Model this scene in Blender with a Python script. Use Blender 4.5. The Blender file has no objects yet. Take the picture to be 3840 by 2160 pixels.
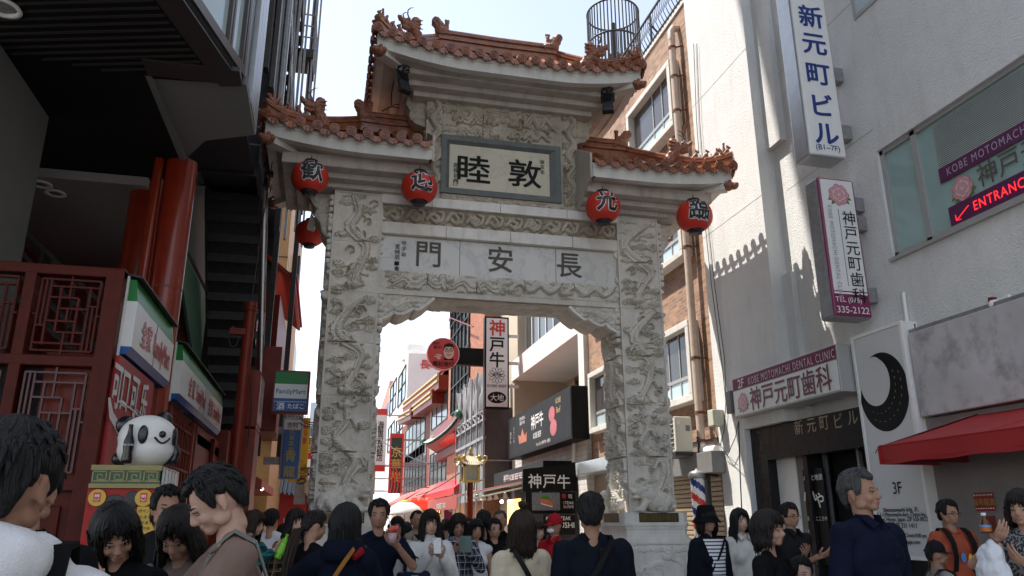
import bpy, bmesh, math, random
import numpy as np
from mathutils import Vector, Matrix, Quaternion, noise as mnoise
random.seed(7)
np.random.seed(7)
SC = bpy.context.scene
COL = SC.collection
R = math.radians
# ------------------------------------------------------------------ camera
EYE = np.array([0.0, 0.0, 1.6])
_pi, _ya, _ro = 0.29526, 0.23601, -0.0040
_cp, _sp, _cy, _sy = math.cos(_pi), math.sin(_pi), math.cos(_ya), math.sin(_ya)
FW = np.array([_sy * _cp, _cy * _cp, _sp])
RT = np.array([_cy, -_sy, 0.0])
UP = np.cross(RT, FW)
_c, _s = math.cos(_ro), math.sin(_ro)
RT, UP = _c * RT + _s * UP, -_s * RT + _c * UP
FPX = 2885.21
cam_data = bpy.data.cameras.new('camera')
cam_data.sensor_width = 36.0
cam_data.sensor_fit = 'HORIZONTAL'
cam_data.lens = FPX / 3840 * 36
cam_data.clip_start = 0.05
cam_data.clip_end = 3000
cam = bpy.data.objects.new('camera', cam_data)
COL.objects.link(cam)
cam.matrix_world = Matrix(((RT[0], UP[0], -FW[0], EYE[0]), (RT[1], UP[1], -FW[1], EYE[1]),
       (RT[2], UP[2], -FW[2], EYE[2]), (0, 0, 0, 1)))
SC.camera = cam
# ------------------------------------------------------------------ light
SUN_DIR = np.array([0.4545, -0.25, -1.0]); SUN_DIR /= np.linalg.norm(SUN_DIR)   # the way the light travels
sun_data = bpy.data.lights.new('sun', 'SUN')
sun_data.energy = 3.3
sun_data.angle = R(0.5)
sun_data.color = (1.0, 0.95, 0.87)
sun = bpy.data.objects.new('sun', sun_data)
COL.objects.link(sun)
sun.rotation_euler = Vector(SUN_DIR).to_track_quat('-Z', 'Y').to_euler()
world = bpy.data.worlds.new('World')
SC.world = world
world.use_nodes = True
_nt = world.node_tree
_bg = _nt.nodes['Background']
_sky = _nt.nodes.new('ShaderNodeTexSky')
_sky.sky_type = 'NISHITA'
_sky.sun_disc = False
_sky.sun_elevation = math.asin(-SUN_DIR[2])
_sky.sun_rotation = math.atan2(-SUN_DIR[0], -SUN_DIR[1])
_sky.air_density = 1.0
_sky.dust_density = 1.0
_sky.ozone_density = 1.0
_hs = _nt.nodes.new('ShaderNodeHueSaturation')
_hs.inputs['Saturation'].default_value = 0.6
_hs.inputs['Value'].default_value = 1.0
_nt.links.new(_sky.outputs[0], _hs.inputs['Color'])
_nt.links.new(_hs.outputs[0], _bg.inputs[0])
_bg.inputs[1].default_value = 0.125
SC.view_settings.view_transform = 'Standard'
SC.view_settings.look = 'None'
SC.view_settings.gamma = 1.0
SC.view_settings.use_curve_mapping = False
SC.view_settings.exposure = 1.38
SC.cycles.use_denoising = True
SC.cycles.max_bounces = 6
SC.cycles.diffuse_bounces = 4
SC.cycles.glossy_bounces = 3
SC.cycles.transmission_bounces = 3
SC.cycles.sample_clamp_indirect = 4.0
SC.cycles.caustics_reflective = False
SC.cycles.caustics_refractive = False
def W(x, y, X=None, Y=None, Z=None):
 """point of a real plane seen along a sight line read off the photograph (2576 px wide)"""
 d = RT * (x * 1.4907 - 1920) + UP * (1080 - y * 1.4907) + FW * FPX
 t = (X - EYE[0]) / d[0] if X is not None else (Y - EYE[1]) / d[1] if Y is not None else (Z - EYE[2]) / d[2]
 return EYE + d * t
# ------------------------------------------------------------------ mesh helpers
def V(*a):
 return np.array(a, float)
class MB:
 """collects shapes; build() links them as ONE mesh object"""
 def __init__(self):
  self.v, self.f, self.m, self.s = [], [], [], []
  self.mats = []
  self.n = 0
  self.cur = 0
 def mat(self, m):
  if m not in self.mats:
   self.mats.append(m)
  self.cur = self.mats.index(m)
  return self
 def add(self, verts, faces, smooth=False):
  verts = np.asarray(verts, float).reshape(-1, 3)
  self.v.append(verts)
  for f in faces:
   self.f.append([i + self.n for i in f])
  k = len(faces)
  self.m += [self.cur] * k
  self.s += [smooth] * k
  self.n += len(verts)
  return self
 def merge(self, o, M=None):
  vs = np.concatenate(o.v) if o.v else np.zeros((0, 3))
  if M is not None:
   vs = vs @ np.array(M.to_3x3()).T + np.array(M.translation)
  self.v.append(vs)
  mp = []
  for m in o.mats:
   if m not in self.mats:
    self.mats.append(m)
   mp.append(self.mats.index(m))
  for f in o.f:
   self.f.append([i + self.n for i in f])
  self.m += [mp[i] if mp else self.cur for i in o.m]
  self.s += o.s
  self.n += len(vs)
  return self
 def box(self, x0, x1, y0, y1, z0, z1):
  v = [(x, y, z) for z in (z0, z1) for y in (y0, y1) for x in (x0, x1)]
  return self.add(v, [(0, 2, 3, 1), (4, 5, 7, 6), (0, 1, 5, 4), (2, 6, 7, 3), (0, 4, 6, 2), (1, 3, 7, 5)])
 def bbox(self, x0, x1, y0, y1, z0, z1, b=0.01):
  """box with bevelled edges"""
  bm = bmesh.new()
  bmesh.ops.create_cube(bm, size=1)
  for v in bm.verts:
   v.co = Vector(((x0 + x1) / 2 + v.co.x * (x1 - x0), (y0 + y1) / 2 + v.co.y * (y1 - y0), (z0 + z1) / 2 + v.co.z * (z1 - z0)))
  b = min(b, 0.45 * min(abs(x1 - x0), abs(y1 - y0), abs(z1 - z0)))
  bmesh.ops.bevel(bm, geom=list(bm.edges), offset=b, segments=2, affect='EDGES', profile=0.5)
  bm.verts.index_update()
  self.add([v.co for v in bm.verts], [[v.index for v in f.verts] for f in bm.faces])
  bm.free()
  return self
 def obox(self, c, u, v, w, a, b, d):
  """box with centre c, unit axes u v w and half sizes a b d"""
  c, u, v, w = map(np.asarray, (c, u, v, w))
  vs = [c + u * a * i + v * b * j + w * d * k for k in (-1, 1) for j in (-1, 1) for i in (-1, 1)]
  return self.add(vs, [(0, 2, 3, 1), (4, 5, 7, 6), (0, 1, 5, 4), (2, 6, 7, 3), (0, 4, 6, 2), (1, 3, 7, 5)])
 def bar(self, p0, p1, w, h=None, up=(0, 0, 1)):
  p0, p1 = np.asarray(p0, float), np.asarray(p1, float)
  d = p1 - p0
  L = np.linalg.norm(d)
  d = d / L
  up = np.asarray(up, float)
  if abs(d @ up) > 0.95:
   up = V(0, 1, 0)
  s = np.cross(d, up); s /= np.linalg.norm(s)
  t = np.cross(s, d)
  return self.obox((p0 + p1) / 2, d, s, t, L / 2, w / 2, (h or w) / 2)
 def poly(self, pts):
  return self.add(pts, [tuple(range(len(pts)))])
 def prism(self, pts, off):
  """polygon extruded along a vector"""
  pts = [np.asarray(p, float) for p in pts]
  off = np.asarray(off, float)
  n = len(pts)
  vs = pts + [p + off for p in pts]
  fs = [tuple(range(n - 1, -1, -1)), tuple(range(n, 2 * n))]
  fs += [(i, (i + 1) % n, n + (i + 1) % n, n + i) for i in range(n)]
  return self.add(vs, fs)
 def cyl(self, p0, p1, r0, r1=None, n=16, caps=True):
  return self.tube([p0, p1], [r0, r0 if r1 is None else r1], n, caps)
 def tube(self, pts, r, n=8, caps=True):
  P = [np.asarray(p, float) for p in pts]
  if np.isscalar(r):
   r = [r] * len(P)
  rings = []
  s = None
  for i, p in enumerate(P):
   d = P[min(i + 1, len(P) - 1)] - P[max(i - 1, 0)]
   d = d / (np.linalg.norm(d) + 1e-12)
   if s is None:
    a = V(0, 0, 1) if abs(d[2]) < 0.9 else V(1, 0, 0)
    s = np.cross(d, a)
   else:
    s = s - d * (s @ d)
   s = s / (np.linalg.norm(s) + 1e-12)
   t = np.cross(d, s)
   rings.append([p + r[i] * (math.cos(2 * math.pi * k / n) * s + math.sin(2 * math.pi * k / n) * t) for k in range(n)])
  vs = [q for rg in rings for q in rg]
  fs = []
  for i in range(len(P) - 1):
   for k in range(n):
    a, b = i * n + k, i * n + (k + 1) % n
    fs.append((a, a + n, b + n, b))
  self.add(vs, fs, True)
  if caps:
   self.add(rings[0], [tuple(range(n))])
   self.add(rings[-1], [tuple(range(n - 1, -1, -1))])
  return self
 def lathe(self, prof, c=(0, 0, 0), n=24, axis=(0, 0, 1)):
  """profile of (radius, height) turned about an axis through c"""
  ax = np.asarray(axis, float); ax /= np.linalg.norm(ax)
  a = V(1, 0, 0) if abs(ax[0]) < 0.9 else V(0, 1, 0)
  s = np.cross(ax, a); s /= np.linalg.norm(s)
  t = np.cross(ax, s)
  c = np.asarray(c, float)
  vs = []
  for r, h in prof:
   for k in range(n):
    th = 2 * math.pi * k / n
    vs.append(c + ax * h + r * (math.cos(th) * s + math.sin(th) * t))
  fs = []
  for i in range(len(prof) - 1):
   for k in range(n):
    a_, b_ = i * n + k, i * n + (k + 1) % n
    fs.append((a_, b_, b_ + n, a_ + n))
  return self.add(vs, fs, True)
 def ell(self, c, r, n=16, m=10, rot=None):
  c = np.asarray(c, float)
  r = V(r, r, r) if np.isscalar(r) else np.asarray(r, float)
  vs = [(0, 0, 1)]
  for i in range(1, m):
   ph = math.pi * i / m
   for k in range(n):
    th = 2 * math.pi * k / n
    vs.append((math.sin(ph) * math.cos(th), math.sin(ph) * math.sin(th), math.cos(ph)))
  vs.append((0, 0, -1))
  vs = np.array(vs) * r
  if rot is not None:
   vs = vs @ np.array(rot).T
  fs = [(0, 1 + k, 1 + (k + 1) % n) for k in range(n)]
  for i in range(m - 2):
   for k in range(n):
    a, b = 1 + i * n + k, 1 + i * n + (k + 1) % n
    fs.append((a, a + n, b + n, b))
  L = len(vs) - 1
  o = 1 + (m - 2) * n
  fs += [(o + (k + 1) % n, o + k, L) for k in range(n)]
  return self.add(vs + c, fs, True)
 def cap(self, p0, p1, r0, r1, n=12, h=4):
  """tapered capsule"""
  p0, p1 = np.asarray(p0, float), np.asarray(p1, float)
  d = p1 - p0
  L = np.linalg.norm(d)
  if L < 1e-6:
   return self.ell(p0, max(r0, r1))
  d = d / L
  pts, rr = [], []
  for i in range(h + 1):
   a = math.pi / 2 * i / h
   pts.append(p0 - d * r0 * math.cos(a)); rr.append(max(r0 * math.sin(a), 1e-4))
  for i in range(h + 1):
   a = math.pi / 2 * (1 - i / h)
   pts.append(p1 + d * r1 * math.cos(a)); rr.append(max(r1 * math.sin(a), 1e-4))
  a = V(0, 0, 1) if abs(d[2]) < 0.9 else V(1, 0, 0)
  s = np.cross(d, a); s /= np.linalg.norm(s)
  t = np.cross(d, s)
  vs = [p + r * (math.cos(2 * math.pi * k / n) * s + math.sin(2 * math.pi * k / n) * t) for p, r in zip(pts, rr) for k in range(n)]
  fs = [tuple(range(n))]
  for i in range(len(pts) - 1):
   for k in range(n):
    a_, b_ = i * n + k, i * n + (k + 1) % n
    fs.append((a_, a_ + n, b_ + n, b_))
  fs.append(tuple((len(pts) - 1) * n + k for k in range(n - 1, -1, -1)))
  return self.add(vs, fs, True)
 def grid(self, P, smooth=True):
  """P: array rows x cols x 3"""
  P = np.asarray(P, float)
  a, b = P.shape[:2]
  fs = [(i * b + j, i * b + j + 1, (i + 1) * b + j + 1, (i + 1) * b + j) for i in range(a - 1) for j in range(b - 1)]
  return self.add(P.reshape(-1, 3), fs, smooth)
 def text(self, s, o, u, v, size, off=0.004, bold=0.0, sx=1.0, align='C', vertical=False, pitch=1.05, spacing=1.0):
  """flat lettering: o = centre of the line, u right, v up; size = cap height of one em"""
  o, u, v = (np.asarray(q, float) for q in (o, u, v))
  n = np.cross(u, v)
  if vertical:
   k = len(s)
   for i, ch in enumerate(s):
    self.text(ch, o + v * size * pitch * ((k - 1) / 2 - i), u, v, size, off, bold, sx)
   return self
  vs, fs = glyphs(s, 0, spacing)
  if not len(vs):
   return self
  lift = np.zeros(len(vs))
  if bold:                                     # heavier strokes: the same outline laid a little apart, each copy a hair higher
   kk = 8 if bold > .02 else 5
   n0 = len(vs)
   sh = [(0, 0)] + [(bold * math.cos(2 * math.pi * i / kk + .4), bold * math.sin(2 * math.pi * i / kk + .4)) for i in range(kk)]
   fs = [tuple(i + n0 * j for i in f) for j in range(len(sh)) for f in fs]
   vs = np.concatenate([vs + np.array(q) for q in sh])
   lift = np.repeat(np.arange(len(sh)) * .0006, n0)
  x0, x1 = vs[:, 0].min(), vs[:, 0].max()
  y0, y1 = vs[:, 1].min(), vs[:, 1].max()
  xc = (x0 + x1) / 2 if align == 'C' else x0
  yc = (y0 + y1) / 2 if len(s) == 1 else 0.34
  P = o + np.outer((vs[:, 0] - xc) * size * sx, u) + np.outer((vs[:, 1] - yc) * size, v) + np.outer(off + lift, n)
  return self.add(P, fs)
 def raw(self):
  return (np.concatenate(self.v) if self.v else np.zeros((0, 3))), self.f
 def build(self, name, parent=None, mats=None):
  me = bpy.data.meshes.new(name)
  vs = np.concatenate(self.v)
  loops = np.fromiter((i for f in self.f for i in f), np.int32)
  tot = np.fromiter((len(f) for f in self.f), np.int32)
  st = np.concatenate(([0], np.cumsum(tot)[:-1])).astype(np.int32)
  if parent is not None:
   M = np.array(world_of(parent).inverted())
   vs = vs @ M[:3, :3].T + M[:3, 3]
  me.vertices.add(len(vs)); me.vertices.foreach_set('co', vs.astype(np.float32).ravel())
  me.loops.add(len(loops)); me.loops.foreach_set('vertex_index', loops)
  me.polygons.add(len(tot))
  me.polygons.foreach_set('loop_start', st)
  me.polygons.foreach_set('loop_total', tot)
  me.polygons.foreach_set('use_smooth', np.array(self.s, bool))
  if self.mats:
   me.polygons.foreach_set('material_index', np.array(self.m, np.int32))
   for m in self.mats:
    me.materials.append(m)
  me.update(calc_edges=True)
  me.validate()
  ob = bpy.data.objects.new(name, me)
  COL.objects.link(ob)
  if parent is not None:
   ob.parent = parent
  return ob
def world_of(o):
 M = o.matrix_basis.copy()
 while o.parent is not None:
  o = o.parent
  M = o.matrix_basis @ M
 return M
_gl = {}
def glyphs(s, bold=0.0, spacing=1.0):
 k = (s, spacing)
 if k in _gl:
  return _gl[k]
 cu = bpy.data.curves.new('lettering', 'FONT')
 cu.body = s
 cu.size = 1.0
 cu.space_character = spacing
 cu.resolution_u = 3
 ob = bpy.data.objects.new('lettering', cu)
 COL.objects.link(ob)
 dg = bpy.context.evaluated_depsgraph_get()
 ev = ob.evaluated_get(dg)
 me = ev.to_mesh()
 vs = np.array([v.co[:] for v in me.vertices]).reshape(-1, 3)
 fs = [tuple(p.vertices) for p in me.polygons]
 ev.to_mesh_clear()
 bpy.data.objects.remove(ob)
 bpy.data.curves.remove(cu)
 _gl[k] = (vs[:, :2] if len(vs) else vs, fs)
 return _gl[k]
def tag(o, label, cat, group=None):
 o['label'] = label
 o['category'] = cat
 if group:
  o['group'] = group
 return o
def struct(o, kind='structure'):
 o['kind'] = kind
 return o
def thing(name, label, cat, loc=(0, 0, 0), rotz=0.0, group=None):
 o = bpy.data.objects.new(name, None)
 COL.objects.link(o)
 o.empty_display_size = 0.2
 o.location = loc
 o.rotation_euler = (0, 0, rotz)
 return tag(o, label, cat, group)
def copy_tree(o, parent=None):
 c = o.copy()
 COL.objects.link(c)
 if parent is not None:
  c.parent = parent
 for ch in list(o.children):
  copy_tree(ch, c)
 return c
def remesh(mb, voxel, smooth=2, noise_amp=0.0, noise_scale=8.0, seed=0.0):
 """fuse closed shapes into one continuous skin -> MB with the current material"""
 vs, fs = mb.raw()
 me = bpy.data.meshes.new('fuse')
 me.from_pydata([tuple(v) for v in vs], [], fs)
 ob = bpy.data.objects.new('fuse', me)
 COL.objects.link(ob)
 md = ob.modifiers.new('r', 'REMESH')
 md.mode = 'VOXEL'
 md.voxel_size = voxel
 md.adaptivity = 0
 if smooth:
  sm = ob.modifiers.new('s', 'SMOOTH')
  sm.factor = 0.5
  sm.iterations = smooth
 dg = bpy.context.evaluated_depsgraph_get()
 ev = ob.evaluated_get(dg)
 m2 = ev.to_mesh()
 n = len(m2.vertices)
 co = np.zeros(n * 3, np.float32); m2.vertices.foreach_get('co', co)
 co = co.reshape(-1, 3).astype(float)
 if noise_amp:
  no = np.zeros(n * 3, np.float32); m2.vertices.foreach_get('normal', no)
  no = no.reshape(-1, 3)
  h = np.array([mnoise.noise(Vector((c[0] * noise_scale + seed, c[1] * noise_scale, c[2] * noise_scale * 0.6))) +
      0.5 * mnoise.noise(Vector((c[0] * noise_scale * 2.3, c[1] * noise_scale * 2.3 + seed, c[2] * noise_scale * 1.6))) for c in co])
  co += no * (h * noise_amp)[:, None]
 lv = np.zeros(len(m2.loops), np.int32); m2.loops.foreach_get('vertex_index', lv)
 ls = np.zeros(len(m2.polygons), np.int32); m2.polygons.foreach_get('loop_start', ls)
 lt = np.zeros(len(m2.polygons), np.int32); m2.polygons.foreach_get('loop_total', lt)
 faces = [lv[a:a + b].tolist() for a, b in zip(ls, lt)]
 ev.to_mesh_clear()
 bpy.data.objects.remove(ob)
 bpy.data.meshes.remove(me)
 out = MB()
 out.add(co, faces, True)
 return out
# ------------------------------------------------------------------ materials
_mats = {}
def mat(name, col, rough=0.6, metal=0.0, var=0.12, scale=6.0, bump=0.0, bscale=60.0, spec=0.5, coat=0.0,
  emit=None, estr=1.0, stretch=None, stain=0.0, stain_col=(0.05, 0.045, 0.04), alpha=1.0, smap=(2.2, 2.2, 0.35), smin=.5):
 if name in _mats:
  return _mats[name]
 m = bpy.data.materials.new(name)
 m.use_nodes = True
 nt = m.node_tree
 N, L = nt.nodes, nt.links
 b = N['Principled BSDF']
 b.inputs['Roughness'].default_value = rough
 b.inputs['Metallic'].default_value = metal
 b.inputs['Specular IOR Level'].default_value = spec
 if coat:
  b.inputs['Coat Weight'].default_value = coat
  b.inputs['Coat Roughness'].default_value = 0.08
 tc = N.new('ShaderNodeTexCoord')
 src = tc.outputs['Object']
 if stretch:
  mp = N.new('ShaderNodeMapping')
  mp.inputs['Scale'].default_value = stretch
  L.new(src, mp.inputs['Vector'])
  src = mp.outputs['Vector']
 c = (*col, 1)
 out = None
 if var:
  nz = N.new('ShaderNodeTexNoise')
  nz.inputs['Scale'].default_value = scale
  nz.inputs['Detail'].default_value = 6
  nz.inputs['Roughness'].default_value = 0.65
  L.new(src, nz.inputs['Vector'])
  rp = N.new('ShaderNodeValToRGB')
  rp.color_ramp.elements[0].position = 0.3
  rp.color_ramp.elements[1].position = 0.7
  rp.color_ramp.elements[0].color = tuple(max(0, x * (1 - var)) for x in col) + (1,)
  rp.color_ramp.elements[1].color = tuple(min(1, x * (1 + var)) for x in col) + (1,)
  L.new(nz.outputs['Fac'], rp.inputs['Fac'])
  out = rp.outputs['Color']
  if stain:
   mp2 = N.new('ShaderNodeMapping')
   mp2.inputs['Scale'].default_value = smap
   L.new(tc.outputs['Object'], mp2.inputs['Vector'])
   n2 = N.new('ShaderNodeTexNoise')
   n2.inputs['Scale'].default_value = 2.6
   n2.inputs['Detail'].default_value = 8
   n2.inputs['Roughness'].default_value = 0.7
   L.new(mp2.outputs['Vector'], n2.inputs['Vector'])
   r2 = N.new('ShaderNodeMapRange')
   r2.inputs['From Min'].default_value = smin
   r2.inputs['From Max'].default_value = smin + .28
   r2.inputs['To Max'].default_value = stain
   L.new(n2.outputs['Fac'], r2.inputs['Value'])
   mx = N.new('ShaderNodeMix'); mx.data_type = 'RGBA'
   L.new(r2.outputs['Result'], mx.inputs['Factor'])
   L.new(out, mx.inputs['A'])
   mx.inputs['B'].default_value = (*stain_col, 1)
   out = mx.outputs['Result']
  L.new(out, b.inputs['Base Color'])
 else:
  b.inputs['Base Color'].default_value = c
 if bump:
  bn = N.new('ShaderNodeTexNoise')
  bn.inputs['Scale'].default_value = bscale
  bn.inputs['Detail'].default_value = 3
  L.new(src, bn.inputs['Vector'])
  bp = N.new('ShaderNodeBump')
  bp.inputs['Strength'].default_value = bump
  bp.inputs['Distance'].default_value = 0.02
  L.new(bn.outputs['Fac'], bp.inputs['Height'])
  L.new(bp.outputs['Normal'], b.inputs['Normal'])
 if emit:
  b.inputs['Emission Color'].default_value = (*emit, 1)
  b.inputs['Emission Strength'].default_value = estr
 if alpha < 1:
  b.inputs['Alpha'].default_value = alpha
 _mats[name] = m
 return m
def brick_mat(name, c1, c2, mortar, bw, bh, axis='YZ', ms=0.012, rough=0.75, bias=0.0):
 """bricks laid on a wall; axis picks the two world axes the courses run along"""
 if name in _mats:
  return _mats[name]
 m = bpy.data.materials.new(name)
 m.use_nodes = True
 N, L = m.node_tree.nodes, m.node_tree.links
 b = N['Principled BSDF']
 b.inputs['Roughness'].default_value = rough
 tc = N.new('ShaderNodeTexCoord')
 sp = N.new('ShaderNodeSeparateXYZ')
 L.new(tc.outputs['Object'], sp.inputs[0])
 ad = N.new('ShaderNodeMath'); ad.operation = 'ADD'
 L.new(sp.outputs['X'], ad.inputs[0]); L.new(sp.outputs['Y'], ad.inputs[1])
 cb = N.new('ShaderNodeCombineXYZ')
 L.new(ad.outputs[0], cb.inputs['X'])
 L.new(sp.outputs['Z'], cb.inputs['Y'])
 br = N.new('ShaderNodeTexBrick')
 br.inputs['Color1'].default_value = (*c1, 1)
 br.inputs['Color2'].default_value = (*c2, 1)
 br.inputs['Mortar'].default_value = (*mortar, 1)
 br.inputs['Scale'].default_value = 1.0
 br.inputs['Mortar Size'].default_value = ms
 br.inputs['Mortar Smooth'].default_value = 0.1
 br.inputs['Bias'].default_value = bias
 br.inputs['Brick Width'].default_value = bw
 br.inputs['Row Height'].default_value = bh
 L.new(cb.outputs[0], br.inputs['Vector'])
 nz = N.new('ShaderNodeTexNoise')
 nz.inputs['Scale'].default_value = 3.0
 nz.inputs['Detail'].default_value = 6
 L.new(tc.outputs['Object'], nz.inputs['Vector'])
 hs = N.new('ShaderNodeHueSaturation')
 mr = N.new('ShaderNodeMapRange')
 mr.inputs['To Min'].default_value = 0.65
 mr.inputs['To Max'].default_value = 1.3
 L.new(nz.outputs['Fac'], mr.inputs['Value'])
 L.new(mr.outputs['Result'], hs.inputs['Value'])
 L.new(br.outputs['Color'], hs.inputs['Color'])
 L.new(hs.outputs['Color'], b.inputs['Base Color'])
 bp = N.new('ShaderNodeBump')
 bp.inputs['Strength'].default_value = 0.5
 bp.inputs['Distance'].default_value = 0.01
 bp.invert = True
 L.new(br.outputs['Fac'], bp.inputs['Height'])
 L.new(bp.outputs['Normal'], b.inputs['Normal'])
 _mats[name] = m
 return m
def marble_mat(name, base, vein, rough=0.45, scale=1.3):
 if name in _mats:
  return _mats[name]
 m = bpy.data.materials.new(name)
 m.use_nodes = True
 N, L = m.node_tree.nodes, m.node_tree.links
 b = N['Principled BSDF']
 b.inputs['Roughness'].default_value = rough
 tc = N.new('ShaderNodeTexCoord')
 mp = N.new('ShaderNodeMapping')
 mp.inputs['Rotation'].default_value = (0.3, 0.6, 0.9)
 L.new(tc.outputs['Object'], mp.inputs['Vector'])
 n1 = N.new('ShaderNodeTexNoise')
 n1.inputs['Scale'].default_value = scale
 n1.inputs['Detail'].default_value = 9
 n1.inputs['Roughness'].default_value = 0.62
 n1.inputs['Distortion'].default_value = 1.6
 L.new(mp.outputs['Vector'], n1.inputs['Vector'])
 rp = N.new('ShaderNodeValToRGB')
 e = rp.color_ramp.elements
 e[0].position = 0.30; e[0].color = (*base, 1)
 e[1].position = 0.75; e[1].color = tuple(x * 0.9 for x in base) + (1,)
 k = e.new(0.47); k.color = tuple(x * 0.97 for x in base) + (1,)
 k = e.new(0.505); k.color = (*vein, 1)
 k = e.new(0.54); k.color = tuple(x * 0.95 for x in base) + (1,)
 L.new(n1.outputs['Fac'], rp.inputs['Fac'])
 L.new(rp.outputs['Color'], b.inputs['Base Color'])
 _mats[name] = m
 return m
M_STONE = mat('carved_stone', (0.66, 0.615, 0.54), rough=0.7, var=0.2, scale=1.6, bump=0.25, bscale=45, stain=0.4, stain_col=(0.36, 0.31, 0.245))
M_STONE_L = mat('pale_stone', (0.76, 0.725, 0.66), rough=0.6, var=0.12, scale=2.5, bump=0.15, bscale=40, stain=0.45, stain_col=(0.36, 0.27, 0.18))
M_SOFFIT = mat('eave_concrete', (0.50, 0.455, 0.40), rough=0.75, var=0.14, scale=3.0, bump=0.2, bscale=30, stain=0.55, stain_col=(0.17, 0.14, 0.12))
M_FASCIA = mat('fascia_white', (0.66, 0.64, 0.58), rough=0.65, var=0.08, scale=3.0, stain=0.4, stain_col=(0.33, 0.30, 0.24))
M_MARBLE = marble_mat('marble', (0.70, 0.675, 0.63), (0.55, 0.54, 0.52), rough=0.35)
M_SLATE = mat('slate_frame', (0.115, 0.122, 0.112), rough=0.5, var=0.2, scale=5)
M_PANEL = marble_mat('cream_marble', (0.60, 0.545, 0.41), (0.52, 0.46, 0.33), rough=0.35, scale=0.9)
M_INK = mat('carved_ink', (0.02, 0.022, 0.02), rough=0.7, var=0.2, scale=20, spec=.1)
M_INK2 = mat('carved_ink_brown', (0.085, 0.075, 0.055), rough=0.6, var=0.25, scale=20)
M_TILE = mat('glazed_tile', (0.27, 0.095, 0.046), rough=0.22, var=0.45, scale=5, spec=0.6, bump=0.15, bscale=25)
M_ORN = mat('terracotta_ornament', (0.27, 0.105, 0.056), rough=0.45, var=0.25, scale=9, bump=0.3, bscale=30)
M_BLACK = mat('black_metal', (0.018, 0.018, 0.02), rough=0.45, var=0.2)
M_BRONZE = mat('bronze_plaque', (0.05, 0.038, 0.024), rough=0.5, metal=0.6, var=0.3)
M_GOLDINK = mat('gold_letters', (0.30, 0.22, 0.08), rough=0.4, metal=0.6, var=0.1)
M_LAN = mat('lantern_paper', (0.62, 0.035, 0.018), rough=0.5, var=0.1, scale=3)
M_LANK = mat('lantern_ink', (0.02, 0.018, 0.02), rough=0.5, var=0)
M_WHITEP = mat('white_paint', (0.78, 0.77, 0.74), rough=0.45, var=0.05)
M_STUCCO = mat('stucco_white', (0.68, 0.675, 0.655), rough=0.9, var=0.05, scale=2.0, bump=.7, bscale=38, stain=0.32, stain_col=(0.40, 0.38, 0.36))
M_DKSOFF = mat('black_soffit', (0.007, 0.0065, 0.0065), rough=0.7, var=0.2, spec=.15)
M_CONC = mat('grey_concrete', (0.14, 0.142, 0.135), rough=0.8, var=0.12, scale=2, bump=0.1)
M_GREYPANEL = mat('grey_soffit_panel', (0.17, 0.165, 0.16), rough=0.6, var=0.06)
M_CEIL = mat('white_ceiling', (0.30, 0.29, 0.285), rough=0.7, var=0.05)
M_RED = mat('red_paint', (0.165, 0.017, 0.006), rough=0.4, var=0.2, scale=4, spec=0.25, stain=.35, stain_col=(.08,.012,.01))
M_REDG = mat('red_gloss_column', (0.22, 0.022, 0.008), rough=0.2, var=0.18, scale=3, spec=0.5, stain=.3, stain_col=(.12,.015,.012))
M_REDD = mat('red_dark', (0.17, 0.02, 0.008), rough=0.5, var=0.12)
M_STEEL = mat('galvanised_steel', (0.30, 0.30, 0.30), rough=0.45, metal=0.5, var=0.2, scale=10)
M_DSTEEL = mat('dark_steel', (0.035, 0.035, 0.037), rough=0.5, metal=0.3, var=0.25, scale=8)
M_ALU = mat('silver_panel', (0.45, 0.47, 0.48), rough=0.35, metal=0.6, var=0.08)
M_BROWNF = mat('bronze_window_frame', (0.10, 0.088, 0.08), rough=0.35, metal=0.5, var=0.1)
M_GLASS = mat('sky_glass', (0.44, 0.55, 0.58), rough=0.06, var=0.0, spec=0.7)  # base lightened: reflected sky and pale curtains put into the colour
M_DGLASS = mat('dark_glass', (0.03, 0.035, 0.04), rough=0.05, var=0.0, spec=0.8)
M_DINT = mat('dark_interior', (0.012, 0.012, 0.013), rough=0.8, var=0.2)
M_FMG = mat('sign_green', (0.02, 0.20, 0.045), rough=0.35, var=0.0, spec=.25)
M_FMW = mat('sign_white', (0.74, 0.74, 0.72), rough=0.35, var=0.03, spec=.3)
M_FMB = mat('sign_blue', (0.015, 0.10, 0.32), rough=0.35, var=0.0, spec=.25)
M_FMR = mat('sign_red', (0.55, 0.03, 0.03), rough=0.3, var=0.0)
M_NAVY = mat('sign_navy', (0.012, 0.035, 0.20), rough=0.35, var=0.0)
M_KBLACK = mat('sign_black', (0.009, 0.0085, 0.0085), rough=0.5, var=0.1, spec=.12)
M_MAG = mat('sign_magenta', (0.20, 0.02, 0.085), rough=0.35, var=0.0)
M_ASPH = mat('paving', (0.26, 0.245, 0.23), rough=0.85, var=0.2, scale=3, bump=0.3)
M_CREAM = mat('cream_panel', (0.55, 0.36, 0.16), rough=0.5, var=0.06)
M_GOLD = mat('gold_paint', (0.55, 0.36, 0.10), rough=0.35, metal=0.4, var=0.15)
M_YEL = mat('yellow_cloth', (0.72, 0.42, 0.02), rough=0.7, var=0.08)
M_CABLE = mat('black_cable', (0.015, 0.015, 0.016), rough=0.6, var=0)
M_STONE_W = mat('weathered_stone', (0.47, 0.415, 0.33), rough=0.75, var=0.25, scale=2.2, bump=0.25, bscale=45, stain=0.6, stain_col=(0.22, 0.17, 0.12))
M_REDL = mat('old_red_lattice', (0.078, 0.009, 0.0035), rough=.5, var=.25, scale=6, spec=.2)
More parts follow.
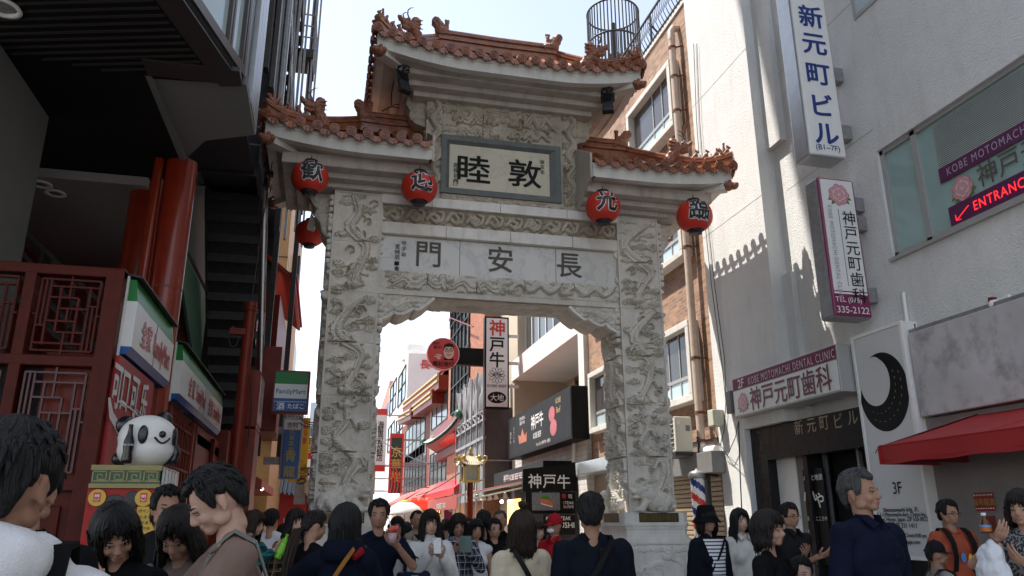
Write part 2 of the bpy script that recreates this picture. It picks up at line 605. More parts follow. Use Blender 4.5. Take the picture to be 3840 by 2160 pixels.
# ------------------------------------------------------------------ carved relief
class Relief:
 """height field of clouds and dragons, cut into real geometry"""
 def __init__(self, w, h, res, seed):
  self.w, self.h = w, h
  self.nx, self.ny = max(4, int(w / res)), max(4, int(h / res))
  self.U, self.Vv = np.meshgrid(np.linspace(0, w, self.nx), np.linspace(0, h, self.ny))
  self.H = np.zeros((self.ny, self.nx))
  self.rng = random.Random(seed)
 def win(self, u, v, r):
  i0 = max(0, int((v - r) / self.h * self.ny)); i1 = min(self.ny, int((v + r) / self.h * self.ny) + 2)
  j0 = max(0, int((u - r) / self.w * self.nx)); j1 = min(self.nx, int((u + r) / self.w * self.nx) + 2)
  return (slice(i0, max(i0, i1)), slice(j0, max(j0, j1)))
 def disc(self, u, v, r, a, spiral=True, flip=1, lift=0.0):
  s = self.win(u, v, r)
  du, dv = self.U[s] - u, self.Vv[s] - v
  d = np.hypot(du, dv) / r
  t = np.clip(1 - d ** 2, 0, 1)
  h = a * (lift + (t ** 0.33 if spiral else t ** .5))
  if spiral:
   th = np.arctan2(dv, du) * flip
   h = h * (0.70 + 0.30 * np.cos(2 * math.pi * (d * 1.35 - th / (2 * math.pi))))
  h[d > 1] = 0
  self.H[s] = np.maximum(self.H[s], h)
 def cloud(self, u, v, s, a):
  g = self.rng
  f = g.choice((-1, 1))
  for du, dv, k in ((-1.15, -0.1, .5), (-0.5, 0.22, .68), (0.3, 0.32, .75), (1.05, 0.0, .58), (0.0, -0.3, .62), (0.62, -0.34, .46)):
   self.disc(u + du * s * f, v + dv * s, k * s * g.uniform(.85, 1.12), a * g.uniform(.7, 1.0), True, f)
  for k in range(3):
   self.stroke([(u + f * s * (1.2 + .7 * k), v - s * (.2 + .1 * k)), (u + f * s * (1.9 + .7 * k), v - s * (.15 + .15 * k))], s * .16, a * .6)
 def stroke(self, pts, r, a, scales=0.0, taper=None, fin=0.0):
  P = np.array(pts, float)
  n = len(P)
  if n > 2:                                     # Catmull-Rom
   Q = np.vstack([2 * P[0] - P[1], P, 2 * P[-1] - P[-2]])
   out = []
   for i in range(1, n):
    for t in np.linspace(0, 1, 12, endpoint=False):
     p0, p1, p2, p3 = Q[i - 1], Q[i], Q[i + 1], Q[i + 2]
     out.append(.5 * (2 * p1 + (p2 - p0) * t + (2 * p0 - 5 * p1 + 4 * p2 - p3) * t * t + (3 * p1 - p0 - 3 * p2 + p3) * t ** 3))
   out.append(P[-1])
   P = np.array(out)
  L = np.concatenate([[0], np.cumsum(np.hypot(*np.diff(P, axis=0).T))])
  for i in range(len(P) - 1):
   p, q = P[i], P[i + 1]
   f = L[i] / L[-1]
   rr = r * (taper(f) if taper else 1)
   m = (p + q) / 2
   s = self.win(m[0], m[1], rr * 1.6 + np.hypot(*(q - p)))
   d = q - p
   l2 = d @ d + 1e-12
   t = np.clip(((self.U[s] - p[0]) * d[0] + (self.Vv[s] - p[1]) * d[1]) / l2, 0, 1)
   du, dv = self.U[s] - p[0] - t * d[0], self.Vv[s] - p[1] - t * d[1]
   dist = np.hypot(du, dv) / rr
   h = a * np.clip(1 - dist ** 2, 0, 1) ** .4
   if scales:
    al = L[i] + t * math.sqrt(l2)
    side = (du * d[1] - dv * d[0]) / math.sqrt(l2) / rr
    h = h * (1 - scales + scales * np.abs(np.sin(al * 55 + side * 3.2)))
   if fin:
    side = (du * d[1] - dv * d[0]) / math.sqrt(l2) / rr
    al = L[i] + t * math.sqrt(l2)
    h = np.maximum(h, a * .55 * ((side > .8) & (side < 1.1 + .45 * np.abs(np.sin(al * 45)))))
   self.H[s] = np.maximum(self.H[s], h)
 def dragon(self, pts, r, a):
  g = self.rng
  self.stroke(pts, r, a, .25, lambda f: 0.45 + 0.75 * math.sin(math.pi * min(1, f * .9 + .12)) if f < .9 else .85, fin=1)
  hx, hy = pts[-1]
  px, py = pts[-2]
  s = 1 if hx >= px else -1
  self.disc(hx, hy, r * 1.7, a * 1.2, False)
  self.disc(hx + s * r * 1.7, hy - r * .3, r * 1.1, a * 1.15, False)
  self.disc(hx + s * r * 2.2, hy + r * .2, r * .55, a * 1.3, False)
  self.disc(hx + s * r * .6, hy + r * .9, r * .5, a * 1.4, False)
  for k in range(6):
   th = math.pi / 2 + s * (.2 + .33 * k)
   self.stroke([(hx, hy), (hx + math.cos(th) * r * 2, hy + math.sin(th) * r * 1.6), (hx + math.cos(th + .3) * r * 3.3, hy + math.sin(th + .3) * r * 2.6)], r * .33, a * .7)
  n = len(pts)
  for i in (n // 3, 2 * n // 3):
   x, y = pts[i]
   q = g.choice((-1, 1))
   ex, ey = x + q * r * 3.0, y - r * 1.6
   self.stroke([(x, y), (x + q * r * 1.8, y + r * .4), (ex, ey)], r * .6, a * .9)
   for t in (-.8, -.25, .3, .85):
    self.stroke([(ex, ey), (ex + q * r * 1.7 * math.cos(t), ey - r * .5 + r * 1.8 * math.sin(t))], r * .22, a * .8)
 def fill_clouds(self, n, s0, s1, a, vmin=0.0, vmax=None):
  vmax = self.h if vmax is None else vmax
  for _ in range(n):
   self.cloud(self.rng.uniform(0, self.w), self.rng.uniform(vmin, vmax), self.rng.uniform(s0, s1), a * self.rng.uniform(.6, 1))
 def waves(self, vtop, a):
  for k in range(5):
   for j in range(9):
    u = (j + .5 * (k % 2)) * self.w / 8
    self.disc(u, vtop * k / 5, self.w / 9, a * (1 - .12 * k), True)
 def finish(self, edge=0.0, joints=(), rough=0.004):
  rg = np.random.RandomState(self.rng.randint(0, 99999))
  k = rg.rand(self.ny // 3 + 2, self.nx // 3 + 2)
  z = np.kron(k, np.ones((3, 3)))[:self.ny, :self.nx]
  self.H += rough * z
  if edge:
   d = np.minimum(np.minimum(self.U, self.w - self.U), np.minimum(self.Vv, self.h - self.Vv))
   self.H *= np.clip(d / edge, 0, 1)
  for v in joints:
   i = int(v / self.h * self.ny)
   self.H[max(0, i - 1):i + 1] = -0.012
  return self
 def mesh(self, mb, o, u, v, n):
  o, u, v, n = (np.asarray(q, float) for q in (o, u, v, n))
  P = o + self.U[..., None] * u + self.Vv[..., None] * v + self.H[..., None] * n
  mb.grid(P, False)
  return mb
def rim(mb, o, u, v, n, w, h, t, d):
 """raised flat border round a panel"""
 o, u, v, n = (np.asarray(q, float) for q in (o, u, v, n))
 for a0, a1, b0, b1 in ((0, w, 0, t), (0, w, h - t, h), (0, t, t, h - t), (w - t, w, t, h - t)):
  mb.obox(o + u * (a0 + a1) / 2 + v * (b0 + b1) / 2 + n * d / 2, u, v, n, (a1 - a0) / 2, (b1 - b0) / 2, d / 2)
GX, GY = 2.97, 13.5
UX, UY, UZ = V(1, 0, 0), V(0, 1, 0), V(0, 0, 1)
gate = thing('ceremonial_gate', 'tall carved grey stone gate with three terracotta tiled roofs spanning the street', 'gate', (GX, GY, 0))
PZ0, PZ1 = 1.75, 7.27
def pillar_relief(seed, w, h, a, coarse=1.0, side=False):
 r = Relief(w, h, 0.0115, seed)
 g = r.rng
 nrow = int(h / .235)
 for k in range(nrow):
  for j in range(3):
   if g.random() < .72:
    r.cloud(w * (.16 + .34 * j) + g.uniform(-.06, .06), (k + g.uniform(.15, .85)) * h / nrow, g.uniform(.060, .085) * coarse, a * g.uniform(.55, 1.0))
 for k in range(26):
  u0, v0, q = g.uniform(.1, .9) * w, g.uniform(.03, .97) * h, g.choice((-1, 1))
  c_ = g.uniform(.03, .055) * coarse
  r.stroke([(u0 + q * c_ * 1.6 * math.cos(t), v0 + c_ * 1.3 * math.sin(t)) for t in (0, 1.2, 2.4, 3.6, 4.6)], c_ * .33, a * g.uniform(.7, 1.1))
 for k in range(3):
  v0 = h * (k / 3 + .03)
  x = w * g.uniform(.3, .7)
  pts = []
  for i in range(6):
   pts.append((x, v0 + h * .28 * i / 5 + g.uniform(-.06, .06)))
   x = w * np.clip(1 - x / w + g.uniform(-.16, .16), .2, .8) if i % 2 == 0 else w * np.clip(x / w + g.uniform(-.3, .3), .22, .78)
  if g.random() < .5:
   pts = pts[::-1]
  r.dragon(pts, .052 * coarse, a * 1.2)
 for k in range(15):
  r.cloud(g.choice((.13, .87, .5)) * w, g.uniform(.04, .97) * h, g.uniform(.055, .075) * coarse, a * 1.1)
 if side:
  for k in range(26):
   r.disc(g.uniform(.05, .95) * w, g.uniform(0, h), g.uniform(.06, .13), a * g.uniform(.6, 1.15), True)
 return r.finish(0.03 if not side else 0.012, [h * q for q in (.17, .335, .50, .665, .83)])
def stone_beast(cx, s):
 """crouching dragon-headed beast lying across the front of a pillar foot; s = side its head points to"""
 b = MB()
 y, z = 12.80, PZ0
 b.ell((cx - s * .10, y, z + .20), (.36, .17, .20))
 b.ell((cx - s * .30, y, z + .17), (.20, .17, .17))
 b.ell((cx + s * .12, y, z + .25), (.20, .16, .19))
 b.cap((cx + s * .12, y - .03, z + .30), (cx + s * .34, y - .06, z + .37), .15, .12)
 b.ell((cx + s * .36, y - .07, z + .39), (.14, .12, .11))
 b.ell((cx + s * .47, y - .07, z + .37), (.11, .085, .055))
 b.ell((cx + s * .45, y - .07, z + .27), (.10, .07, .035))
 b.ell((cx + s * .55, y - .07, z + .41), (.035, .05, .03))
 for q in (-1, 1):
  b.ell((cx + s * .40, y - .07 + q * .08, z + .45), .035)
  b.cap((cx + s * .34, y - .06 + q * .07, z + .46), (cx + s * .14, y - .04 + q * .09, z + .60), .035, .012)
  b.ell((cx + s * .26, y - .06 + q * .11, z + .42), (.06, .02, .045))
 for k in range(7):
  t = k / 6
  b.cap((cx + s * (.24 - .12 * t), y - .10 + .02 * t, z + .46 - .28 * t), (cx + s * (.06 - .14 * t), y - .15, z + .46 - .24 * t), .035, .012)
 for k in range(8):
  t = k / 7
  b.ell((cx + s * (.10 - .52 * t), y - .02, z + .44 - .10 * t - .10 * t * t), (.045, .03, .045))
 for dx in (.26, -.26):
  b.cap((cx + s * dx, y - .13, z + .16), (cx + s * (dx + .12), y - .20, z + .07), .085, .06)
  b.cap((cx + s * (dx + .10), y - .20, z + .05), (cx + s * (dx + .24), y - .23, z + .045), .06, .045)
  for q in (-.04, 0, .04):
   b.cap((cx + s * (dx + .22), y - .23 + q, z + .04), (cx + s * (dx + .30), y - .24 + q, z + .03), .022, .015)
 b.cap((cx - s * .44, y - .04, z + .14), (cx - s * .40, y - .16, z + .08), .06, .03)
 r = remesh(b, .011, 1, .006, 16)
 r.v = [(np.concatenate(r.v) - V(cx, y, z)) * V(.80, .85, .92) + V(cx, 12.90, z)]
 return r
for sgn, cx in ((-1, 0.315), (1, 5.625)):
 x0, x1 = cx - .425, cx + .425
 y0, y1 = 13.0, 14.0
 p = MB().mat(M_STONE)
 p.box(x0 + .005, x1 - .005, y0 + .005, y1 - .005, PZ0, PZ1)
 w, h = .85, PZ1 - PZ0
 pillar_relief(11 if sgn < 0 else 23, w - .07, h - .05, .105).mesh(p, (x0 + .035, y0, PZ0 + .025), UX, UZ, -UY)
 rim(p, (x0, y0 - .001, PZ0), UX, UZ, -UY, w, h, .03, .016)
 pillar_relief(31 + sgn, 1.0 - .04, h - .02, .085, 1.5, True).mesh(p, (x0, y1 - .02, PZ0 + .01), -UY, UZ, -UX)
 pillar_relief(47 + sgn, 1.0 - .04, h - .02, .085, 1.5, True).mesh(p, (x1, y0 + .02, PZ0 + .01), UY, UZ, UX)
 po = p.build('pillar', gate)
 bs = MB().mat(M_STONE).merge(stone_beast(cx, 1 if sgn < 0 else -1))
 bs.m = [0] * len(bs.m)
 bs.build('stone_beast', gate)
 pd = MB().mat(M_STONE_L)
 def octa(hw, hd, z0, z1, c=.10):
  yc = 13.48
  pts = [(cx - hw + c, yc - hd), (cx + hw - c, yc - hd), (cx + hw, yc - hd + c), (cx + hw, yc + hd - c), (cx + hw - c, yc + hd), (cx - hw + c, yc + hd), (cx - hw, yc + hd - c), (cx - hw, yc - hd + c)]
  pd.prism([(a, b, z0) for a, b in pts], (0, 0, z1 - z0))
 octa(.64, .82, 0, .22, .02)
 octa(.58, .76, .22, 1.28, .02)
 for k in range(6):
  t = k / 5
  octa(.55 + .04 * abs(2 * t - 1) ** 1.6, .71 + .04 * abs(2 * t - 1) ** 1.6, 1.28 + .05 * k, 1.33 + .05 * k, .05 + .05 * t)
 octa(.58, .74, 1.58, PZ0, .12)
 die = Relief(1.00, .92, .012, 71)
 for k in range(9):
  die.cloud(.1 + .1 * k, .86 - .02 * (k % 2), .05, .02); die.cloud(.1 + .1 * k, .10, .05, .02)
 die.dragon([(.15, .2), (.35, .35), (.25, .55), (.5, .62), (.62, .42), (.82, .36), (.86, .6), (.62, .74)], .045, .032)
 die.finish(.02)
 die.mesh(pd, (cx - .50, 12.715, .30), UX, UZ, -UY)
 rim(pd, (cx - .54, 12.718, .25), UX, UZ, -UY, 1.08, 1.02, .04, .018)
 for sx in (-1, 1):
  dr = Relief(1.2, .92, .016, 77)
  for k in range(4):
   for j in range(4):
    dr.disc(.15 + .3 * k, .12 + .23 * j, .10, .06, True)
  dr.finish(.02)
  dr.mesh(pd, (cx + sx * .583, 13.48 - sx * .6, .30), UY * sx, UZ, UX * sx)
 pdo = pd.build('pedestal', gate)
 for (o, u, n) in (((cx, 12.735, 1.665), UX, -UY), ((cx - .585, 13.48, 1.665), -UY, -UX), ((cx + .585, 13.48, 1.665), UY, UX)):
  q = MB().mat(M_BRONZE)
  o = V(*o)
  q.obox(o, u, UZ, n, .36, .075, .008)
  q.mat(M_GOLDINK)
  for r_ in range(4):
   q.text('敦睦長安門南京町神戸市平成記念建設', o + UZ * (.048 - .032 * r_), u, UZ, .034, .011, .0, 1.2)
  q.build('plaque', pdo)
# ---- beams between the pillars
BX0, BX1 = .74, 5.20
bw = BX1 - BX0
lb = MB().mat(M_STONE)
lb.box(BX0, BX1, 13.06, 13.94, 5.46, 5.86)
rl = Relief(bw, .33, .012, 91)
rl.fill_clouds(60, .035, .055, .065)
for k in range(4):
 a_ = .25 + 1.05 * k
 pts = [(a_ + .19 * i, .165 + (.06 if i % 2 else -.055)) for i in range(6)]
 rl.dragon(pts if k < 2 else pts[::-1], .045, .095)
rl.disc(bw / 2, .165, .06, .06, False)
rl.finish(.015)
rl.H[:, [int(rl.nx * q) for q in (.19, .39, .59, .80)]] = -.01
rl.mesh(lb, (BX0, 13.05, 5.53), UX, UZ, -UY)
lb.box(BX0, BX1, 13.02, 13.98, 5.42, 5.475)
us = Relief(bw, .86, .02, 95)
us.fill_clouds(60, .05, .09, .03); us.finish(.02)
us.mesh(lb, (BX0, 13.96, 5.41), UX, -UY, -UZ)
lb.build('lower_carved_beam', gate)
ins = MB().mat(M_MARBLE)
for a_, b_ in ((BX0, 2.17), (2.18, 3.99), (4.0, BX1)):
 ins.box(a_, b_, 13.10, 13.9, 5.87, 6.53)
ins.mat(M_INK2)
for ch, px in (('門', 1078), ('安', 1259), ('長', 1432)):
 c = W(px, {1078: 640, 1259: 653, 1432: 668}[px], Y=13.1)
 ins.text(ch, (c[0], 13.1, c[2]), UX, UZ, .53, .006, .014, .98)
ins.mat(M_INK)
ins.text('甲子年', W(1016, 627, Y=13.1), UX, UZ, .10, .006, .004, vertical=True)
ins.text('宮崎辰雄書', W(999, 648, Y=13.1), UX, UZ, .10, .006, .004, vertical=True)
ins.mat(M_INK)
ins.obox(W(997, 663, Y=13.095), UX, UZ, UY, .035, .035, .002)
ins.build('inscription_panel', gate)
mo = MB().mat(M_STONE_L)
for i, (a_, b_) in enumerate(((BX0, 1.9), (1.905, 3.1), (3.105, 4.3), (4.305, BX1))):
 mo.bbox(a_, b_, 12.99, 13.95, 6.54, 6.76, .012)
mo.build('moulding', gate)
ub = MB().mat(M_STONE_W)
ub.box(BX0, BX1, 13.10, 13.9, 6.76, 7.10)
ur = Relief(bw, .35, .011, 101)
for k in range(12):
 u0 = .2 + k * (bw - .4) / 11
 s = 1 if k % 2 else -1
 ur.stroke([(u0 - .14, .12), (u0 - .03, .25 + .03 * s), (u0 + .08, .17), (u0 + .02, .09), (u0 - .05, .14)], .040, .085)
 ur.stroke([(u0 + .04, .07), (u0 + .14, .13), (u0 + .17, .25), (u0 + .09, .29)], .036, .075)
 ur.disc(u0 + .17, .09, .055, .06, True); ur.disc(u0 - .13, .27, .05, .06, True, -1)
 if k % 3 == 1:
  ur.disc(u0, .2, .085, .09, False); ur.disc(u0 + s * .1, .17, .055, .085, False); ur.disc(u0 + s * .02, .245, .03, .1, False)
ur.finish(.012)
ur.mesh(ub, (BX0, 13.08, 6.755), UX, UZ, -UY)
ub.build('upper_carved_beam', gate)
le = MB().mat(M_STONE_L)
for a_, b_ in ((BX0 - .02, 1.62), (1.625, 2.9), (2.905, 4.2), (4.205, BX1 + .02)):
 le.bbox(a_, b_, 12.96, 14.04, 7.10, 7.285, .012)
le.build('ledge', gate)
# ---- brackets under the lower beam
for s, xb in ((1, BX0), (-1, BX1)):
 prof = [(0, 5.42), (.98, 5.42), (.86, 5.30), (.72, 5.20), (.66, 5.185), (.62, 5.21), (.5, 5.13), (.40, 5.09), (.33, 5.10), (.28, 5.13), (.2, 5.05), (.1, 5.0), (0, 4.98)]
 k = MB().mat(M_STONE)
 pts = [(xb + s * a_, 13.08, b_) for a_, b_ in prof]
 k.prism(pts if s > 0 else pts[::-1], (0, .84, 0))
 k.mat(M_STONE_L)
 for i in range(1, len(prof) - 1):
  p, q = prof[i], prof[i + 1]
  k.bar((xb + s * p[0], 13.09, p[1] - .02), (xb + s * q[0], 13.09, q[1] - .02), .13, .05)
 k.mat(M_STONE)
 rr = Relief(.86, .40, .012, 111)
 rr.fill_clouds(30, .035, .06, .05); rr.dragon([(.05, .12), (.18, .25), (.3, .18), (.45, .26), (.6, .3)], .035, .06)
 lim = np.interp(rr.U, [q[0] for q in prof[1:][::-1]], [q[1] for q in prof[1:][::-1]])
 rr.H[(5.02 + rr.Vv) < lim + .03] = 0
 rr.finish(.01)
 o = (xb, 13.07, 5.02)
 P = V(*o) + rr.U[..., None] * UX * s + rr.Vv[..., None] * UZ - rr.H[..., None] * UY
 keep = ((5.02 + rr.Vv) > lim + .02)
 a2, b2 = keep.shape
 fs = [(i * b2 + j, i * b2 + j + 1, (i + 1) * b2 + j + 1, (i + 1) * b2 + j) for i in range(a2 - 1) for j in range(b2 - 1) if keep[i, j] and keep[i + 1, j + 1]]
 k.add(P.reshape(-1, 3), fs, True)
 for z in np.arange(4.75, 5.42, .115):
  k.bbox(min(xb, xb + s * .10), max(xb, xb + s * .10), 13.0, 13.3, z, z + .095, .035)
 k.build('bracket', gate)
for s, xb in ((-1, -.11), (1, 6.05)):
 prof = [(0, 7.27), (.42, 7.27), (.40, 7.12), (.30, 6.98), (.33, 6.86), (.22, 6.72), (.18, 6.55), (.10, 6.45), (0, 6.36)]
 k = MB().mat(M_STONE)
 pts = [(xb + s * a_, 13.22, b_) for a_, b_ in prof]
 k.prism(pts if s > 0 else pts[::-1], (0, .56, 0))
 rr = Relief(.36, .8, .014, 119); rr.fill_clouds(22, .05, .08, .045)
 lim = np.interp(rr.Vv + 6.42, [q[1] for q in prof[::-1]], [q[0] for q in prof[::-1]])
 keep = rr.U < lim - .02
 rr.H[~keep] = 0
 P = V(xb, 13.21, 6.42) + rr.U[..., None] * UX * s + rr.Vv[..., None] * UZ - rr.H[..., None] * UY
 a2, b2 = keep.shape
 k.add(P.reshape(-1, 3), [(i * b2 + j, i * b2 + j + 1, (i + 1) * b2 + j + 1, (i + 1) * b2 + j) for i in range(a2 - 1) for j in range(b2 - 1) if keep[i, j] and keep[i + 1, j + 1]], True)
 for z in np.arange(5.9, 7.2, .12):
  k.bbox(min(xb, xb + s * .09), max(xb, xb + s * .09), 13.0, 13.2, z, z + .10, .035)
 k.build('bracket', gate)
# ---- central block: name panel, frame, carved borders
cb = MB().mat(M_STONE_W)
cb.box(1.50, 4.44, 13.05, 13.95, 7.29, 9.62)
for xx, sd in ((1.48, 131), (4.16, 133)):
 r_ = Relief(.30, 2.30, .012, sd)
 r_.fill_clouds(34, .045, .075, .08)
 r_.dragon([(.15 + (.06 if i % 2 else -.06), .2 + .24 * i) for i in range(9)], .045, .1)
 r_.finish(.012)
 r_.mesh(cb, (xx, 13.03, 7.29), UX, UZ, -UY)
for xx, n_ in ((1.497, -1), (4.443, 1)):
 r_ = Relief(.86, 1.55, .02, 137); r_.fill_clouds(26, .07, .11, .07); r_.finish(.02)
 if n_ < 0:
  r_.mesh(cb, (xx, 13.93, 8.0), -UY, UZ, -UX)
 else:
  r_.mesh(cb, (xx, 13.07, 8.0), UY, UZ, UX)
r_ = Relief(2.36, .74, .012, 139)
r_.fill_clouds(46, .04, .06, .055)
for k in range(2):
 pts = [(.2 + .13 * i, .46 + (.08 if i % 2 else -.08)) for i in range(7)]
 r_.dragon(pts if k == 0 else [(2.36 - a_, b_) for a_, b_ in pts], .042, .085)
 pts = [(.3 + .12 * i, .16 + (.05 if i % 2 else -.05)) for i in range(7)]
 r_.dragon(pts if k == 0 else [(2.36 - a_, b_) for a_, b_ in pts], .032, .07)
r_.disc(1.18, .44, .06, .06, False)
r_.finish(.01); r_.H[:, [int(r_.nx * q) for q in (.33, .66)]] = -.01
r_.mesh(cb, (1.79, 13.03, 8.60), UX, UZ, -UY)
r_ = Relief(2.36, .12, .01, 141); r_.fill_clouds(50, .02, .03, .035); r_.finish(.005)
r_.mesh(cb, (1.79, 13.0, 7.29), UX, UZ, -UY)
cb.build('central_block', gate)
for s, xb in ((-1, 1.48), (1, 4.46)):
 prof = [(0, 9.45), (.36, 9.45), (.38, 9.25), (.30, 9.12), (.32, 9.0), (.2, 8.86), (.0, 8.8)]
 k = MB().mat(M_STONE_W)
 pts = [(xb + s * a_, 13.15, b_) for a_, b_ in prof]
 k.prism(pts if s > 0 else pts[::-1], (0, .7, 0))
 rr = Relief(.30, .5, .014, 149); rr.fill_clouds(14, .05, .08, .05); rr.finish(.03)
 P = V(xb, 13.14, 8.93) + rr.U[..., None] * UX * s + rr.Vv[..., None] * UZ - rr.H[..., None] * UY
 k.grid(P)
 k.build('carved_wing', gate)
fr = MB().mat(M_SLATE)
FZ0, FZ1, FX0, FX1 = 7.41, 8.60, 1.77, 4.10
IZ0, IZ1, IX0, IX1 = 7.55, 8.43, 1.94, 3.87
def ring4(x0, x1, z0, z1, y):
 return [V(x0, y, z0), V(x1, y, z0), V(x1, y, z1), V(x0, y, z1)]
yo, yi = 12.96, 13.02
A_, B_ = ring4(FX0, FX1, FZ0, FZ1, yo), ring4(FX0 + .10, FX1 - .10, FZ0 + .10, FZ1 - .10, yo)
C_ = ring4(IX0, IX1, IZ0, IZ1, yi)
Z_ = ring4(FX0, FX1, FZ0, FZ1, 13.06)
for P_, Q_ in ((Z_, A_), (A_, B_), (B_, C_)):
 for i in range(4):
  fr.poly([P_[i], P_[(i + 1) % 4], Q_[(i + 1) % 4], Q_[i]])
fro = fr.build('panel_frame', gate)
pn = MB().mat(M_PANEL)
pn.box(IX0 - .03, IX1 + .03, 13.015, 13.05, IZ0 - .03, IZ1 + .03)
pn.mat(M_INK)
for ch, px, py, sz in (('睦', 1192, 425, .60), ('敦', 1320, 437, .60)):
 c = W(px, py, Y=13.015)
 pn.text(ch, c, UX, UZ, sz, .006, .016, 1.14)
pn.text('癸亥年', W(1364, 421, Y=13.015), UX, UZ, .10, .006, .004, vertical=True)
pn.text('趙樸初題', W(1147, 436, Y=13.015), UX, UZ, .105, .006, .005, vertical=True)
pn.mat(M_INK2)
pn.obox(W(1145, 460, Y=13.011), UX, UZ, UY, .04, .05, .002)
pn.mat(M_PANEL)
pn.obox(W(1145, 460, Y=13.008), UX, UZ, UY, .03, .04, .002)
pn.build('name_panel', gate)
# ---- roofs
def roof(name, x0, x1, zf, up_l, up_r, yr0, yr1, zr, xr0, xr1, hip_l, hip_r, steps):
 """tiled roof over a concrete eave. zf = fascia foot at mid span; up = lift of the free corners;
 xr0..xr1 main ridge at height zr; steps = corbel boxes underneath"""
 yc = (yr0 + yr1) / 2
 FH = .27
 def lift(x, y):
  tl = np.clip((x0 + 1.7 - x) / 1.7, 0, 1) if hip_l else 0
  tr = np.clip((x - x1 + 1.7) / 1.7, 0, 1) if hip_r else 0
  ty = min(1, abs(y - yc) / (yc - yr0)) ** 2
  return (up_l * tl ** 1.8 + up_r * tr ** 1.8) * (.35 + .65 * ty)
 per = []                                   # free edges, as point lists
 nx_ = 28
 xs = np.linspace(x0, x1, nx_)
 ys = np.linspace(yr0, yr1, 14)
 fa = MB().mat(M_FASCIA)
 def fascia(pts, inn):
  n = len(pts)
  P = []
  for (x, y) in pts:
   z = zf + lift(x, y)
   xi, yi_ = x + inn[0], y + inn[1]
   P.append([(x, y, z + FH), (x, y, z + FH - .075), (x + inn[0] * .12, y + inn[1] * .12, z + FH - .085), (x + inn[0] * .12, y + inn[1] * .12, z), (xi, yi_, z)])
  fa.grid(np.array(P), False)
 fascia([(x, yr0) for x in xs], (0, .16))
 fascia([(x, yr1) for x in xs[::-1]], (0, -.16))
 if hip_l:
  fascia([(x0, y) for y in ys[::-1]], (.16, 0))
 else:
  fascia([(x0, y) for y in ys[::-1]], (.05, 0))
 if hip_r:
  fascia([(x1, y) for y in ys], (-.16, 0))
 else:
  fascia([(x1, y) for y in ys], (-.05, 0))
 rf = thing_part(name)
 fao = fa.build('fascia', rf)
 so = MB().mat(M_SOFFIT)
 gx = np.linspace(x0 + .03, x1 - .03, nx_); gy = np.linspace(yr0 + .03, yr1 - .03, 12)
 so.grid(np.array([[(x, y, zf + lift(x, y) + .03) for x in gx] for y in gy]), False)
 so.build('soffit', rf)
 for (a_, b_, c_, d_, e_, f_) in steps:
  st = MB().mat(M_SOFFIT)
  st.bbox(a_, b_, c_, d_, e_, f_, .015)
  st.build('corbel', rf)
 zt = zf + FH
 def surf(x, y):
  """height of the tile surface"""
  s = 1 - abs(y - yc) / (yc - yr0)
  if hip_l and x < xr0:
   s = min(s, (x - x0) / (xr0 - x0))
  if hip_r and x > xr1:
   s = min(s, (x1 - x) / (x1 - xr1))
  s = max(0, s)
  return zt + .03 + lift(x, y) * (1 - s) ** 1.5 + (zr - .28 - zt) * s ** 1.25
 ti = MB().mat(M_TILE)
 gx = np.linspace(x0, x1, 40); gy = np.linspace(yr0, yr1, 24)
 ti.grid(np.array([[(x, y, surf(x, y) - .02) for x in gx] for y in gy]), True)
 sp = .272
 def roll(pts, out):
  ti.tube(pts, .068, 10)
  p, q = V(*pts[0]), V(*pts[1])
  d = (p - q) / np.linalg.norm(p - q)
  dz = V(out[0], out[1], 0)
  c = p + dz * .03
  for r_, o_ in ((.088, 0), (.088, .035)):
   pass
  ti.cyl(c - dz * .03, c + dz * .012, .088, .088, 16)
  ti.lathe([(.066, .0), (.066, .012), (.056, .012), (.056, .002)], c + dz * .012, 16, dz)
  ti.lathe([(.034, .0), (.034, .014), (.02, .014), (.02, .002)], c + dz * .012, 12, dz)
  ti.ell(p + V(0, 0, .085) - dz * .06, (.026, .026, .04), 8, 6)
 def drip(p, t, out):
  """scalloped drip tile between two rolls: p centre, t along the eave"""
  p, t, o = V(*p), V(*t), V(out[0], out[1], 0)
  w = sp * .5
  n = 9
  top = [p + t * (w * (2 * i / (n - 1) - 1)) + UZ * (.055 - .05 * math.cos((2 * i / (n - 1) - 1) * math.pi / 2)) for i in range(n)]
  bot = [p + t * (w * .86 * (2 * i / (n - 1) - 1)) - UZ * (.035 + .085 * math.cos((2 * i / (n - 1) - 1) * math.pi / 2) ** .8 + .012 * math.cos(i * math.pi)) + o * .03 for i in range(n)]
  P = []
  for row_o, src in ((0, top), (0, bot), (.03, bot), (.03, top)):
   P.append([q + o * (row_o + .01) for q in src])
  P.append(P[0])
  ti.grid(np.array(P), False)
 nf = int(round((x1 - x0) / sp))
 sp = (x1 - x0) / nf
 for i in range(nf + 1):
  x = x0 + sp * i
  if not hip_l and i == 0 or not hip_r and i == nf:
   continue
  for sy_, ye in ((1, yr0), (-1, yr1)):
   yt = yc
   if hip_l and x < xr0:
    yt = ye + (yc - ye) * (x - x0) / (xr0 - x0)
   if hip_r and x > xr1:
    yt = ye + (yc - ye) * (x1 - x) / (x1 - xr1)
   pts = [(x, y, surf(x, y) + .03) for y in np.linspace(ye - sy_ * .06, yt, 6)]
   pts[0] = (x, ye - sy_ * .06, surf(x, ye) + .03)
   if abs(yt - ye) < .1:
    pts = [pts[0], (x, ye + sy_ * .12, surf(x, ye) + .04)]
   roll(pts, (0, -sy_))
 for i in range(nf):
  x = x0 + sp * (i + .5)
  for sy_, ye in ((1, yr0), (-1, yr1)):
   drip((x, ye - sy_ * .03, zt + .02 + lift(x, ye)), (1, 0, 0), (0, -sy_))
 ns = int(round((yr1 - yr0) / sp))
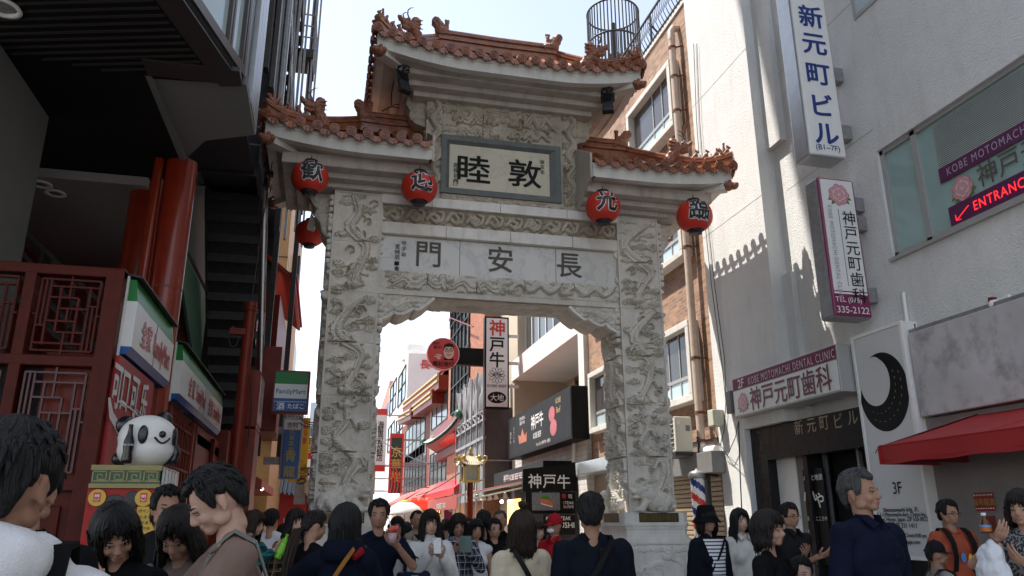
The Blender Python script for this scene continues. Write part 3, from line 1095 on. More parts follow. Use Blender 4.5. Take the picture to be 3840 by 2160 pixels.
 for hip, xe, xr, so_ in ((hip_l, x0, xr0, -1), (hip_r, x1, xr1, 1)):
  if not hip:
   continue
  for j in range(ns + 1):
   y = yr0 + (yr1 - yr0) * j / ns
   f = 1 - abs(y - yc) / (yc - yr0)
   xt = xe + (xr - xe) * f
   pts = [(x, y, surf(x, y) + .03) for x in np.linspace(xe, xt, 5)]
   pts[0] = (xe + so_ * .06, y, surf(xe, y) + .03)
   if f < .1:
    pts = [pts[0], (xe - so_ * .1, y, surf(xe, y) + .04)]
   roll(pts, (so_, 0))
  for j in range(ns):
   y = yr0 + (yr1 - yr0) * (j + .5) / ns
   drip((xe + so_ * .03, y, zt + .02 + lift(xe, y)), (0, 1, 0), (so_, 0))
 ti.build('roof_tiles', rf)
 rg = MB().mat(M_TILE)
 def ridge(pts, w, hts):
  """layered ridge course along a polyline"""
  for (dz, ww, hh) in hts:
   for p, q in zip(pts[:-1], pts[1:]):
    rg.bar(V(*p) + UZ * dz, V(*q) + UZ * dz, ww * w, hh)
  rg.tube([V(*p) + UZ * (hts[-1][0] + .07) for p in pts], .055 * w / .2, 8)
 MR = ((.04, 1.15, .10), (.13, .8, .10), (.21, 1.1, .05), (.28, .75, .09), (.345, 1.05, .045))
 ridge([(xr0, yc, zr - .30), ((xr0 + xr1) / 2, yc, zr - .315), (xr1, yc, zr - .30)], .24, MR)
 HR = ((.03, 1.0, .10), (.11, .75, .07), (.16, 1.0, .045))
 corners = []
 for hip, xe, xr, so_ in ((hip_l, x0, xr0, -1), (hip_r, x1, xr1, 1)):
  if not hip:
   continue
  for ye, sy_ in ((yr0, -1), (yr1, 1)):
   pts = []
   for t in np.linspace(-.03, 1, 10):
    x = xe + (xr - xe) * t
    y = ye + (yc - ye) * t
    z = surf(np.clip(x, x0, x1), np.clip(y, yr0, yr1)) + .03 + (.02 * (1 - max(t, 0)) ** 6)
    pts.append((x, y, z))
   ridge(pts, .2, HR)
   corners.append((pts, so_, sy_))
   hd = MB()
   a = V(xe - so_ * .02, ye - sy_ * .02, zf + lift(xe, ye) - .07)
   d = V(so_, sy_, 0) / math.sqrt(2)
   hd.ell(a + d * -.05, (.11, .11, .095)); hd.ell(a + d * .05 - UZ * .02, (.085, .085, .07)); hd.ell(a + d * .1, .045)
   for q in (-1, 1):
    e = V(-d[1], d[0], 0) * q
    hd.ell(a + d * .0 + e * .07 + UZ * .06, .035); hd.ell(a - d * .06 + e * .1, .05)
   o = MB().mat(M_ORN).merge(remesh(hd, .012, 1, .008, 30)); o.m = [0] * len(o.m)
   o.build('rafter_head', rf)
   bm_ = MB().mat(M_FASCIA)
   b0, b1 = a - d * .75 + UZ * .03, a - d * .1
   bm_.bar(b0, b1, .2, .17)
   bm_.build('corner_rafter', rf)
 rg.build('ridge', rf)
 return rf, corners, surf
def thing_part(name):
 o = bpy.data.objects.new(name, None)
 COL.objects.link(o)
 o.parent = gate
 return o
def chiwen(x, z, s, y=GY):
 """fish-tailed ridge-end ornament biting the ridge; s = side the tail curls away to"""
 b = MB()
 q = .82
 def P(a, h): return (x + s * a * q, y, z + h * q)
 b.ell(P(0, .12), (.17 * q, .10, .15 * q)); b.ell(P(-.17, .09), (.10 * q, .08, .09 * q)); b.ell(P(-.22, .02), (.08 * q, .07, .05 * q))
 b.ell(P(.06, .26), (.15 * q, .085, .13 * q)); b.ell(P(.13, .38), (.125 * q, .075, .125 * q))
 for sy_ in (-1, 1):
  pts = [(.13 + (.115 - .0085 * k) * math.cos(-1.6 + .55 * k), .38 + (.115 - .0085 * k) * math.sin(-1.6 + .55 * k)) for k in range(13)]
  for u, v in zip(pts[:-1], pts[1:]):
   a_, b_ = P(*u), P(*v)
   b.cap((a_[0], y + sy_ * .065, a_[2]), (b_[0], y + sy_ * .065, b_[2]), .022, .022, 8, 3)
  for k in range(5):
   a_, b_ = P(.0 + .02 * k, .14 + .045 * k), P(-.12 + .025 * k, .17 + .05 * k)
   b.cap((a_[0], y + sy_ * .07, a_[2]), (b_[0], y + sy_ * .05, b_[2]), .024, .012, 8, 3)
 b.cap(P(-.13, .15), P(-.14, .36), .055 * q, .05 * q)
 for k in (-1, 0, 1):
  b.cap(P(-.14 + k * .02, .34), P(-.14 + k * .045, .46), .028 * q, .024 * q, 8, 3)
 o = MB().mat(M_ORN).merge(remesh(b, .011, 1, .008, 26)); o.m = [0] * len(o.m)
 return o
def hip_dragon(p, d, sc=1.0):
 """horned dragon head on a hip, looking outwards along d"""
 p, d = V(*p), V(*d)
 d = d / np.linalg.norm(d)
 e = V(-d[1], d[0], 0)
 b = MB()
 def at_(a, q, z):
  return p + d * a * sc + e * q * sc + UZ * z * sc
 b.cap(at_(-.24, 0, .02), at_(-.06, 0, .28), .14 * sc, .12 * sc)
 b.cap(at_(-.10, 0, .20), at_(-.16, 0, .46), .11 * sc, .09 * sc)
 b.ell(at_(-.14, 0, .48), .10 * sc)
 b.cap(at_(-.06, 0, .30), at_(.12, 0, .32), .12 * sc, .08 * sc)
 b.cap(at_(.10, 0, .35), at_(.22, 0, .37), .07 * sc, .055 * sc)
 b.cap(at_(.04, 0, .23), at_(.16, 0, .22), .06 * sc, .04 * sc)
 b.ell(at_(.25, 0, .41), .045 * sc)
 for q in (-1, 1):
  b.ell(at_(.08, q * .07, .40), .04 * sc)
  for k in range(4):
   b.cap(at_(-.02, q * .09, .22 + .06 * k), at_(-.22, q * .12, .18 + .1 * k), .035 * sc, .015 * sc)
 o = MB().mat(M_ORN).merge(remesh(b, .014, 1, .014, 22)); o.m = [0] * len(o.m)
 o.mat(M_BLACK)
 for q in (-1, 1):
  o.tube([at_(.02, q * .05, .42), at_(.03, q * .08, .52), at_(.09, q * .10, .60), at_(.03 - .06, q * .11, .68)] if False else
    [at_(.04, q * .04, .42), at_(.11, q * .07, .50), at_(.12, q * .09, .58), at_(.06, q * .1, .66), at_(-.02, q * .1, .70)],
    [.016 * sc, .015 * sc, .012 * sc, .009 * sc, .004 * sc], 6)
 return o
def hip_figure(p, d, kind, h=.26):
 """small seated guardian beast in a row along the hip"""
 p, d = V(*p), V(*d)
 d = d / np.linalg.norm(d)
 e = V(-d[1], d[0], 0)
 k = h / .26
 b = MB()
 def at_(a, q, z):
  return p + (d * a + e * q + UZ * z) * k
 b.box(*(sorted((p[0] - .05, p[0] + .05)) + sorted((p[1] - .05, p[1] + .05)) + [p[2] - .05, p[2] + .02]))
 b.ell(at_(-.05, 0, .05), V(.055, .055, .06) * k)
 b.cap(at_(-.04, 0, .07), at_(.02, 0, .16), .05 * k, .038 * k)
 b.ell(at_(.035, 0, .205), V(.04, .04, .042) * k)
 b.ell(at_(.075, 0, .195), .024 * k)
 for q in (-1, 1):
  b.cap(at_(.035, q * .025, .15), at_(.055, q * .028, .01), .022 * k, .018 * k)
  b.ell(at_(.015, q * .03, .245), .016 * k)
 b.cap(at_(-.09, 0, .05), at_(-.11, 0, .14), .02 * k, .012 * k)
 if kind == 0:      # rider on a fowl
  b.cap(at_(-.06, 0, .10), at_(-.05, 0, .27), .035 * k, .025 * k)
  b.ell(at_(-.05, 0, .31), .03 * k)
  b.cap(at_(-.1, 0, .08), at_(-.16, 0, .2), .045 * k, .03 * k)
 o = MB().mat(M_ORN).merge(remesh(b, .0085, 1, .006, 40)); o.m = [0] * len(o.m)
 return o
def dress(rf, corners, sc=1.0):
 for pts, so_, sy_ in corners:
  if sy_ > 0:
   continue
  P = [V(*p) for p in pts]
  L = np.concatenate([[0], np.cumsum([np.linalg.norm(P[i + 1] - P[i]) for i in range(len(P) - 1)])])
  def on(s_):
   return V(*[np.interp(s_, L, [p[k] for p in P]) for k in range(3)])
  d = V(so_, sy_ * .55, 0)
  for k in range(4):
   q = on(.12 + .205 * k)
   hip_figure(q + UZ * .215, d, 0 if k == 0 else 1, .225).build('roof_figure', rf)
  q = on(1.06)
  hip_dragon(q + UZ * .16, d, sc).build('dragon_head', rf)
 return rf
st_l = [(-1.02, 1.5, 12.42, 14.58, 7.46, 7.68), (-.80, 1.5, 12.66, 14.34, 7.36, 7.47), (-.58, 1.5, 12.86, 14.14, 7.275, 7.37)]
st_r = [(2 * GX - b_, 2 * GX - a_, c_, d_, e_, f_) for a_, b_, c_, d_, e_, f_ in st_l]
rl_, cl_, sf_ = roof('lower_roof', -1.30, 1.50, 7.62, .17, .17, 12.1, 15.0, 9.05, .28, 1.46, True, False, st_l)
dress(rl_, cl_, .92)
chiwen(.33, 9.02, -1).build('ridge_ornament', rl_)
rr_, cr_, sf2_ = roof('lower_roof', 2 * GX - 1.50, 2 * GX + 1.30, 7.62, .17, .17, 12.1, 15.0, 9.05, 2 * GX - 1.46, 2 * GX - .28, False, True, st_r)
dress(rr_, cr_, .92)
chiwen(2 * GX - .33, 9.02, 1).build('ridge_ornament', rr_)
st_u = [(.85, 5.09, 12.42, 14.58, 9.60, 9.72 + .06), (1.0, 4.94, 12.60, 14.40, 9.47, 9.61), (1.15, 4.79, 12.78, 14.22, 9.40, 9.48)]
st_u = [(.82, 5.12, 12.45, 14.55, 9.50, 9.78), (1.0, 4.94, 12.68, 14.32, 9.40, 9.51), (1.20, 4.74, 12.88, 14.12, 9.30, 9.41)]
ru_, cu_, sfu_ = roof('upper_roof', .45, 5.49, 9.50, .24, .24, 12.1, 15.0, 11.12, 1.72, 4.22, True, True, st_u)
dress(ru_, cu_, .95)
chiwen(1.78, 11.12, -1).build('ridge_ornament', ru_)
chiwen(4.16, 11.12, 1).build('ridge_ornament', ru_)
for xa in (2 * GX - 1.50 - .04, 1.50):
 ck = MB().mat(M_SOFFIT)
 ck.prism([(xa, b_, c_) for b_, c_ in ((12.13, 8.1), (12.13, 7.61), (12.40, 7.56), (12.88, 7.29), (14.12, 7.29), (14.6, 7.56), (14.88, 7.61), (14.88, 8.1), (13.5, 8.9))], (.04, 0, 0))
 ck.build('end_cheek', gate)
# ---- lanterns
def lantern(px, py, Y, r, ch, label, cap_off=0.0, rot=0.0):
 c = W(px, py, Y=Y)
 t = thing('paper_lantern', label, 'lantern', (c[0], c[1], c[2] - r), rot, 'red lanterns hung under the eaves of the gate')
 b = MB().mat(M_LAN)
 prof = []
 n = 64
 hh = r * .93
 for i in range(n + 1):
  a = -1 + 2 * i / n
  z = a * hh * .90
  q = r * (1 - abs(a * .90) ** 2.25) ** .5
  q = max(q, r * .34)
  q += r * .008 * math.cos(i * math.pi)
  prof.append((q, z))
 b.lathe(prof, c, 40)
 b.build('paper_body', t)
 for s in (1, -1):
  k = MB().mat(M_BLACK)
  z0 = s * hh * .86
  k.lathe([(r * .30, z0), (r * .40, z0), (r * .41, z0 + s * r * .10), (r * .36, z0 + s * r * .12), (r * .36, z0 + s * r * .22), (r * .1, z0 + s * r * .23), (0.001, z0 + s * r * .2)], c, 28)
  k.build('cap', t)
 k = MB().mat(M_BLACK); k.tube([c + UZ * r * 1.0, c + UZ * r * 1.35], .008, 6); k.build('hook', t)
 if ch:
  vs, fs = glyphs(ch)
  ctr = (vs.min(0) + vs.max(0)) / 2
  l = MB()
  view = EYE - c
  yaw = math.atan2(view[0], -view[1]) * .6 + .12
  lay = [(.062, i, M_FMW) for i in range(10)] + [(.026, i, M_LANK) for i in range(8)]
  for li, (bo, i, m_) in enumerate(lay):
   l.mat(m_)
   off = .008 + .0007 * li
   th_ = 2 * math.pi * i / (10 if bo > .05 else 8)
   q = vs - ctr + bo * np.array([math.cos(th_), math.sin(th_)])
   f_ = fs
   S = r * 1.42
   th = q[:, 0] * S / r * .92
   z = q[:, 1] * S * .95 + r * .14
   a = np.clip(np.abs(z) / hh, 0, 1)
   rad = r * np.sqrt(np.maximum(.05, 1 - a ** 2.25)) + off
   th = th + yaw
   P = np.stack([c[0] + rad * np.sin(th), c[1] - rad * np.cos(th), c[2] + z], 1)
   l.add(P, f_)
  l.build('lettering', t)
 return t
lantern(780, 447, 12.35, .305, '歓', 'red lantern with a bold black welcome character under the left eave end', rot=0)
lantern(1055, 473, 12.35, .312, '迎', 'red lantern hung beside the carved name panel, right of the left pillar top')
lantern(1517, 522, 12.35, .318, '光', 'red lantern hung left of the right pillar top, with a six stroke character')
lantern(1747, 545, 12.35, .335, '臨', 'red lantern hung at the outer corner of the right eave before the white wall')
lantern(780, 587, 14.8, .287, None, 'plain dull red lantern without lettering, seen against the sky left of the pillar')
def floodlight(px, py, Y, sc, label, hang, yaw):
 c = W(px, py, Y=Y)
 t = thing('floodlight', label, 'floodlight', c)
 a = V(math.sin(yaw), -math.cos(yaw), 0); e = V(a[1] * -1, a[0], 0)
 b = MB().mat(M_BLACK)
 d = (a * .35 - UZ); d /= np.linalg.norm(d)
 u = np.cross(e, d)
 b.obox(c, e, u, d, .12 * sc, .045 * sc, .2 * sc)
 b.add([c + e * .13 * sc * i + u * .06 * sc * j + d * (.2 * sc if k == 0 else .32 * sc) * 1.0 * 1 for k in (0, 1) for j in (-1, 1) for i in (-1, 1)],
   [(0, 2, 3, 1), (4, 5, 7, 6), (0, 1, 5, 4), (2, 6, 7, 3), (0, 4, 6, 2), (1, 3, 7, 5)])
 for k in range(5):
  b.obox(c - d * (.02 + .04 * k) * sc - u * .06 * sc, e, u, d, .10 * sc, .03 * sc, .006)
 b.build('lamp_housing', t)
 k = MB().mat(M_BLACK)
 for s in (-1, 1):
  k.bar(c + e * .14 * sc * s, c + e * .14 * sc * s - d * .22 * sc + UZ * .05, .02, .03)
 k.bar(c + e * .15 * sc - d * .22 * sc + UZ * .05, c - e * .15 * sc - d * .22 * sc + UZ * .05, .03)
 k.tube([c - d * .2 * sc + UZ * .05, c + UZ * (hang * .6) - d * .05, c + UZ * hang], .025, 8)
 for i in range(3):
  g = random.Random(i + int(px))
  p = [c - d * .15 * sc + V(g.uniform(-.1, .1), g.uniform(-.1, .1), 0)]
  for j in range(6):
   th = j * 1.2 + i
   p.append(c + UZ * (.22 + .05 * j * hang) + V(math.cos(th), math.sin(th), 0) * .14 * sc)
  p.append(c + UZ * hang)
  k.tube(p, .012, 5)
 k.build('mounting_arm', t)
 return t
floodlight(1014, 205, 12.35, .85, 'black floodlight with looped cable under the upper roof at its left end', .30, .5)
floodlight(1529, 258, 12.35, .85, 'black floodlight hanging tilted under the upper roof at its right end', .34, -.4)
t = thing('spotlight', 'small pale spotlight fixed above the plain red lantern', 'spotlight', W(783, 560, Y=14.3))
c = W(783, 560, Y=14.3)
k = MB().mat(M_FMW); k.prism([c + V(-.07, -.08, -.12), c + V(.06, -.08, -.16), c + V(.10, -.08, .06), c + V(-.02, -.08, .13)], (0, .16, 0)); k.build('lamp_housing', t)
k = MB().mat(M_BLACK); k.tube([c + V(0, 0, .05), c + V(.05, 0, .22), c + V(.25, 0, .18), c + V(.3, -.4, .3)], .012, 6); k.tube([c, c + V(0, 0, .35)], .02, 6); k.build('mounting_arm', t)
k = MB().mat(M_CABLE)
pp = [W(x, y, Y=Y) for x, y, Y in ((1000, 170, 12.6), (985, 235, 13.0), (985, 265, 13.1), (1003, 262, 13.1), (1005, 272, 13.1), (985, 268, 13.1), (960, 280, 13.12))]
k.tube(pp, .012, 6)
tag(k.build('power_cable'), 'thin black cable looping under the left end of the upper gate roof', 'cable')
# ------------------------------------------------------------------ ground
gd = MB().mat(M_ASPH)
gd.poly([(-400, -60, 0), (400, -60, 0), (400, 700, 0), (-400, 700, 0)])
struct(gd.build('street'))
pv = MB().mat(mat('granite_paving', (0.33, 0.31, 0.285), rough=0.8, var=0.2, scale=1.5, bump=0.2))
pv.poly([(-1.9, -40, .004), (7.8, -40, .004), (7.8, 90, .004), (-1.9, 90, .004)])
struct(pv.build('pavement'))
# ------------------------------------------------------------------ corner building on the left
FX = -2.0
FYC = 7.8
bl = thing('corner_building', 'dark building on the left with black overhanging storey, red columns and red lattice panels', 'building', (-6, 9, 0))
ms = MB().mat(M_CONC)
def ye_(z): return 17.15 + (z - 28.9) * .151
ms.prism([(-2.6, 1.5, 10), (-2.6, ye_(10), 10), (-2.6, ye_(45), 45), (-2.6, 1.5, 45)], (-11, 0, 0))     # unseen upper storeys, height and slanted end shaped to shade the white wall
ms.box(-14, -2.3, 1.5, 5.0, 6.9, 45)
ms.box(-14, -2.62, 10, 18.5, 6.32, 10.3)  # unseen block added to keep sun off the left pillar foot
ms.build('upper_storeys_shade_mass', bl)
e0, e1 = W(464, 0, Z=6.2), W(610, 213, Z=6.2)
d_ = (e1 - e0) / np.linalg.norm(e1 - e0)
eb = e1 - d_ * 6.6
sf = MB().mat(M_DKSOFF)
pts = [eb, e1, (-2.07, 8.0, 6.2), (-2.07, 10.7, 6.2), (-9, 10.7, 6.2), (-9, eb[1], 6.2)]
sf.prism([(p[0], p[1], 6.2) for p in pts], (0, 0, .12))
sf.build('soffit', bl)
rb = MB().mat(mat('soffit_rib', (0.022, 0.020, 0.019), rough=.5, var=.1))
n_ = np.cross(UZ, d_)
for k in range(60):
 p = e1 - d_ * (.35 + .11 * k) + n_ * .28
 q = p + n_ * min(1.1 + .25 * k, 5)
 rb.bar(p - UZ * .006, q - UZ * .006, .03, .014)
rb.build('soffit_ribs', bl)
tr = MB().mat(mat('soffit_trim', (0.03, 0.026, 0.024), rough=.45, var=.1))
tr.prism([e1 - UZ * .02, eb - UZ * .02, eb + n_ * .25 - UZ * .02, e1 + n_ * .25 - UZ * .02], (0, 0, .05))
tr.prism([e1 - UZ * .022, e1 - UZ * .022 - V(.96, 0, 0), e1 - UZ * .022 - V(.96, .30, 0), e1 - UZ * .022 - V(0, .3, 0)], (0, 0, .05))
tr.build('soffit_trim', bl)
bw_ = MB().mat(M_BROWNF)
zt0 = 6.32
on = -n_                                          # outward normal of the bay
def bay(s0, s1, z0, z1, o=0.0, t=.06):
 """slab along the bay front; s measured back from the far corner"""
 a, b = e1 - d_ * s0, e1 - d_ * s1
 P = [V(a[0], a[1], z0), V(b[0], b[1], z0), V(b[0], b[1], z1), V(a[0], a[1], z1)]
 return [p + on * o for p in P], -on * t
for (s0, s1, z0, z1) in ((0, 6.6, 6.30, 6.42), (0, .05, 6.42, 12), (.075, .11, 6.42, 12), (.38, .42, 6.42, 12), (.44, .48, 6.42, 12), (1.27, 1.31, 6.42, 12), (1.34, 1.38, 6.42, 12), (2.4, 2.5, 6.42, 12), (4.2, 4.3, 6.42, 12), (6, 6.1, 6.42, 12)):
 P, off = bay(s0, s1, z0, z1, .015)
 bw_.prism(P, off)
bw_.build('window_frame', bl)
gl = MB().mat(M_GLASS)
P, off = bay(0.02, 6.6, 6.4, 12, -.03, .04)
gl.prism(P, off)
gl.build('window_pane', bl)
sb = MB().mat(M_BROWNF)
sb.prism([e1 + V(-.02, .02, .1), e1 + V(-.02, .5, .1), e1 + V(-.02, .5, 7), e1 + V(-.02, .02, 7)], (-.3, 0, 0))
sb.prism([(e1[0] - .3, e1[1] + .0, 6.32), (e1[0] - .02, e1[1], 6.32), (eb[0], eb[1], 6.32), (eb[0] - 1, eb[1], 6.32)], (0, 0, .01))
sb.build('bay_flank', bl)
wp = MB().mat(M_GREYPANEL)
wp.prism([(-2.07, 8.02, 6.24), (-1.10, 7.96, 6.24), (-1.10, 9.15, 6.24), (-1.72, 9.45, 6.24), (-2.07, 10.1, 6.24)], (0, 0, .1))
wp.build('canopy_panel', bl)
fin = MB().mat(M_CONC)
fin.prism([(-2.13, 7.95, 6.20), (-2.06, 7.95, 6.20), (-2.02, 10.1, 6.17), (-2.09, 10.1, 6.17)], (0, 0, .12))
fin.build('canopy_edge', bl)
sc_ = MB().mat(M_ALU)
for k in range(3):
 sc_.box(-1.16, -1.10, 8.5 + .26 * k, 8.74 + .26 * k, 6.30, 12)
sc_.mat(M_DSTEEL).box(-2.6, -1.2, 8.45, 9.3, 6.36, 12)
sc_.build('side_cladding', bl)
pr_ = MB().mat(M_CONC)
pr_.bbox(-6.5, -3.41, 7.5, 9.16, 2.9, 6.2, .02)
pr_.bbox(-6.5, -3.6, 8.3, 8.9, 0, 2.9, .02)
pr_.build('concrete_pier', bl)
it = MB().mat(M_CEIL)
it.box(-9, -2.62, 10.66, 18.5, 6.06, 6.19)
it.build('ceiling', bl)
for (x, y) in ((105, 462), (140, 485)):
 c = W(x, y, Z=6.055)
 dl = MB().mat(M_WHITEP); dl.lathe([(.13, 0), (.14, -.02), (.10, -.025), (.09, .03)], c, 20)
 dl.mat(M_STEEL).ell(c + V(0, 0, .0), (.09, .09, .02), 12, 6)
 dl.build('downlight', bl)
c = W(8, 15, Z=6.19)
dl = MB().mat(M_WHITEP); dl.lathe([(.14, 0), (.16, -.03), (.12, -.035), (.11, .05)], c, 24)
dl.mat(M_STEEL).ell(c, (.11, .11, .02), 12, 6)
dl.build('downlight', bl)
iw = MB().mat(M_REDD)
iw.box(-9, -2.6, 15.2, 15.4, 2.9, 6.06)
iw.box(-5.2, -5.1, 10.8, 15.2, 2.9, 6.06)
iw.mat(M_DSTEEL)
c = W(245, 606, Y=14.8)
iw.box(c[0] - .55, c[0] + .55, 14.5, 15.2, c[2] - .2, c[2] + .2)
iw.build('interior_wall', bl)
bw2 = MB().mat(M_DSTEEL)
bw2.box(-6, -2.46, 18.6, 20.2, 3.0, 21)
bw2.box(-2.45, -1.5, 19.9, 20.1, 4.2, 13)
bw2.box(-2.6, -1.46, 14.05, 14.15, 7.62, 11)  # dark plate added to cover a bright gap above the landing
bw2.box(-2.6, -1.5, 9.6, 12.9, 7.4, 7.5)
bw2.build('rear_wall', bl)
fl = MB().mat(M_CONC)
fl.box(-9, FX - .05, FYC + .4, 18.5, 2.86, 3.02)
fl.build('floor_slab', bl)
sr = MB().mat(M_DSTEEL)
for off in (0, .9):
 a, b = V(-5.0, 10.6 + off, 5.3), V(-2.5, 10.2 + off, 3.1)
 for dz in (0, .28, .56, .85):
  sr.bar(a + UZ * dz, b + UZ * dz, .04)
 for k in range(6):
  p = a + (b - a) * k / 5
  sr.bar(p, p + UZ * .85, .035)
sr.build('stair_rail', bl)
def column(x, y, r, z0=3.0, z1=6.22):
 k = MB().mat(M_REDG)
 k.tube([(x, y, z0), (x, y, 4.45), (x, y, z1)], r, 40)
 k.mat(M_REDD).tube([(x, y, 4.44), (x, y, 4.46)], r + .003, 40, False)
 return k.build('column', bl)
column(-2.10, 10.15, .20, 0)
column(-2.68, 11.0, .22)
column(-2.05, 18.0, .38, 0)
k = MB().mat(M_REDG); k.tube([(-2.36, 10.05, 3.0), (-2.36, 10.05, 6.2)], .06, 16); k.build('downpipe', bl)
fr_ = MB().mat(M_REDL)
zA, zB, zC = 3.95, 3.07, 1.98
for z in (zA, zB):
 fr_.bbox(-6.5, FX, FYC, FYC + .13, z - .07, z + .03, .01)
fr_.bbox(FX - .16, FX, FYC - .003, FYC + .14, 0, zA + .02, .01)
fr_.bbox(-2.86, -2.76, FYC + .002, FYC + .13, 0, zA, .008)
fr_.bbox(-3.66, -3.56, FYC + .002, FYC + .13, 0, zA, .008)
fr_.bbox(-6.5, FX - .1, FYC + .003, FYC + .13, zC - .1, zC, .008)
fr_.build('facade_frame', bl)
def lattice(x0, x1, z0, z1, y, seed, m, w=.018):
 """Chinese lattice of overlapping rectangles"""
 k = MB().mat(m)
 g = random.Random(seed)
 W_, H_ = x1 - x0, z1 - z0
 def hb(a, b, z): k.box(x0 + a * W_, x0 + b * W_, y - .02, y + .02, z0 + z * H_ - w / 2, z0 + z * H_ + w / 2)
 def vb(x, a, b): k.box(x0 + x * W_ - w / 2, x0 + x * W_ + w / 2, y - .018, y + .022, z0 + a * H_, z0 + b * H_)
 hb(.06, .94, .05); hb(.06, .94, .95); vb(.06, .05, .95); vb(.94, .05, .95)
 vb(.20, .12, .95); vb(.80, .05, .88); hb(.06, .80, .14); hb(.20, .94, .86)
 hb(.20, .62, .72); hb(.38, .80, .28); vb(.36, .28, .86); vb(.64, .14, .72)
 hb(.36, .80, .58); hb(.20, .64, .42); vb(.5, .0, .28); vb(.5, .72, 1); vb(.5, .42, .58)
 hb(.06, .20, .36); hb(.80, .94, .62); vb(.13, .36, .95); vb(.87, .05, .62)
 hb(0, .06, .5); hb(.94, 1, .5)
 return k
def lat_part(*a):
 return lattice(*a).build('lattice_screen', bl)
M_LAT2 = mat('worn_lattice', (0.09, 0.035, 0.035), rough=.5, var=.25, scale=15)
lat_part(-2.75, -2.17, zB + .04, zA - .07, FYC + .06, 1, M_REDL)
lat_part(-3.55, -2.88, zB + .04, zA - .07, FYC + .06, 2, M_REDL)
lat_part(-2.75, -2.17, zC + .01, zB - .08, FYC + .05, 3, M_LAT2)
lat_part(-3.55, -2.88, zC + .01, zB - .08, FYC + .05, 4, M_LAT2)
bk = MB().mat(M_DINT)
bk.box(-6.5, FX - .1, FYC + .16, FYC + .22, 1.9, zB + .02)
bk.build('dark_window', bl)
lw = MB().mat(M_REDL)
lw.box(-6.5, FX - .1, FYC + .08, FYC + .2, 0, zC - .1)
lw.mat(M_REDL)
for x in (-2.35, -2.62):
 lw.bbox(x - .1, x + .1, FYC + .05, FYC + .08, .3, 1.75, .008)
lw.build('door', bl)
hn = MB().mat(M_STEEL); c = W(300, 1225, Y=FYC - .06); hn.cyl(c - UZ * .2, c + UZ * .2, .022); hn.build('door_handle', bl)
sfc = MB().mat(M_RED)
sfc.box(-2.6, FX, FYC + .14, 10.0, 0, 3.15)
sfc.box(-2.6, FX - .05, 10.4, 16.6, 0, 3.15)
for y in (10.9, 12.9, 13.2, 15.4):
 sfc.bbox(FX - .05, FX + .02, y - .06, y + .06, 0, 3.1, .01)
sfc.build('street_facade', bl)
wd = MB().mat(M_DINT)
wd.box(FX - .06, FX - .02, 11.0, 12.85, 1.1, 3.0)
wd.mat(M_RED)
for k in range(8):
 wd.box(FX - .02, FX + .005, 11.05 + .25 * k, 11.08 + .25 * k, 1.1, 3.0)
for k in range(7):
 wd.box(FX - .021, FX + .004, 11.0, 12.85, 1.2 + .28 * k, 1.23 + .28 * k)
wd.build('street_window', bl)
tp = MB().mat(mat('teal_board', (0.06, 0.16, 0.12), rough=.5, var=.1))
tp.prism([(-2.6, 12.5, 6.05), (-2.6, 16.4, 6.05), (-2.6, 16.4, 4.2)], (.05, 0, 0))
tp.build('teal_board', bl)
rw = MB().mat(M_REDD)
rw.box(-3.5, -1.9, 16.6, 22, 0, 3.4)
rw.build('side_wall', bl)
# ------------------------------------------------------------------ fire escape
fe = thing('fire_escape', 'black steel fire escape of stacked stair flights on the side of the dark building', 'fire escape', (-1.9, 17, 0))
def flight(y0, z0, y1, z1, x0=-2.45, x1=-1.42, n=13):
 k = MB().mat(M_DSTEEL)
 for x in (x0, x1 - .04):
  k.prism([(x, y0, z0 - .22), (x, y1, z1 - .22), (x, y1, z1 + .1), (x, y0, z0 + .1)], (.04, 0, 0))
 for i in range(n):
  t = i / n
  y, z = y0 + (y1 - y0) * (t + .5 / n), z0 + (z1 - z0) * (t + .5 / n)
  dy = abs(y1 - y0) / n / 2 + .03
  k.box(x0 + .04, x1 - .04, y - dy, y + dy, z - .02, z + .015)
  yb = y - dy if y1 > y0 else y + dy
  k.box(x0 + .04, x1 - .04, yb - .012, yb + .012, z - .15, z + .0)
 k.prism([(x0 + .04, y0, z0 - .17), (x0 + .04, y1, z1 - .17), (x0 + .04, y1, z1 - .15), (x0 + .04, y0, z0 - .15)], (x1 - x0 - .12, 0, 0))
 k.build('stair_flight', fe)
 r = MB().mat(M_STEEL)
 for x in (x1,):
  r.bar((x + .012, y0, z0 + .1), (x + .012, y1, z1 + .1), .015, .3)
  for h in (.5, 1.05):
   r.bar((x, y0, z0 + h), (x, y1, z1 + h), .035)
  for i in range(0, n + 1, 3):
   t = i / n
   r.bar((x, y0 + (y1 - y0) * t, z0 + (z1 - z0) * t - .1), (x, y0 + (y1 - y0) * t, z0 + (z1 - z0) * t + 1.05), .035)
 r.build('hand_rail', fe)
def landing(y0, y1, z, x0=-2.45, x1=-1.42):
 k = MB().mat(M_DSTEEL)
 k.box(x0, x1, y0, y1, z - .03, z)
 k.box(x0, x1, y0, y0 + .05, z - .24, z - .03); k.box(x1 - .05, x1, y0 + .05, y1, z - .24, z - .03)
 k.build('landing', fe)
 r = MB().mat(M_STEEL)
 for h in (.35, .7, 1.05):
  r.bar((x1, y0, z + h), (x1, y1, z + h), .03)
  r.bar((x0, y0, z + h), (x1, y0, z + h), .03)
 for i in range(5):
  y = y0 + (y1 - y0) * i / 4
  r.bar((x1, y, z), (x1, y, z + 1.05), .03)
 r.build('landing_rail', fe)
flight(14.0, 7.6, 17.6, 3.6)
landing(12.9, 14.0, 7.6)
flight(18.4, 9.6, 14.2, 7.6, -2.45, -1.55)
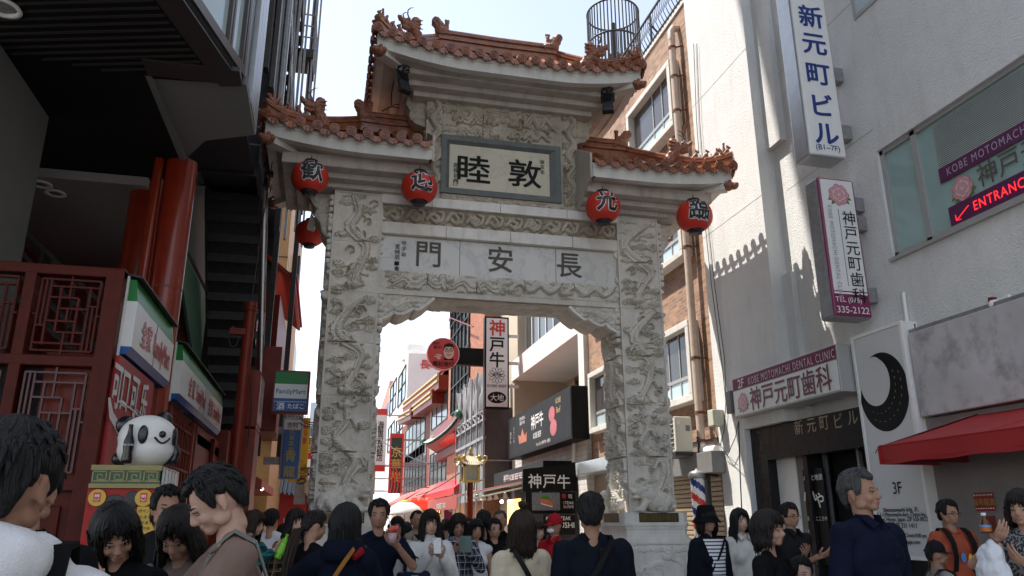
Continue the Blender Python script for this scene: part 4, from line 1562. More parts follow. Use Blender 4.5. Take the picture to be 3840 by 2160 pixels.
for k in range(3):
 z = 9.6 + 4.0 * k
 landing(18.4, 19.6, z, -2.5, -.95)
 flight(14.4, z + 2.0, 18.4, z, -1.95, -1.25, 11)
 landing(13.4, 14.4, z + 2.0, -2.5, -1.3)
 flight(18.4, z + 4.0, 14.4, z + 2.0, -2.5, -1.95, 11)
fp = MB().mat(M_DSTEEL)
for (x, y) in ((-1.42, 14.0), (-1.42, 18.0), (-1.28, 13.4), (-1.05, 19.6), (-1.30, 16.2)):
 fp.bar((x, y, 3 if y > 17 else 7.6), (x, y, 21), .12, .12)
fp.build('post', fe)
fb = MB().mat(M_STEEL)
for (x, y) in ((-1.20, 13.0), (-1.14, 15.0), (-1.10, 17.2), (-.98, 18.5), (-.92, 19.7)):
 fb.bar((x, y, 8.5), (x, y, 21), .05, .05)
 fb.bar((x - .09, y + .1, 8.5), (x - .09, y + .1, 21), .03, .03)
fb.build('vertical_rod', fe)
fj = MB().mat(M_ALU)
for y in (14.2, 18.3):
 fj.box(-1.30, -1.24, y, y + .14, 8.2, 21)
fj.build('side_plate', fe)
nb = MB().mat(mat('brown_beam', (0.06, 0.05, 0.046), rough=.45, var=.15))
for k in range(3):
 nb.box(-1.42 + .10 * k, -1.35 + .10 * k, 11.0 + .15 * k, 11.2 + .15 * k, 8.2 - .25 * k + .5, 20)
nb.build('beam', fe)
nz = MB().mat(M_STEEL)
for z in (9.0, 10.3, 11.8, 13.5):
 nz.bar((-1.5, 10.6, z - .5), (-1.4, 10.75, z + .4), .07, .07)
nz.build('brace', fe)
# ------------------------------------------------------------------ shop signs on the facade
def shop_fascia(y0, y1, z0, z1, xw, proj, words, label):
 """three-band illuminated fascia facing the street, leaning a little at the top"""
 t = thing('shop_fascia_sign', label, 'shop sign', (xw, (y0 + y1) / 2, z0), 0, 'green white and blue shop fascias')
 k = MB()
 H = z1 - z0
 def slab(m, a, b, xo):
  k.mat(m)
  k.prism([(xw, y0, z0 + a * H), (xo[0], y0, z0 + a * H), (xo[1], y0, z0 + b * H), (xw, y0, z0 + b * H)], (0, y1 - y0, 0))
 xf = xw + proj
 slab(M_FMB, 0, .10, (xf - .04, xf))
 slab(M_FMW, .10, .70, (xf, xf))
 slab(M_FMG, .70, .99, (xf, xf - .035))
 k.build('light_box', t)
 c = MB().mat(M_WHITEP)
 c.box(xw - .02, xw + .035, y0 - .03, y0 - .002, z0 - .03, z1 + .02)
 c.mat(M_DSTEEL).prism([(xw, y0 - .03, z1 + .03), (xf + .03, y0 - .03, z1 + .002), (xf + .03, y0 - .03, z1 + .017), (xw, y0 - .03, z1 + .05)], (0, y1 - y0 + .06, 0))
 c.box(xf + .001, xf + .004, (y0 + y1) / 2 - .006, (y0 + y1) / 2 + .006, z0 + .1 * H, z0 + .7 * H)
 c.build('casing', t)
 l = MB()
 for (w_, yy, sz, m_, sx) in words:
  l.mat(m_)
  l.text(w_, (xf, yy, z0 + .40 * H), UY, UZ, sz, .005, .016, sx)
 if words:
  l.build('lettering', t)
 return t
shop_fascia(7.98, 10.0, 3.17, 3.93, FX - .02, .13, [('全', 8.42, .30, M_FMR, .8), ('家', 8.67, .30, M_FMR, .8), ('FamilyMart', 9.38, .34, M_FMR, .62)], 'green white and blue shop fascia nearest the street corner, mirror bright, beside the lattice')
shop_fascia(10.75, 15.2, 3.15, 3.88, FX - .02, .13, [('全', 11.5, .30, M_FMR, .85), ('家', 11.8, .30, M_FMR, .85), ('FamilyMart', 12.55, .34, M_FMR, .62), ('全', 13.5, .30, M_FMR, .85), ('家', 13.8, .30, M_FMR, .85), ('FamilyMart', 14.5, .34, M_FMR, .62)], 'longer green white and blue shop fascia beyond the red column, with its words twice')
t3 = shop_fascia(19.3, 24.0, 3.05, 3.85, FX - .3, .24, [], 'far green white and blue shop fascia above a lit red entrance')
ck_ = thing('drink_sign', 'red drink advertisement panel with white script and a white swoosh above the panda', 'sign', (FX, 8.6, 2.2))
k = MB().mat(mat('drink_red', (0.34, 0.012, 0.014), rough=.35, var=.1, spec=.3))
k.box(FX, FX + .05, 7.9, 9.5, 1.3, 3.14)
k.build('panel', ck_)
k = MB().mat(M_FMW)
for ch, (px, py) in zip('可口可乐', ((292, 972), (313, 984), (336, 999), (360, 1014))):
 k.text(ch, W(px, py, X=FX + .05), UY, UZ, .46, .005, .022, .75)
c0 = [W(x, y, X=FX + .055) for x, y in ((300, 1010), (330, 1030), (345, 1045), (340, 1030), (360, 1050))]
k.tube(c0, .012, 6)
sw = [(278, 1000), (284, 1035), (305, 1072), (332, 1095), (345, 1097)]
sw2 = [(272, 1000), (275, 1050), (295, 1090), (325, 1112), (345, 1112)]
A = [W(x, y, X=FX + .056) for x, y in sw]; B = [W(x, y, X=FX + .056) for x, y in sw2]
k.grid(np.array([A, B]), False)
k.build('lettering', ck_)
# ------------------------------------------------------------------ booth with the panda
M_BOOTHG = mat('booth_green', (0.012, 0.085, 0.03), rough=.4, var=.1)
M_BOOTHY = mat('booth_gold', (0.26, 0.215, 0.07), rough=.4, var=.08)
bo = thing('counter_booth', 'red booth with a green key pattern band and round yellow stickers', 'booth', (-1.75, 7.0, 0))
bY = 7.05
bx0, bx1 = W(232, 1180, Y=bY)[0], W(402, 1190, Y=bY)[0]
zt_, zb_ = W(300, 1176, Y=bY)[2], W(300, 1226, Y=bY)[2]
k = MB().mat(mat('booth_red', (0.36, 0.016, 0.012), rough=.4, var=.12, spec=.25, stain=.25, stain_col=(.1, .01, .01))); k.bbox(bx0 - .02, bx1 + .02, bY + .03, 7.78, 0, zb_, .01); k.build('body', bo)
k = MB().mat(M_BOOTHG); k.box(bx0, bx1, bY + .012, 7.78, zb_, zt_ - .02)
k.mat(M_BOOTHY); k.box(bx0 - .01, bx1 + .01, bY, 7.78, zt_ - .022, zt_ + .02); k.box(bx0 - .01, bx1 + .01, bY, 7.78, zb_ - .005, zb_ + .03)
hh = zt_ - zb_ - .06
zz = zb_ + .04
nk = 4
wk = (bx1 - bx0) / nk
for i in range(nk):
 x = bx0 + wk * i + .01
 q = [(0, 0), (0, .88), (.82, .88), (.82, .22), (.30, .22), (.30, .62), (.58, .62), (.58, .42)]
 q2 = [(.08, 0.1), (1.0, .1), (1.0, .0)]
 for L_ in (q, q2):
  for a, b in zip(L_[:-1], L_[1:]):
   k.bar((x + a[0] * wk * .96, bY + .01, zz + a[1] * hh), (x + b[0] * wk * .96, bY + .01, zz + b[1] * hh), .011, .011)
k.build('key_band', bo)
k = MB().mat(mat('acrylic', (0.35, 0.35, 0.33), rough=.15, var=.1))
k.box(bx1 + .012, bx1 + .03, bY + .05, 7.78, zb_, zt_ + .01)
k.mat(M_FMW)
for i in range(4):
 k.obox((bx1 + .033, bY + .15 + .14 * i, (zb_ + zt_) / 2), UY, UZ, UX, .03, .07, .003)
k.build('side_panel', bo)
for (px, py) in ((245, 1252), (362, 1253)):
 c = W(px, py, Y=bY + .02)
 s = MB().mat(mat('sticker_yellow', (0.62, 0.38, 0.03), rough=.4, var=0)); s.cyl(c, c - UY * .012, .066, n=28)
 s.mat(M_FMR).obox(c - UY * .014 + UZ * .005, UX, UZ, UY, .026, .036, .002)
 s.mat(M_FMW)
 for j in range(3):
  s.obox(c - UY * .017 + UX * (.012 * (j - 1)) + UZ * .015, UX, UZ, UY, .004, .01, .001)
 s.tube([c - UY * .018 + V(.018 * math.cos(a), 0, -.008 + .012 * math.sin(a)) for a in np.linspace(math.pi, 2 * math.pi, 7)], .003, 5)
 s.build('sticker', bo)
k = MB().mat(M_BLACK)
for (px, py, rx, rz) in ((288, 1262, .075, .058), (332, 1258, .066, .075)):
 c = W(px, py, Y=bY + .02)
 k.ell(c, (rx, .008, rz), 24, 10)
k.build('ear_mark', bo)
c = W(365, 1310, Y=bY + .02)
k = MB().mat(_mats['sticker_yellow']); k.obox(c, UX, UZ, UY, .07, .11, .008)
k.mat(M_INK2)
for j, s_ in enumerate(('ポイント', 'たまる', 'できます', 'スマホ')):
 k.text(s_, c + V(0, -.008, .075 - .045 * j), UX, UZ, .032, .003, .003)
k.build('notice', bo)
# ------------------------------------------------------------------ panda
pa = thing('panda_statue', 'smiling round white panda statue with black ears holding a dark bottle, on the booth', 'statue', (-1.6, 7.25, zt_))
PC = W(372, 1103, Y=7.30)
pr0 = .232
M_PAW = mat('panda_white', (0.74, 0.72, 0.69), rough=.32, var=.05, scale=4)
M_PAB = mat('panda_black', (0.012, 0.012, 0.016), rough=.2, var=.1)
k = MB().mat(M_PAW)
k.ell(PC, (pr0 * 1.02, pr0 * .95, pr0 * .86), 40, 28)
k.ell(PC - UZ * .10, (pr0 * 1.0, pr0 * .95, pr0 * .74), 36, 24)
q = MB().mat(M_PAW).merge(remesh(k, .014, 4)); q.m = [0] * len(q.m)
q.build('head', pa)
fd = V(.62, -.78, 0)                                   # the way the face looks
fe_ = V(.78, .62, 0)
def onhead(a, z, o=0.0):
 """point of the head at angle a round from the nose, height z (in radii)"""
 d = fd * math.cos(a) + fe_ * math.sin(a)
 rr = math.sqrt(max(.05, 1 - z * z))
 return PC + V(d[0] * pr0 * 1.02, d[1] * pr0 * .95, 0) * (rr + o) + UZ * (z * pr0 * .86)
for (px, py, rx) in ((317, 1070, .083), (411, 1058, .078)):
 c = W(px, py, Y=7.36)
 k = MB().mat(M_PAB); k.ell(c, (rx, .06, rx * 1.02), 24, 14); k.build('ear', pa)
for a in (-.66, .62):
 k = MB().mat(M_PAB)
 P = onhead(a, .06)
 d = (P - PC); d[2] = 0; d /= np.linalg.norm(d)
 Rm = np.array([np.cross(UZ, d), d, UZ]).T
 k.ell(P, (.04, .018, .078), 20, 12, Rm); k.build('eye', pa)
k = MB().mat(M_PAB); k.ell(onhead(.0, .10, .0), .030, 20, 12); k.build('nose', pa)
k = MB().mat(M_PAB); k.tube([onhead(-.27 + .6 * t, -.08 - .18 * math.sin(math.pi * t) + .05 * (2 * t - 1) ** 2, .0) for t in np.linspace(0, 1, 14)], .009, 8); k.build('mouth', pa)
for pts, r_ in (([(388, 1160), (412, 1155), (428, 1147)], .062), ([(436, 1158), (442, 1140), (436, 1122)], .042), ([(300, 1155), (325, 1162)], .062)):
 k = MB()
 P = [W(x, y, Y=7.18 if r_ > .07 else 7.3) for x, y in pts]
 for a, b in zip(P[:-1], P[1:]):
  k.cap(a, b, r_, r_ * .9)
 q = MB().mat(M_PAB).merge(remesh(k, .014, 2)); q.m = [0] * len(q.m)
 q.build('limb', pa)
k = MB().mat(mat('cola_bottle', (0.012, 0.008, 0.008), rough=.08, var=0))
c = W(317, 1166, Y=7.06)
k.lathe([(.001, 0), (.04, 0), (.043, .03), (.036, .09), (.042, .14), (.040, .18), (.022, .24), (.016, .30), (.018, .305), (.018, .32), (.001, .322)], c, 24)
k.mat(M_FMW).text('Coca-Cola', c + V(.0, -.044, .15), UX, UZ, .022, .003, .003)
k.build('bottle', pa)
# ------------------------------------------------------------------ red pole and cabinets
po_ = thing('street_pole', 'red painted steel pole with a cable bracket beside the stair', 'pole', (-1.35, 11.3, 0))
pt, pb = W(630, 772, X=-1.30), W(590, 1190, X=-1.30)
yy = (pt[1] + pb[1]) / 2
k = MB().mat(M_RED)
k.cyl((-1.30, yy, 0), (-1.30, yy, pt[2]), .085, n=20)
k.cyl((-1.30, yy, pt[2]), (-1.30, yy, pt[2] + .08), .095, n=20)
k.cyl((-1.30, yy, pt[2] - .06), (-1.30, yy, pt[2] - .02), .11, n=20)
k.build('shaft', po_)
k = MB().mat(M_RED); k.obox((-1.45, yy - .05, pt[2] - .42), UX, UY, UZ, .12, .05, .05); k.bar((-1.3, yy, pt[2] - .5), (-1.55, yy, pt[2] - .35), .05); k.build('bracket', po_)
k = MB().mat(M_CABLE)
k.tube([V(-1.5, yy - .06, pt[2] - .42) + V(.07 * math.sin(a), 0, -.12 + .14 * math.cos(a)) for a in np.linspace(0, 4 * math.pi, 24)], .011, 5)
k.tube([(-1.3, yy, pt[2] + .05), (-1.26, yy + .2, pt[2] + 1.6), (-1.2, yy + .5, pt[2] + 3.4)], .01, 5)
k.tube([(-1.3, yy, pt[2] - .5), (-1.2, yy, pt[2] - 1.2), (-1.15, yy + .1, pt[2] - 1.6), (-1.16, yy + .1, pt[2] - 2.2)], .01, 5)
k.build('cable', po_)
def px_box(t, name, m, x0, x1, ytop, ybot, X, depth_px, bev=.012):
 pass
cb_ = thing('sign_cabinet', 'tall red cabinet with small stickers, standing below the projecting store sign', 'cabinet', (-1.2, 12.5, 0))
p0, p1 = W(585, 1085, X=-1.15), W(640, 1100, X=-1.15)
k = MB().mat(M_RED); k.bbox(-1.45, -1.08, yy + .35, yy + 1.2, 0, W(610, 1078, Y=yy + .35)[2], .015); k.build('body', cb_)
k = MB().mat(M_FMW)
c = W(602, 1215, Y=yy + .345)
k.text('BLUE', c + UZ * .03, UX, UZ, .075, .004, .006); k.text('CORNER', c - UZ * .035, UX, UZ, .04, .004, .004)
k.text('OPEN', W(602, 1240, Y=yy + .345), UX, UZ, .055, .004, .006)
k.build('sticker', cb_)
lb_ = thing('light_box_sign', 'upright red framed light box with a pale pink face behind the red pole', 'sign', (-1.1, 13, 3))
k = MB().mat(M_RED)
zt1, zb1 = W(650, 930, X=-1.08)[2], W(650, 1075, X=-1.08)[2]
y1_ = W(668, 1000, X=-1.08)[1]
k.bbox(-1.42, -1.09, yy + .45, yy + 1.35, W(640, 1075, Y=yy + .45)[2], W(640, 930, Y=yy + .45)[2], .02)
k.build('casing', lb_)
k = MB().mat(mat('pink_face', (0.50, 0.30, 0.30), rough=.3, var=.05))
z0b, z1b = W(640, 1075, Y=yy + .45)[2], W(640, 930, Y=yy + .45)[2]
k.box(-1.089, -1.075, yy + .55, yy + 1.25, z0b + .08, z1b - .08)
k.build('face_panel', lb_)
l2 = thing('light_box_sign', 'second red framed sign panel, dark side on, directly behind the projecting store sign', 'sign', (-1.0, 15, 3))
k = MB().mat(M_RED)
c0, c1 = W(664, 870, Y=15.0), W(690, 1085, Y=15.0)
k.bbox(c0[0], c1[0] + .02, 15.0, 15.9, c1[2], c0[2], .015)
k.build('casing', l2)
# ------------------------------------------------------------------ projecting signs along the left side
def panel_sign(name, label, cat, corners, Y, thick, frame, fw_=.04, group=None):
 """flat sign facing the camera; corners = photo box (x0,y0,x1,y1) on the plane Y"""
 x0, y0, x1, y1 = corners
 a, b = W(x0, y0, Y=Y), W(x1, y1, Y=Y)
 t = thing(name, label, cat, ((a[0] + b[0]) / 2, Y, b[2]), 0, group)
 k = MB().mat(frame)
 k.bbox(a[0], b[0], Y, Y + thick, b[2], a[2], .012)
 k.build('casing', t)
 return t, a, b
t, a, b = panel_sign('projecting_sign', 'square green white and blue convenience store sign jutting over the street', 'shop sign', (690, 930, 774, 1040), 14.2, .25, M_RED)
w_, h_ = b[0] - a[0] - .07, a[2] - b[2] - .07
x0_, zt_s = a[0] + .035, a[2] - .035
k = MB()
yf = 14.2
for m_, f0, f1 in ((M_FMG, 0, .31), (M_FMW, .31, .68), (M_FMB, .68, .76), (M_FMW, .76, .77), (M_FMB, .77, 1)):
 k.mat(m_).box(x0_, x0_ + w_, yf - .012, yf + .02, zt_s - f1 * h_, zt_s - f0 * h_)
k.mat(M_FMB).text('FamilyMart', (x0_ + w_ / 2, yf - .012, zt_s - .50 * h_), UX, UZ, w_ * .205, .004, .012, .98)
k.mat(M_FMW).text('酒', (x0_ + w_ * .22, yf - .012, zt_s - .885 * h_), UX, UZ, w_ * .25, .004, .018)
k.text('たばこ', (x0_ + w_ * .68, yf - .012, zt_s - .885 * h_), UX, UZ, w_ * .18, .004, .018)
k.build('face_panel', t)
t, a, b = panel_sign('vertical_sign', 'tall narrow sign stack with white name plates over a blue gold lettered restaurant panel', 'sign', (713, 1040, 752, 1205), 18.5, .2, M_STEEL)
k = MB()
w_, h_ = b[0] - a[0], a[2] - b[2]
yf = 18.5
def strip(m_, f0, f1, ins=.04):
 k.mat(m_).box(a[0] + ins, b[0] - ins, yf - .012, yf + .02, a[2] - f1 * h_, a[2] - f0 * h_)
strip(M_FMW, .01, .085); strip(M_FMW, .095, .245); strip(mat('sign_sky_blue', (0.02, 0.15, 0.42), rough=.35, var=0), .26, .985)
cx_ = (a[0] + b[0]) / 2
k.mat(M_INK).text('南京町ビル', (cx_, yf - .012, a[2] - .05 * h_), UX, UZ, .085, .004, .004)
k.text('吉村', (cx_, yf - .012, a[2] - .18 * h_), UX, UZ, .14, .004, .006, .9)
k.mat(mat('sign_gold', (0.62, 0.45, 0.06), rough=.4, var=0))
k.text('広東菜館', (cx_, yf - .012, a[2] - .42 * h_), UX, UZ, .125, .004, .006, vertical=True)
k.text('青龍', (cx_, yf - .012, a[2] - .77 * h_), UX, UZ, .26, .004, .010, vertical=True, pitch=1.3)
k.mat(M_MAG)
for s in (-1, 1):
 k.box(cx_ + s * w_ * .36 - .006, cx_ + s * w_ * .36 + .006, yf - .015, yf, a[2] - .96 * h_, a[2] - .29 * h_)
k.build('face_panel', t)
for f in (.22, .68):
 k = MB().mat(M_STEEL); k.bbox(a[0] - .35, a[0], yf + .05, yf + .15, a[2] - f * h_ - .15, a[2] - f * h_ + .02, .01); k.build('wall_bracket', t)
t, a, b = panel_sign('vertical_sign', 'yellow vertical banner sign with red lettering and a dark dragon drawing', 'sign', (738, 1050, 770, 1212), 22.0, .08, M_YEL)
k = MB().mat(M_FMR)
cx_ = (a[0] + b[0]) / 2
k.text('中国料理', (cx_ + .08, 22.0, a[2] - .32), UX, UZ, .19, .006, .006, vertical=True)
k.mat(M_INK2)
g = random.Random(5)
for j in range(26):
 th = g.uniform(0, 6.28)
 z_ = a[2] - .75 - 1.0 * g.random()
 p = [V(cx_ + .16 * math.sin(z_ * 5) + .12 * math.cos(th + i * .8), 21.99, z_ + .07 * math.sin(th + i * .9)) for i in range(6)]
 k.tube(p, .008, 4)
k.mat(M_WHITEP).obox((cx_ - .1, 21.985, b[2] + .45), UX, UZ, UY, .06, .2, .004)
k.build('artwork', t)
t, a, b = panel_sign('projecting_sign', 'small cream and red sign with two green characters far down the left side', 'sign', (766, 1100, 783, 1155), 34.0, .15, M_FMR)
k = MB().mat(mat('sign_cream', (0.70, 0.60, 0.35), rough=.5, var=0))
k.box(a[0] + .04, b[0] - .04, 33.985, 34.0, b[2] + .26, a[2] - .05)
k.mat(M_FMG).text('青年', ((a[0] + b[0]) / 2 - .02, 33.985, (a[2] + b[2]) / 2 + .12), UX, UZ, .33, .006, .015, vertical=True)
k.mat(M_GOLD).text('★', ((a[0] + b[0]) / 2, 33.98, b[2] + .13), UX, UZ, .15, .01, 0)
k.build('face_panel', t)
t, a, b = panel_sign('projecting_sign', 'small dark green vertical sign beyond the yellow banner', 'sign', (771, 1176, 785, 1212), 33.0, .15, mat('dark_green', (0.01, 0.05, 0.035), rough=.5, var=0))
k = MB().mat(M_WHITEP); k.text('東栄', ((a[0] + b[0]) / 2, 33.0, (a[2] + b[2]) / 2), UX, UZ, .24, .006, .006, vertical=True); k.build('face_panel', t)
k = MB().mat(M_RED); k.bar((-2, 33.1, a[2]), (b[0] + .2, 33.1, a[2]), .04); k.build('arm', t)
# ------------------------------------------------------------------ buildings further along the left side
tb = thing('tan_building', 'tan clad building with a red ribbed Chinese canopy roof along its street side', 'building', (-3, 26, 0))
k = MB().mat(M_CREAM)
xr = W(737, 640, Y=26.0)
k.box(-9, -1.55, 24.5, 34, 0, W(735, 660, X=-1.55)[2] if False else 13.6)
k.mat(M_DSTEEL)
for z in (4.6, 7.2, 9.8, 12.4):
 k.box(-1.56, -1.545, 24.4, 34, z - .012, z + .012); k.box(-9, -1.55, 24.488, 24.5, z - .012, z + .012)
for x in (-2.2, -3.0):
 k.box(x - .01, x + .01, 24.489, 24.5, 0, 13.6)
k.build('wall', tb)
k = MB().mat(M_DSTEEL); k.box(-1.55, -1.30, 27.5, 28.2, 9.4, 10.9); k.build('vent', tb)
k = MB().mat(mat('canopy_red', (0.36, 0.03, 0.02), rough=.5, var=.1))
ra, rb_ = V(-1.7, 19.5, 8.2), V(-.98, 19.5, 7.35)
Ptop = []
for y in np.linspace(19.8, 25.4, 3):
 Ptop.append([(-2.3, y, 8.75), (-1.6, y, 8.1), (-1.05, y, 7.75)])
k.grid(np.array(Ptop), False)
k.grid(np.array([[(p[0], p[1], p[2] - .1) for p in r] for r in Ptop]), False)
k.box(-1.10, -1.02, 19.75, 25.45, 7.62, 7.83)
for i in range(52):
 y = 19.8 + 5.6 * i / 51
 k.bar((-2.3, y, 8.66), (-1.06, y, 7.66), .035, .10)
 k.cyl((-1.15, y, 7.80), (-.97, y, 7.74), .035, n=8)
k.build('canopy_roof', tb)
k = MB().mat(M_RED); k.box(-2.3, -1.35, 19.8, 24.49, 3.95, 7.2); k.build('red_front', tb)
k = MB().mat(mat('awning_pink', (0.42, 0.10, 0.075), rough=.6, var=.06)); k.prism([(-2.3, 19.0, 3.05), (-1.35, 19.0, 2.55), (-1.35, 19.0, 2.35), (-2.3, 19.0, 2.35)], (0, 5.0, 0)); k.build('awning', tb)
k = MB().mat(mat('shop_warm', (0.45, 0.27, 0.11), rough=.5, var=.1)); k.box(-2.6, -1.9, 19.0, 24.4, 0, 2.6); k.build('shop_front', tb)
for (px, py) in ((645, 1218), (655, 1222), (640, 1212)):
 c = W(px, py, Y=19.6)
 k = MB().mat(M_WHITEP); k.cyl(c, c + V(.05, -.04, -.08), .04, n=10); k.mat(mat('lamp_on', (1, .9, .7), emit=(1, .82, .55), estr=6, var=0)); k.cyl(c + V(.05, -.04, -.08), c + V(.055, -.044, -.086), .036, n=10)
 k.build('spot_lamp', tb)
rs = thing('red_shop', 'red fronted shop with a dark tiled pent roof left of the gate', 'building', (-.5, 34, 0))
k = MB().mat(M_FMR)
xa, xb = W(696, 1260, Y=32)[0], W(788, 1260, Y=32)[0]
k.box(xa - 3, xb + .5, 32, 40, 0, W(740, 1240, Y=32)[2]); k.build('wall', rs)
k = MB().mat(mat('slate_tile', (0.06, 0.085, 0.10), rough=.4, var=.25, scale=12))
z0_, z1_ = W(740, 1245, Y=31.2)[2], W(740, 1205, Y=32.6)[2]
xs_ = np.linspace(xa - 2, xb + .9, 30)
k.grid(np.array([[(x, 31.2, z0_ + .14 * ((x - xa) / (xb - xa)) ** 2 * 0 + .35 * max(0, (x - xb + .4)) ** 2 + .3 * max(0, xa + .6 - x) ** 2) for x in xs_], [(x, 32.6, z1_ + .25 * max(0, xa + .6 - x)) for x in xs_]]), False)
for x in np.arange(xa - 2, xb + .9, .16):
 k.tube([(x, 31.15, z0_ + .03 + .35 * max(0, (x - xb + .4)) ** 2 + .3 * max(0, xa + .6 - x) ** 2), (x, 32.6, z1_ + .03 + .25 * max(0, xa + .6 - x))], .045, 6)
k.build('roof', rs)
k = MB().mat(M_FMW)
for i, (px, py) in enumerate(((722, 1312), (735, 1316), (748, 1310))):
 k.text('□○'[i % 2], W(px, py, Y=32), UX, UZ, .35, .006, .01)
k.build('lettering', rs)
k = MB().mat(M_STEEL); c = W(755, 1230, Y=30.5); k.obox(c, UX, UY, UZ, .20, .03, .55)
tag(k.build('mirror_panel'), 'tall thin mirror steel panel standing before the red shop front', 'panel')
ml = thing('street_lamp', 'small pale lantern lamp on a red post left of the gate', 'street lamp', (.2, 30, 0))
c = W(779, 1218, Y=30)
k = MB().mat(M_WHITEP); k.lathe([(.001, .3), (.08, .28), (.3, .12), (.22, .1), (.2, -.3), (.16, -.34), (.001, -.34)], c, 6); k.build('lamp_head', ml)
k = MB().mat(M_RED); k.cyl((c[0], 30, 0), (c[0], 30, c[2] - .3), .06); k.build('post', ml)
for nm, lab, x0, x1, yt, Y, col in (('glass_tower', 'pale grey tower block far away in the gap left of the gate', 782, 800, 1012, 150, (0.45, 0.50, 0.55)),
         ('pale_house', 'low pale building at the far end of the street beyond the green sign', 766, 800, 1120, 60, (0.55, 0.52, 0.48)),
         ('white_tower', 'gridded white apartment tower glimpsed behind the store sign', 716, 741, 840, 110, (0.55, 0.57, 0.6))):
 a, b = W(x0, yt, Y=Y), W(x1, yt, Y=Y)
 t = thing(nm, lab, 'building', ((a[0] + b[0]) / 2, Y, 0))
 k = MB().mat(mat(nm + '_wall', col, rough=.6, var=.06)); k.box(a[0], b[0] + (3 if nm == 'pale_house' else 0), Y, Y + 12, 0, a[2]); k.build('wall', t)
 k = MB().mat(M_DGLASS if nm != 'pale_house' else M_DSTEEL)
 nz = int(a[2] / 3.4); wdt = b[0] - a[0]
 for i in range(1, nz):
  for j in range(4):
   k.box(a[0] + wdt * (.08 + .23 * j), a[0] + wdt * (.24 + .23 * j), Y - .05, Y + .05, 3.4 * i, 3.4 * i + 1.6)
 k.build('window', t)
for i, (p, q) in enumerate((((752, 1045), (822, 1052)), ((752, 1050), (822, 1058)), ((752, 1062), (822, 1055)))):
 a, b = W(*p, Y=18.6), W(*q, Y=13.9)
 k = MB().mat(M_CABLE)
 k.tube([a + (b - a) * t - UZ * .12 * 4 * t * (1 - t) for t in np.linspace(0, 1, 9)], .012, 5)
 tag(k.build('overhead_wire'), 'thin black wire strung from the name plate sign stack to the left gate pillar', 'wire', 'wires by the left pillar')
# ------------------------------------------------------------------ white building on the right
def FRm(x0, y0, x1, y1, X):
 """(near Y, far Y, low Z, high Z) of the part of a plane X seen between two photo corners (upper left, lower right)"""
 a, b = W(x0, y0, X=X), W(x1, y1, X=X)
 return b[1], a[1], b[2], a[2]
XW, XP = 8.25, 7.9
yP = W(1885, 200, X=XP)[1]
wb = thing('white_building', 'tall white stucco building on the right with pilasters and clinic signs', 'building', (11, 5, 0))
wy0, wy1 = 5.2, W(2226, 520, X=XW)[1]
wz0, wz1 = 5.42, 7.22
k = MB().mat(M_STUCCO)
k.box(XW, XW + 8, -18, yP, wz1, 31)  # runs on unseen behind the viewer to bounce sunlight onto the gate
k.box(XW, XW + 8, wy1, yP, 4.2, wz1)
k.box(XW, XW + 8, -18, wy0, wz0, wz1)
k.box(XW, XW + 8, -18, wy1, 4.2, wz0)
k.box(XW, XW + 8, -18, 9.15, 2.9, 4.2)
k.box(XW, XW + 8, 9.15, yP, 3.3, 4.2)
k.mat(M_STUCCO)
k.box(XP, XW + 8, yP, 14.65, 3.3, 31)
k.box(XP, XW + 8, 13.62, 14.65, 0, 3.3)
yq = W(1945, 200, X=XW - .14)[1]
k.box(XW - .14, XW - .001, yq, yP, 8.6, 31)
y2 = W(1990, 700, X=XW - .12)[1]
k.box(XW - .12, XW - .002, y2, yP, 3.3, 6.0)
for z in (7.05, 10.4, 13.7):
 pass
k.build('wall', wb)
k = MB().mat(mat('wall_joint', (0.42, 0.42, 0.41), rough=.9, var=.1))
for zz, ya, yb in ((10.05, 2.0, yq), (7.62, wy1, y2)):
 k.box(XW - .0035, XW + .01, ya, yb, zz - .006, zz + .006)
k.box(XP - .0035, XP + .01, yP + .001, 14.648, 7.62, 7.632)
k.box(XP - .0035, XP + .01, yP + .001, 14.648, 10.9, 10.912)
k.build('wall_joint', wb)
k = MB().mat(M_CONC); k.box(XW + 1.2, XW + 1.3, -6, 14.0, 0, 4.2); k.build('entrance_back_wall', wb)
wn = MB().mat(M_BROWNF)
rec = .10
fx = XW + rec
M_ALUF = mat('alu_frame', (0.40, 0.40, 0.39), rough=.4, metal=.3, var=.05)
wn.mat(M_ALUF)
ym = W(2325, 480, X=fx)[1]
for (a, b, c, d) in ((wy1 - .07, wy1, wz0, wz1), (ym - .05, ym + .05, wz0, wz1), (wy0, wy1, wz1 - .07, wz1), (wy0, wy1, wz0, wz0 + .09)):
 wn.box(fx - .05, fx + .05, a, b, c, d)
wn.box(XW - .06, XW + .12, wy0, wy1 + .03, wz0 - .05, wz0)
wno = wn.build('window', wb)
k = MB().mat(mat('frosted_glass', (0.32, 0.45, 0.43), rough=.12, var=.08, scale=1.5, spec=.7))
k.box(fx, fx + .02, ym, wy1, wz0, wz1); k.box(fx, fx + .02, wy0, ym, wz0, wz1)
k.build('pane', wno)
k = MB().mat(mat('blind_slat', (0.70, 0.71, 0.70), rough=.5, var=.04))
yb0 = W(2360, 400, X=fx)[1]
zbl = 6.42
for i in range(26):
 z = 7.12 - (7.12 - zbl) * i / 25
 k.prism([(fx - .008, wy0, z), (fx - .03, wy0, z - .019), (fx - .03, wy0, z - .022), (fx - .008, wy0, z - .003)], (0, yb0 - wy0, 0))
k.build('blind', wno)
M_PUR = mat('sign_purple', (0.10, 0.015, 0.075), rough=.35, var=.0)
M_LILAC = mat('sign_lilac', (0.42, 0.36, 0.45), rough=.4, var=0)
k = MB().mat(M_PUR)
k.box(fx - .035, fx - .02, wy0, yb0, 6.20, 6.42)
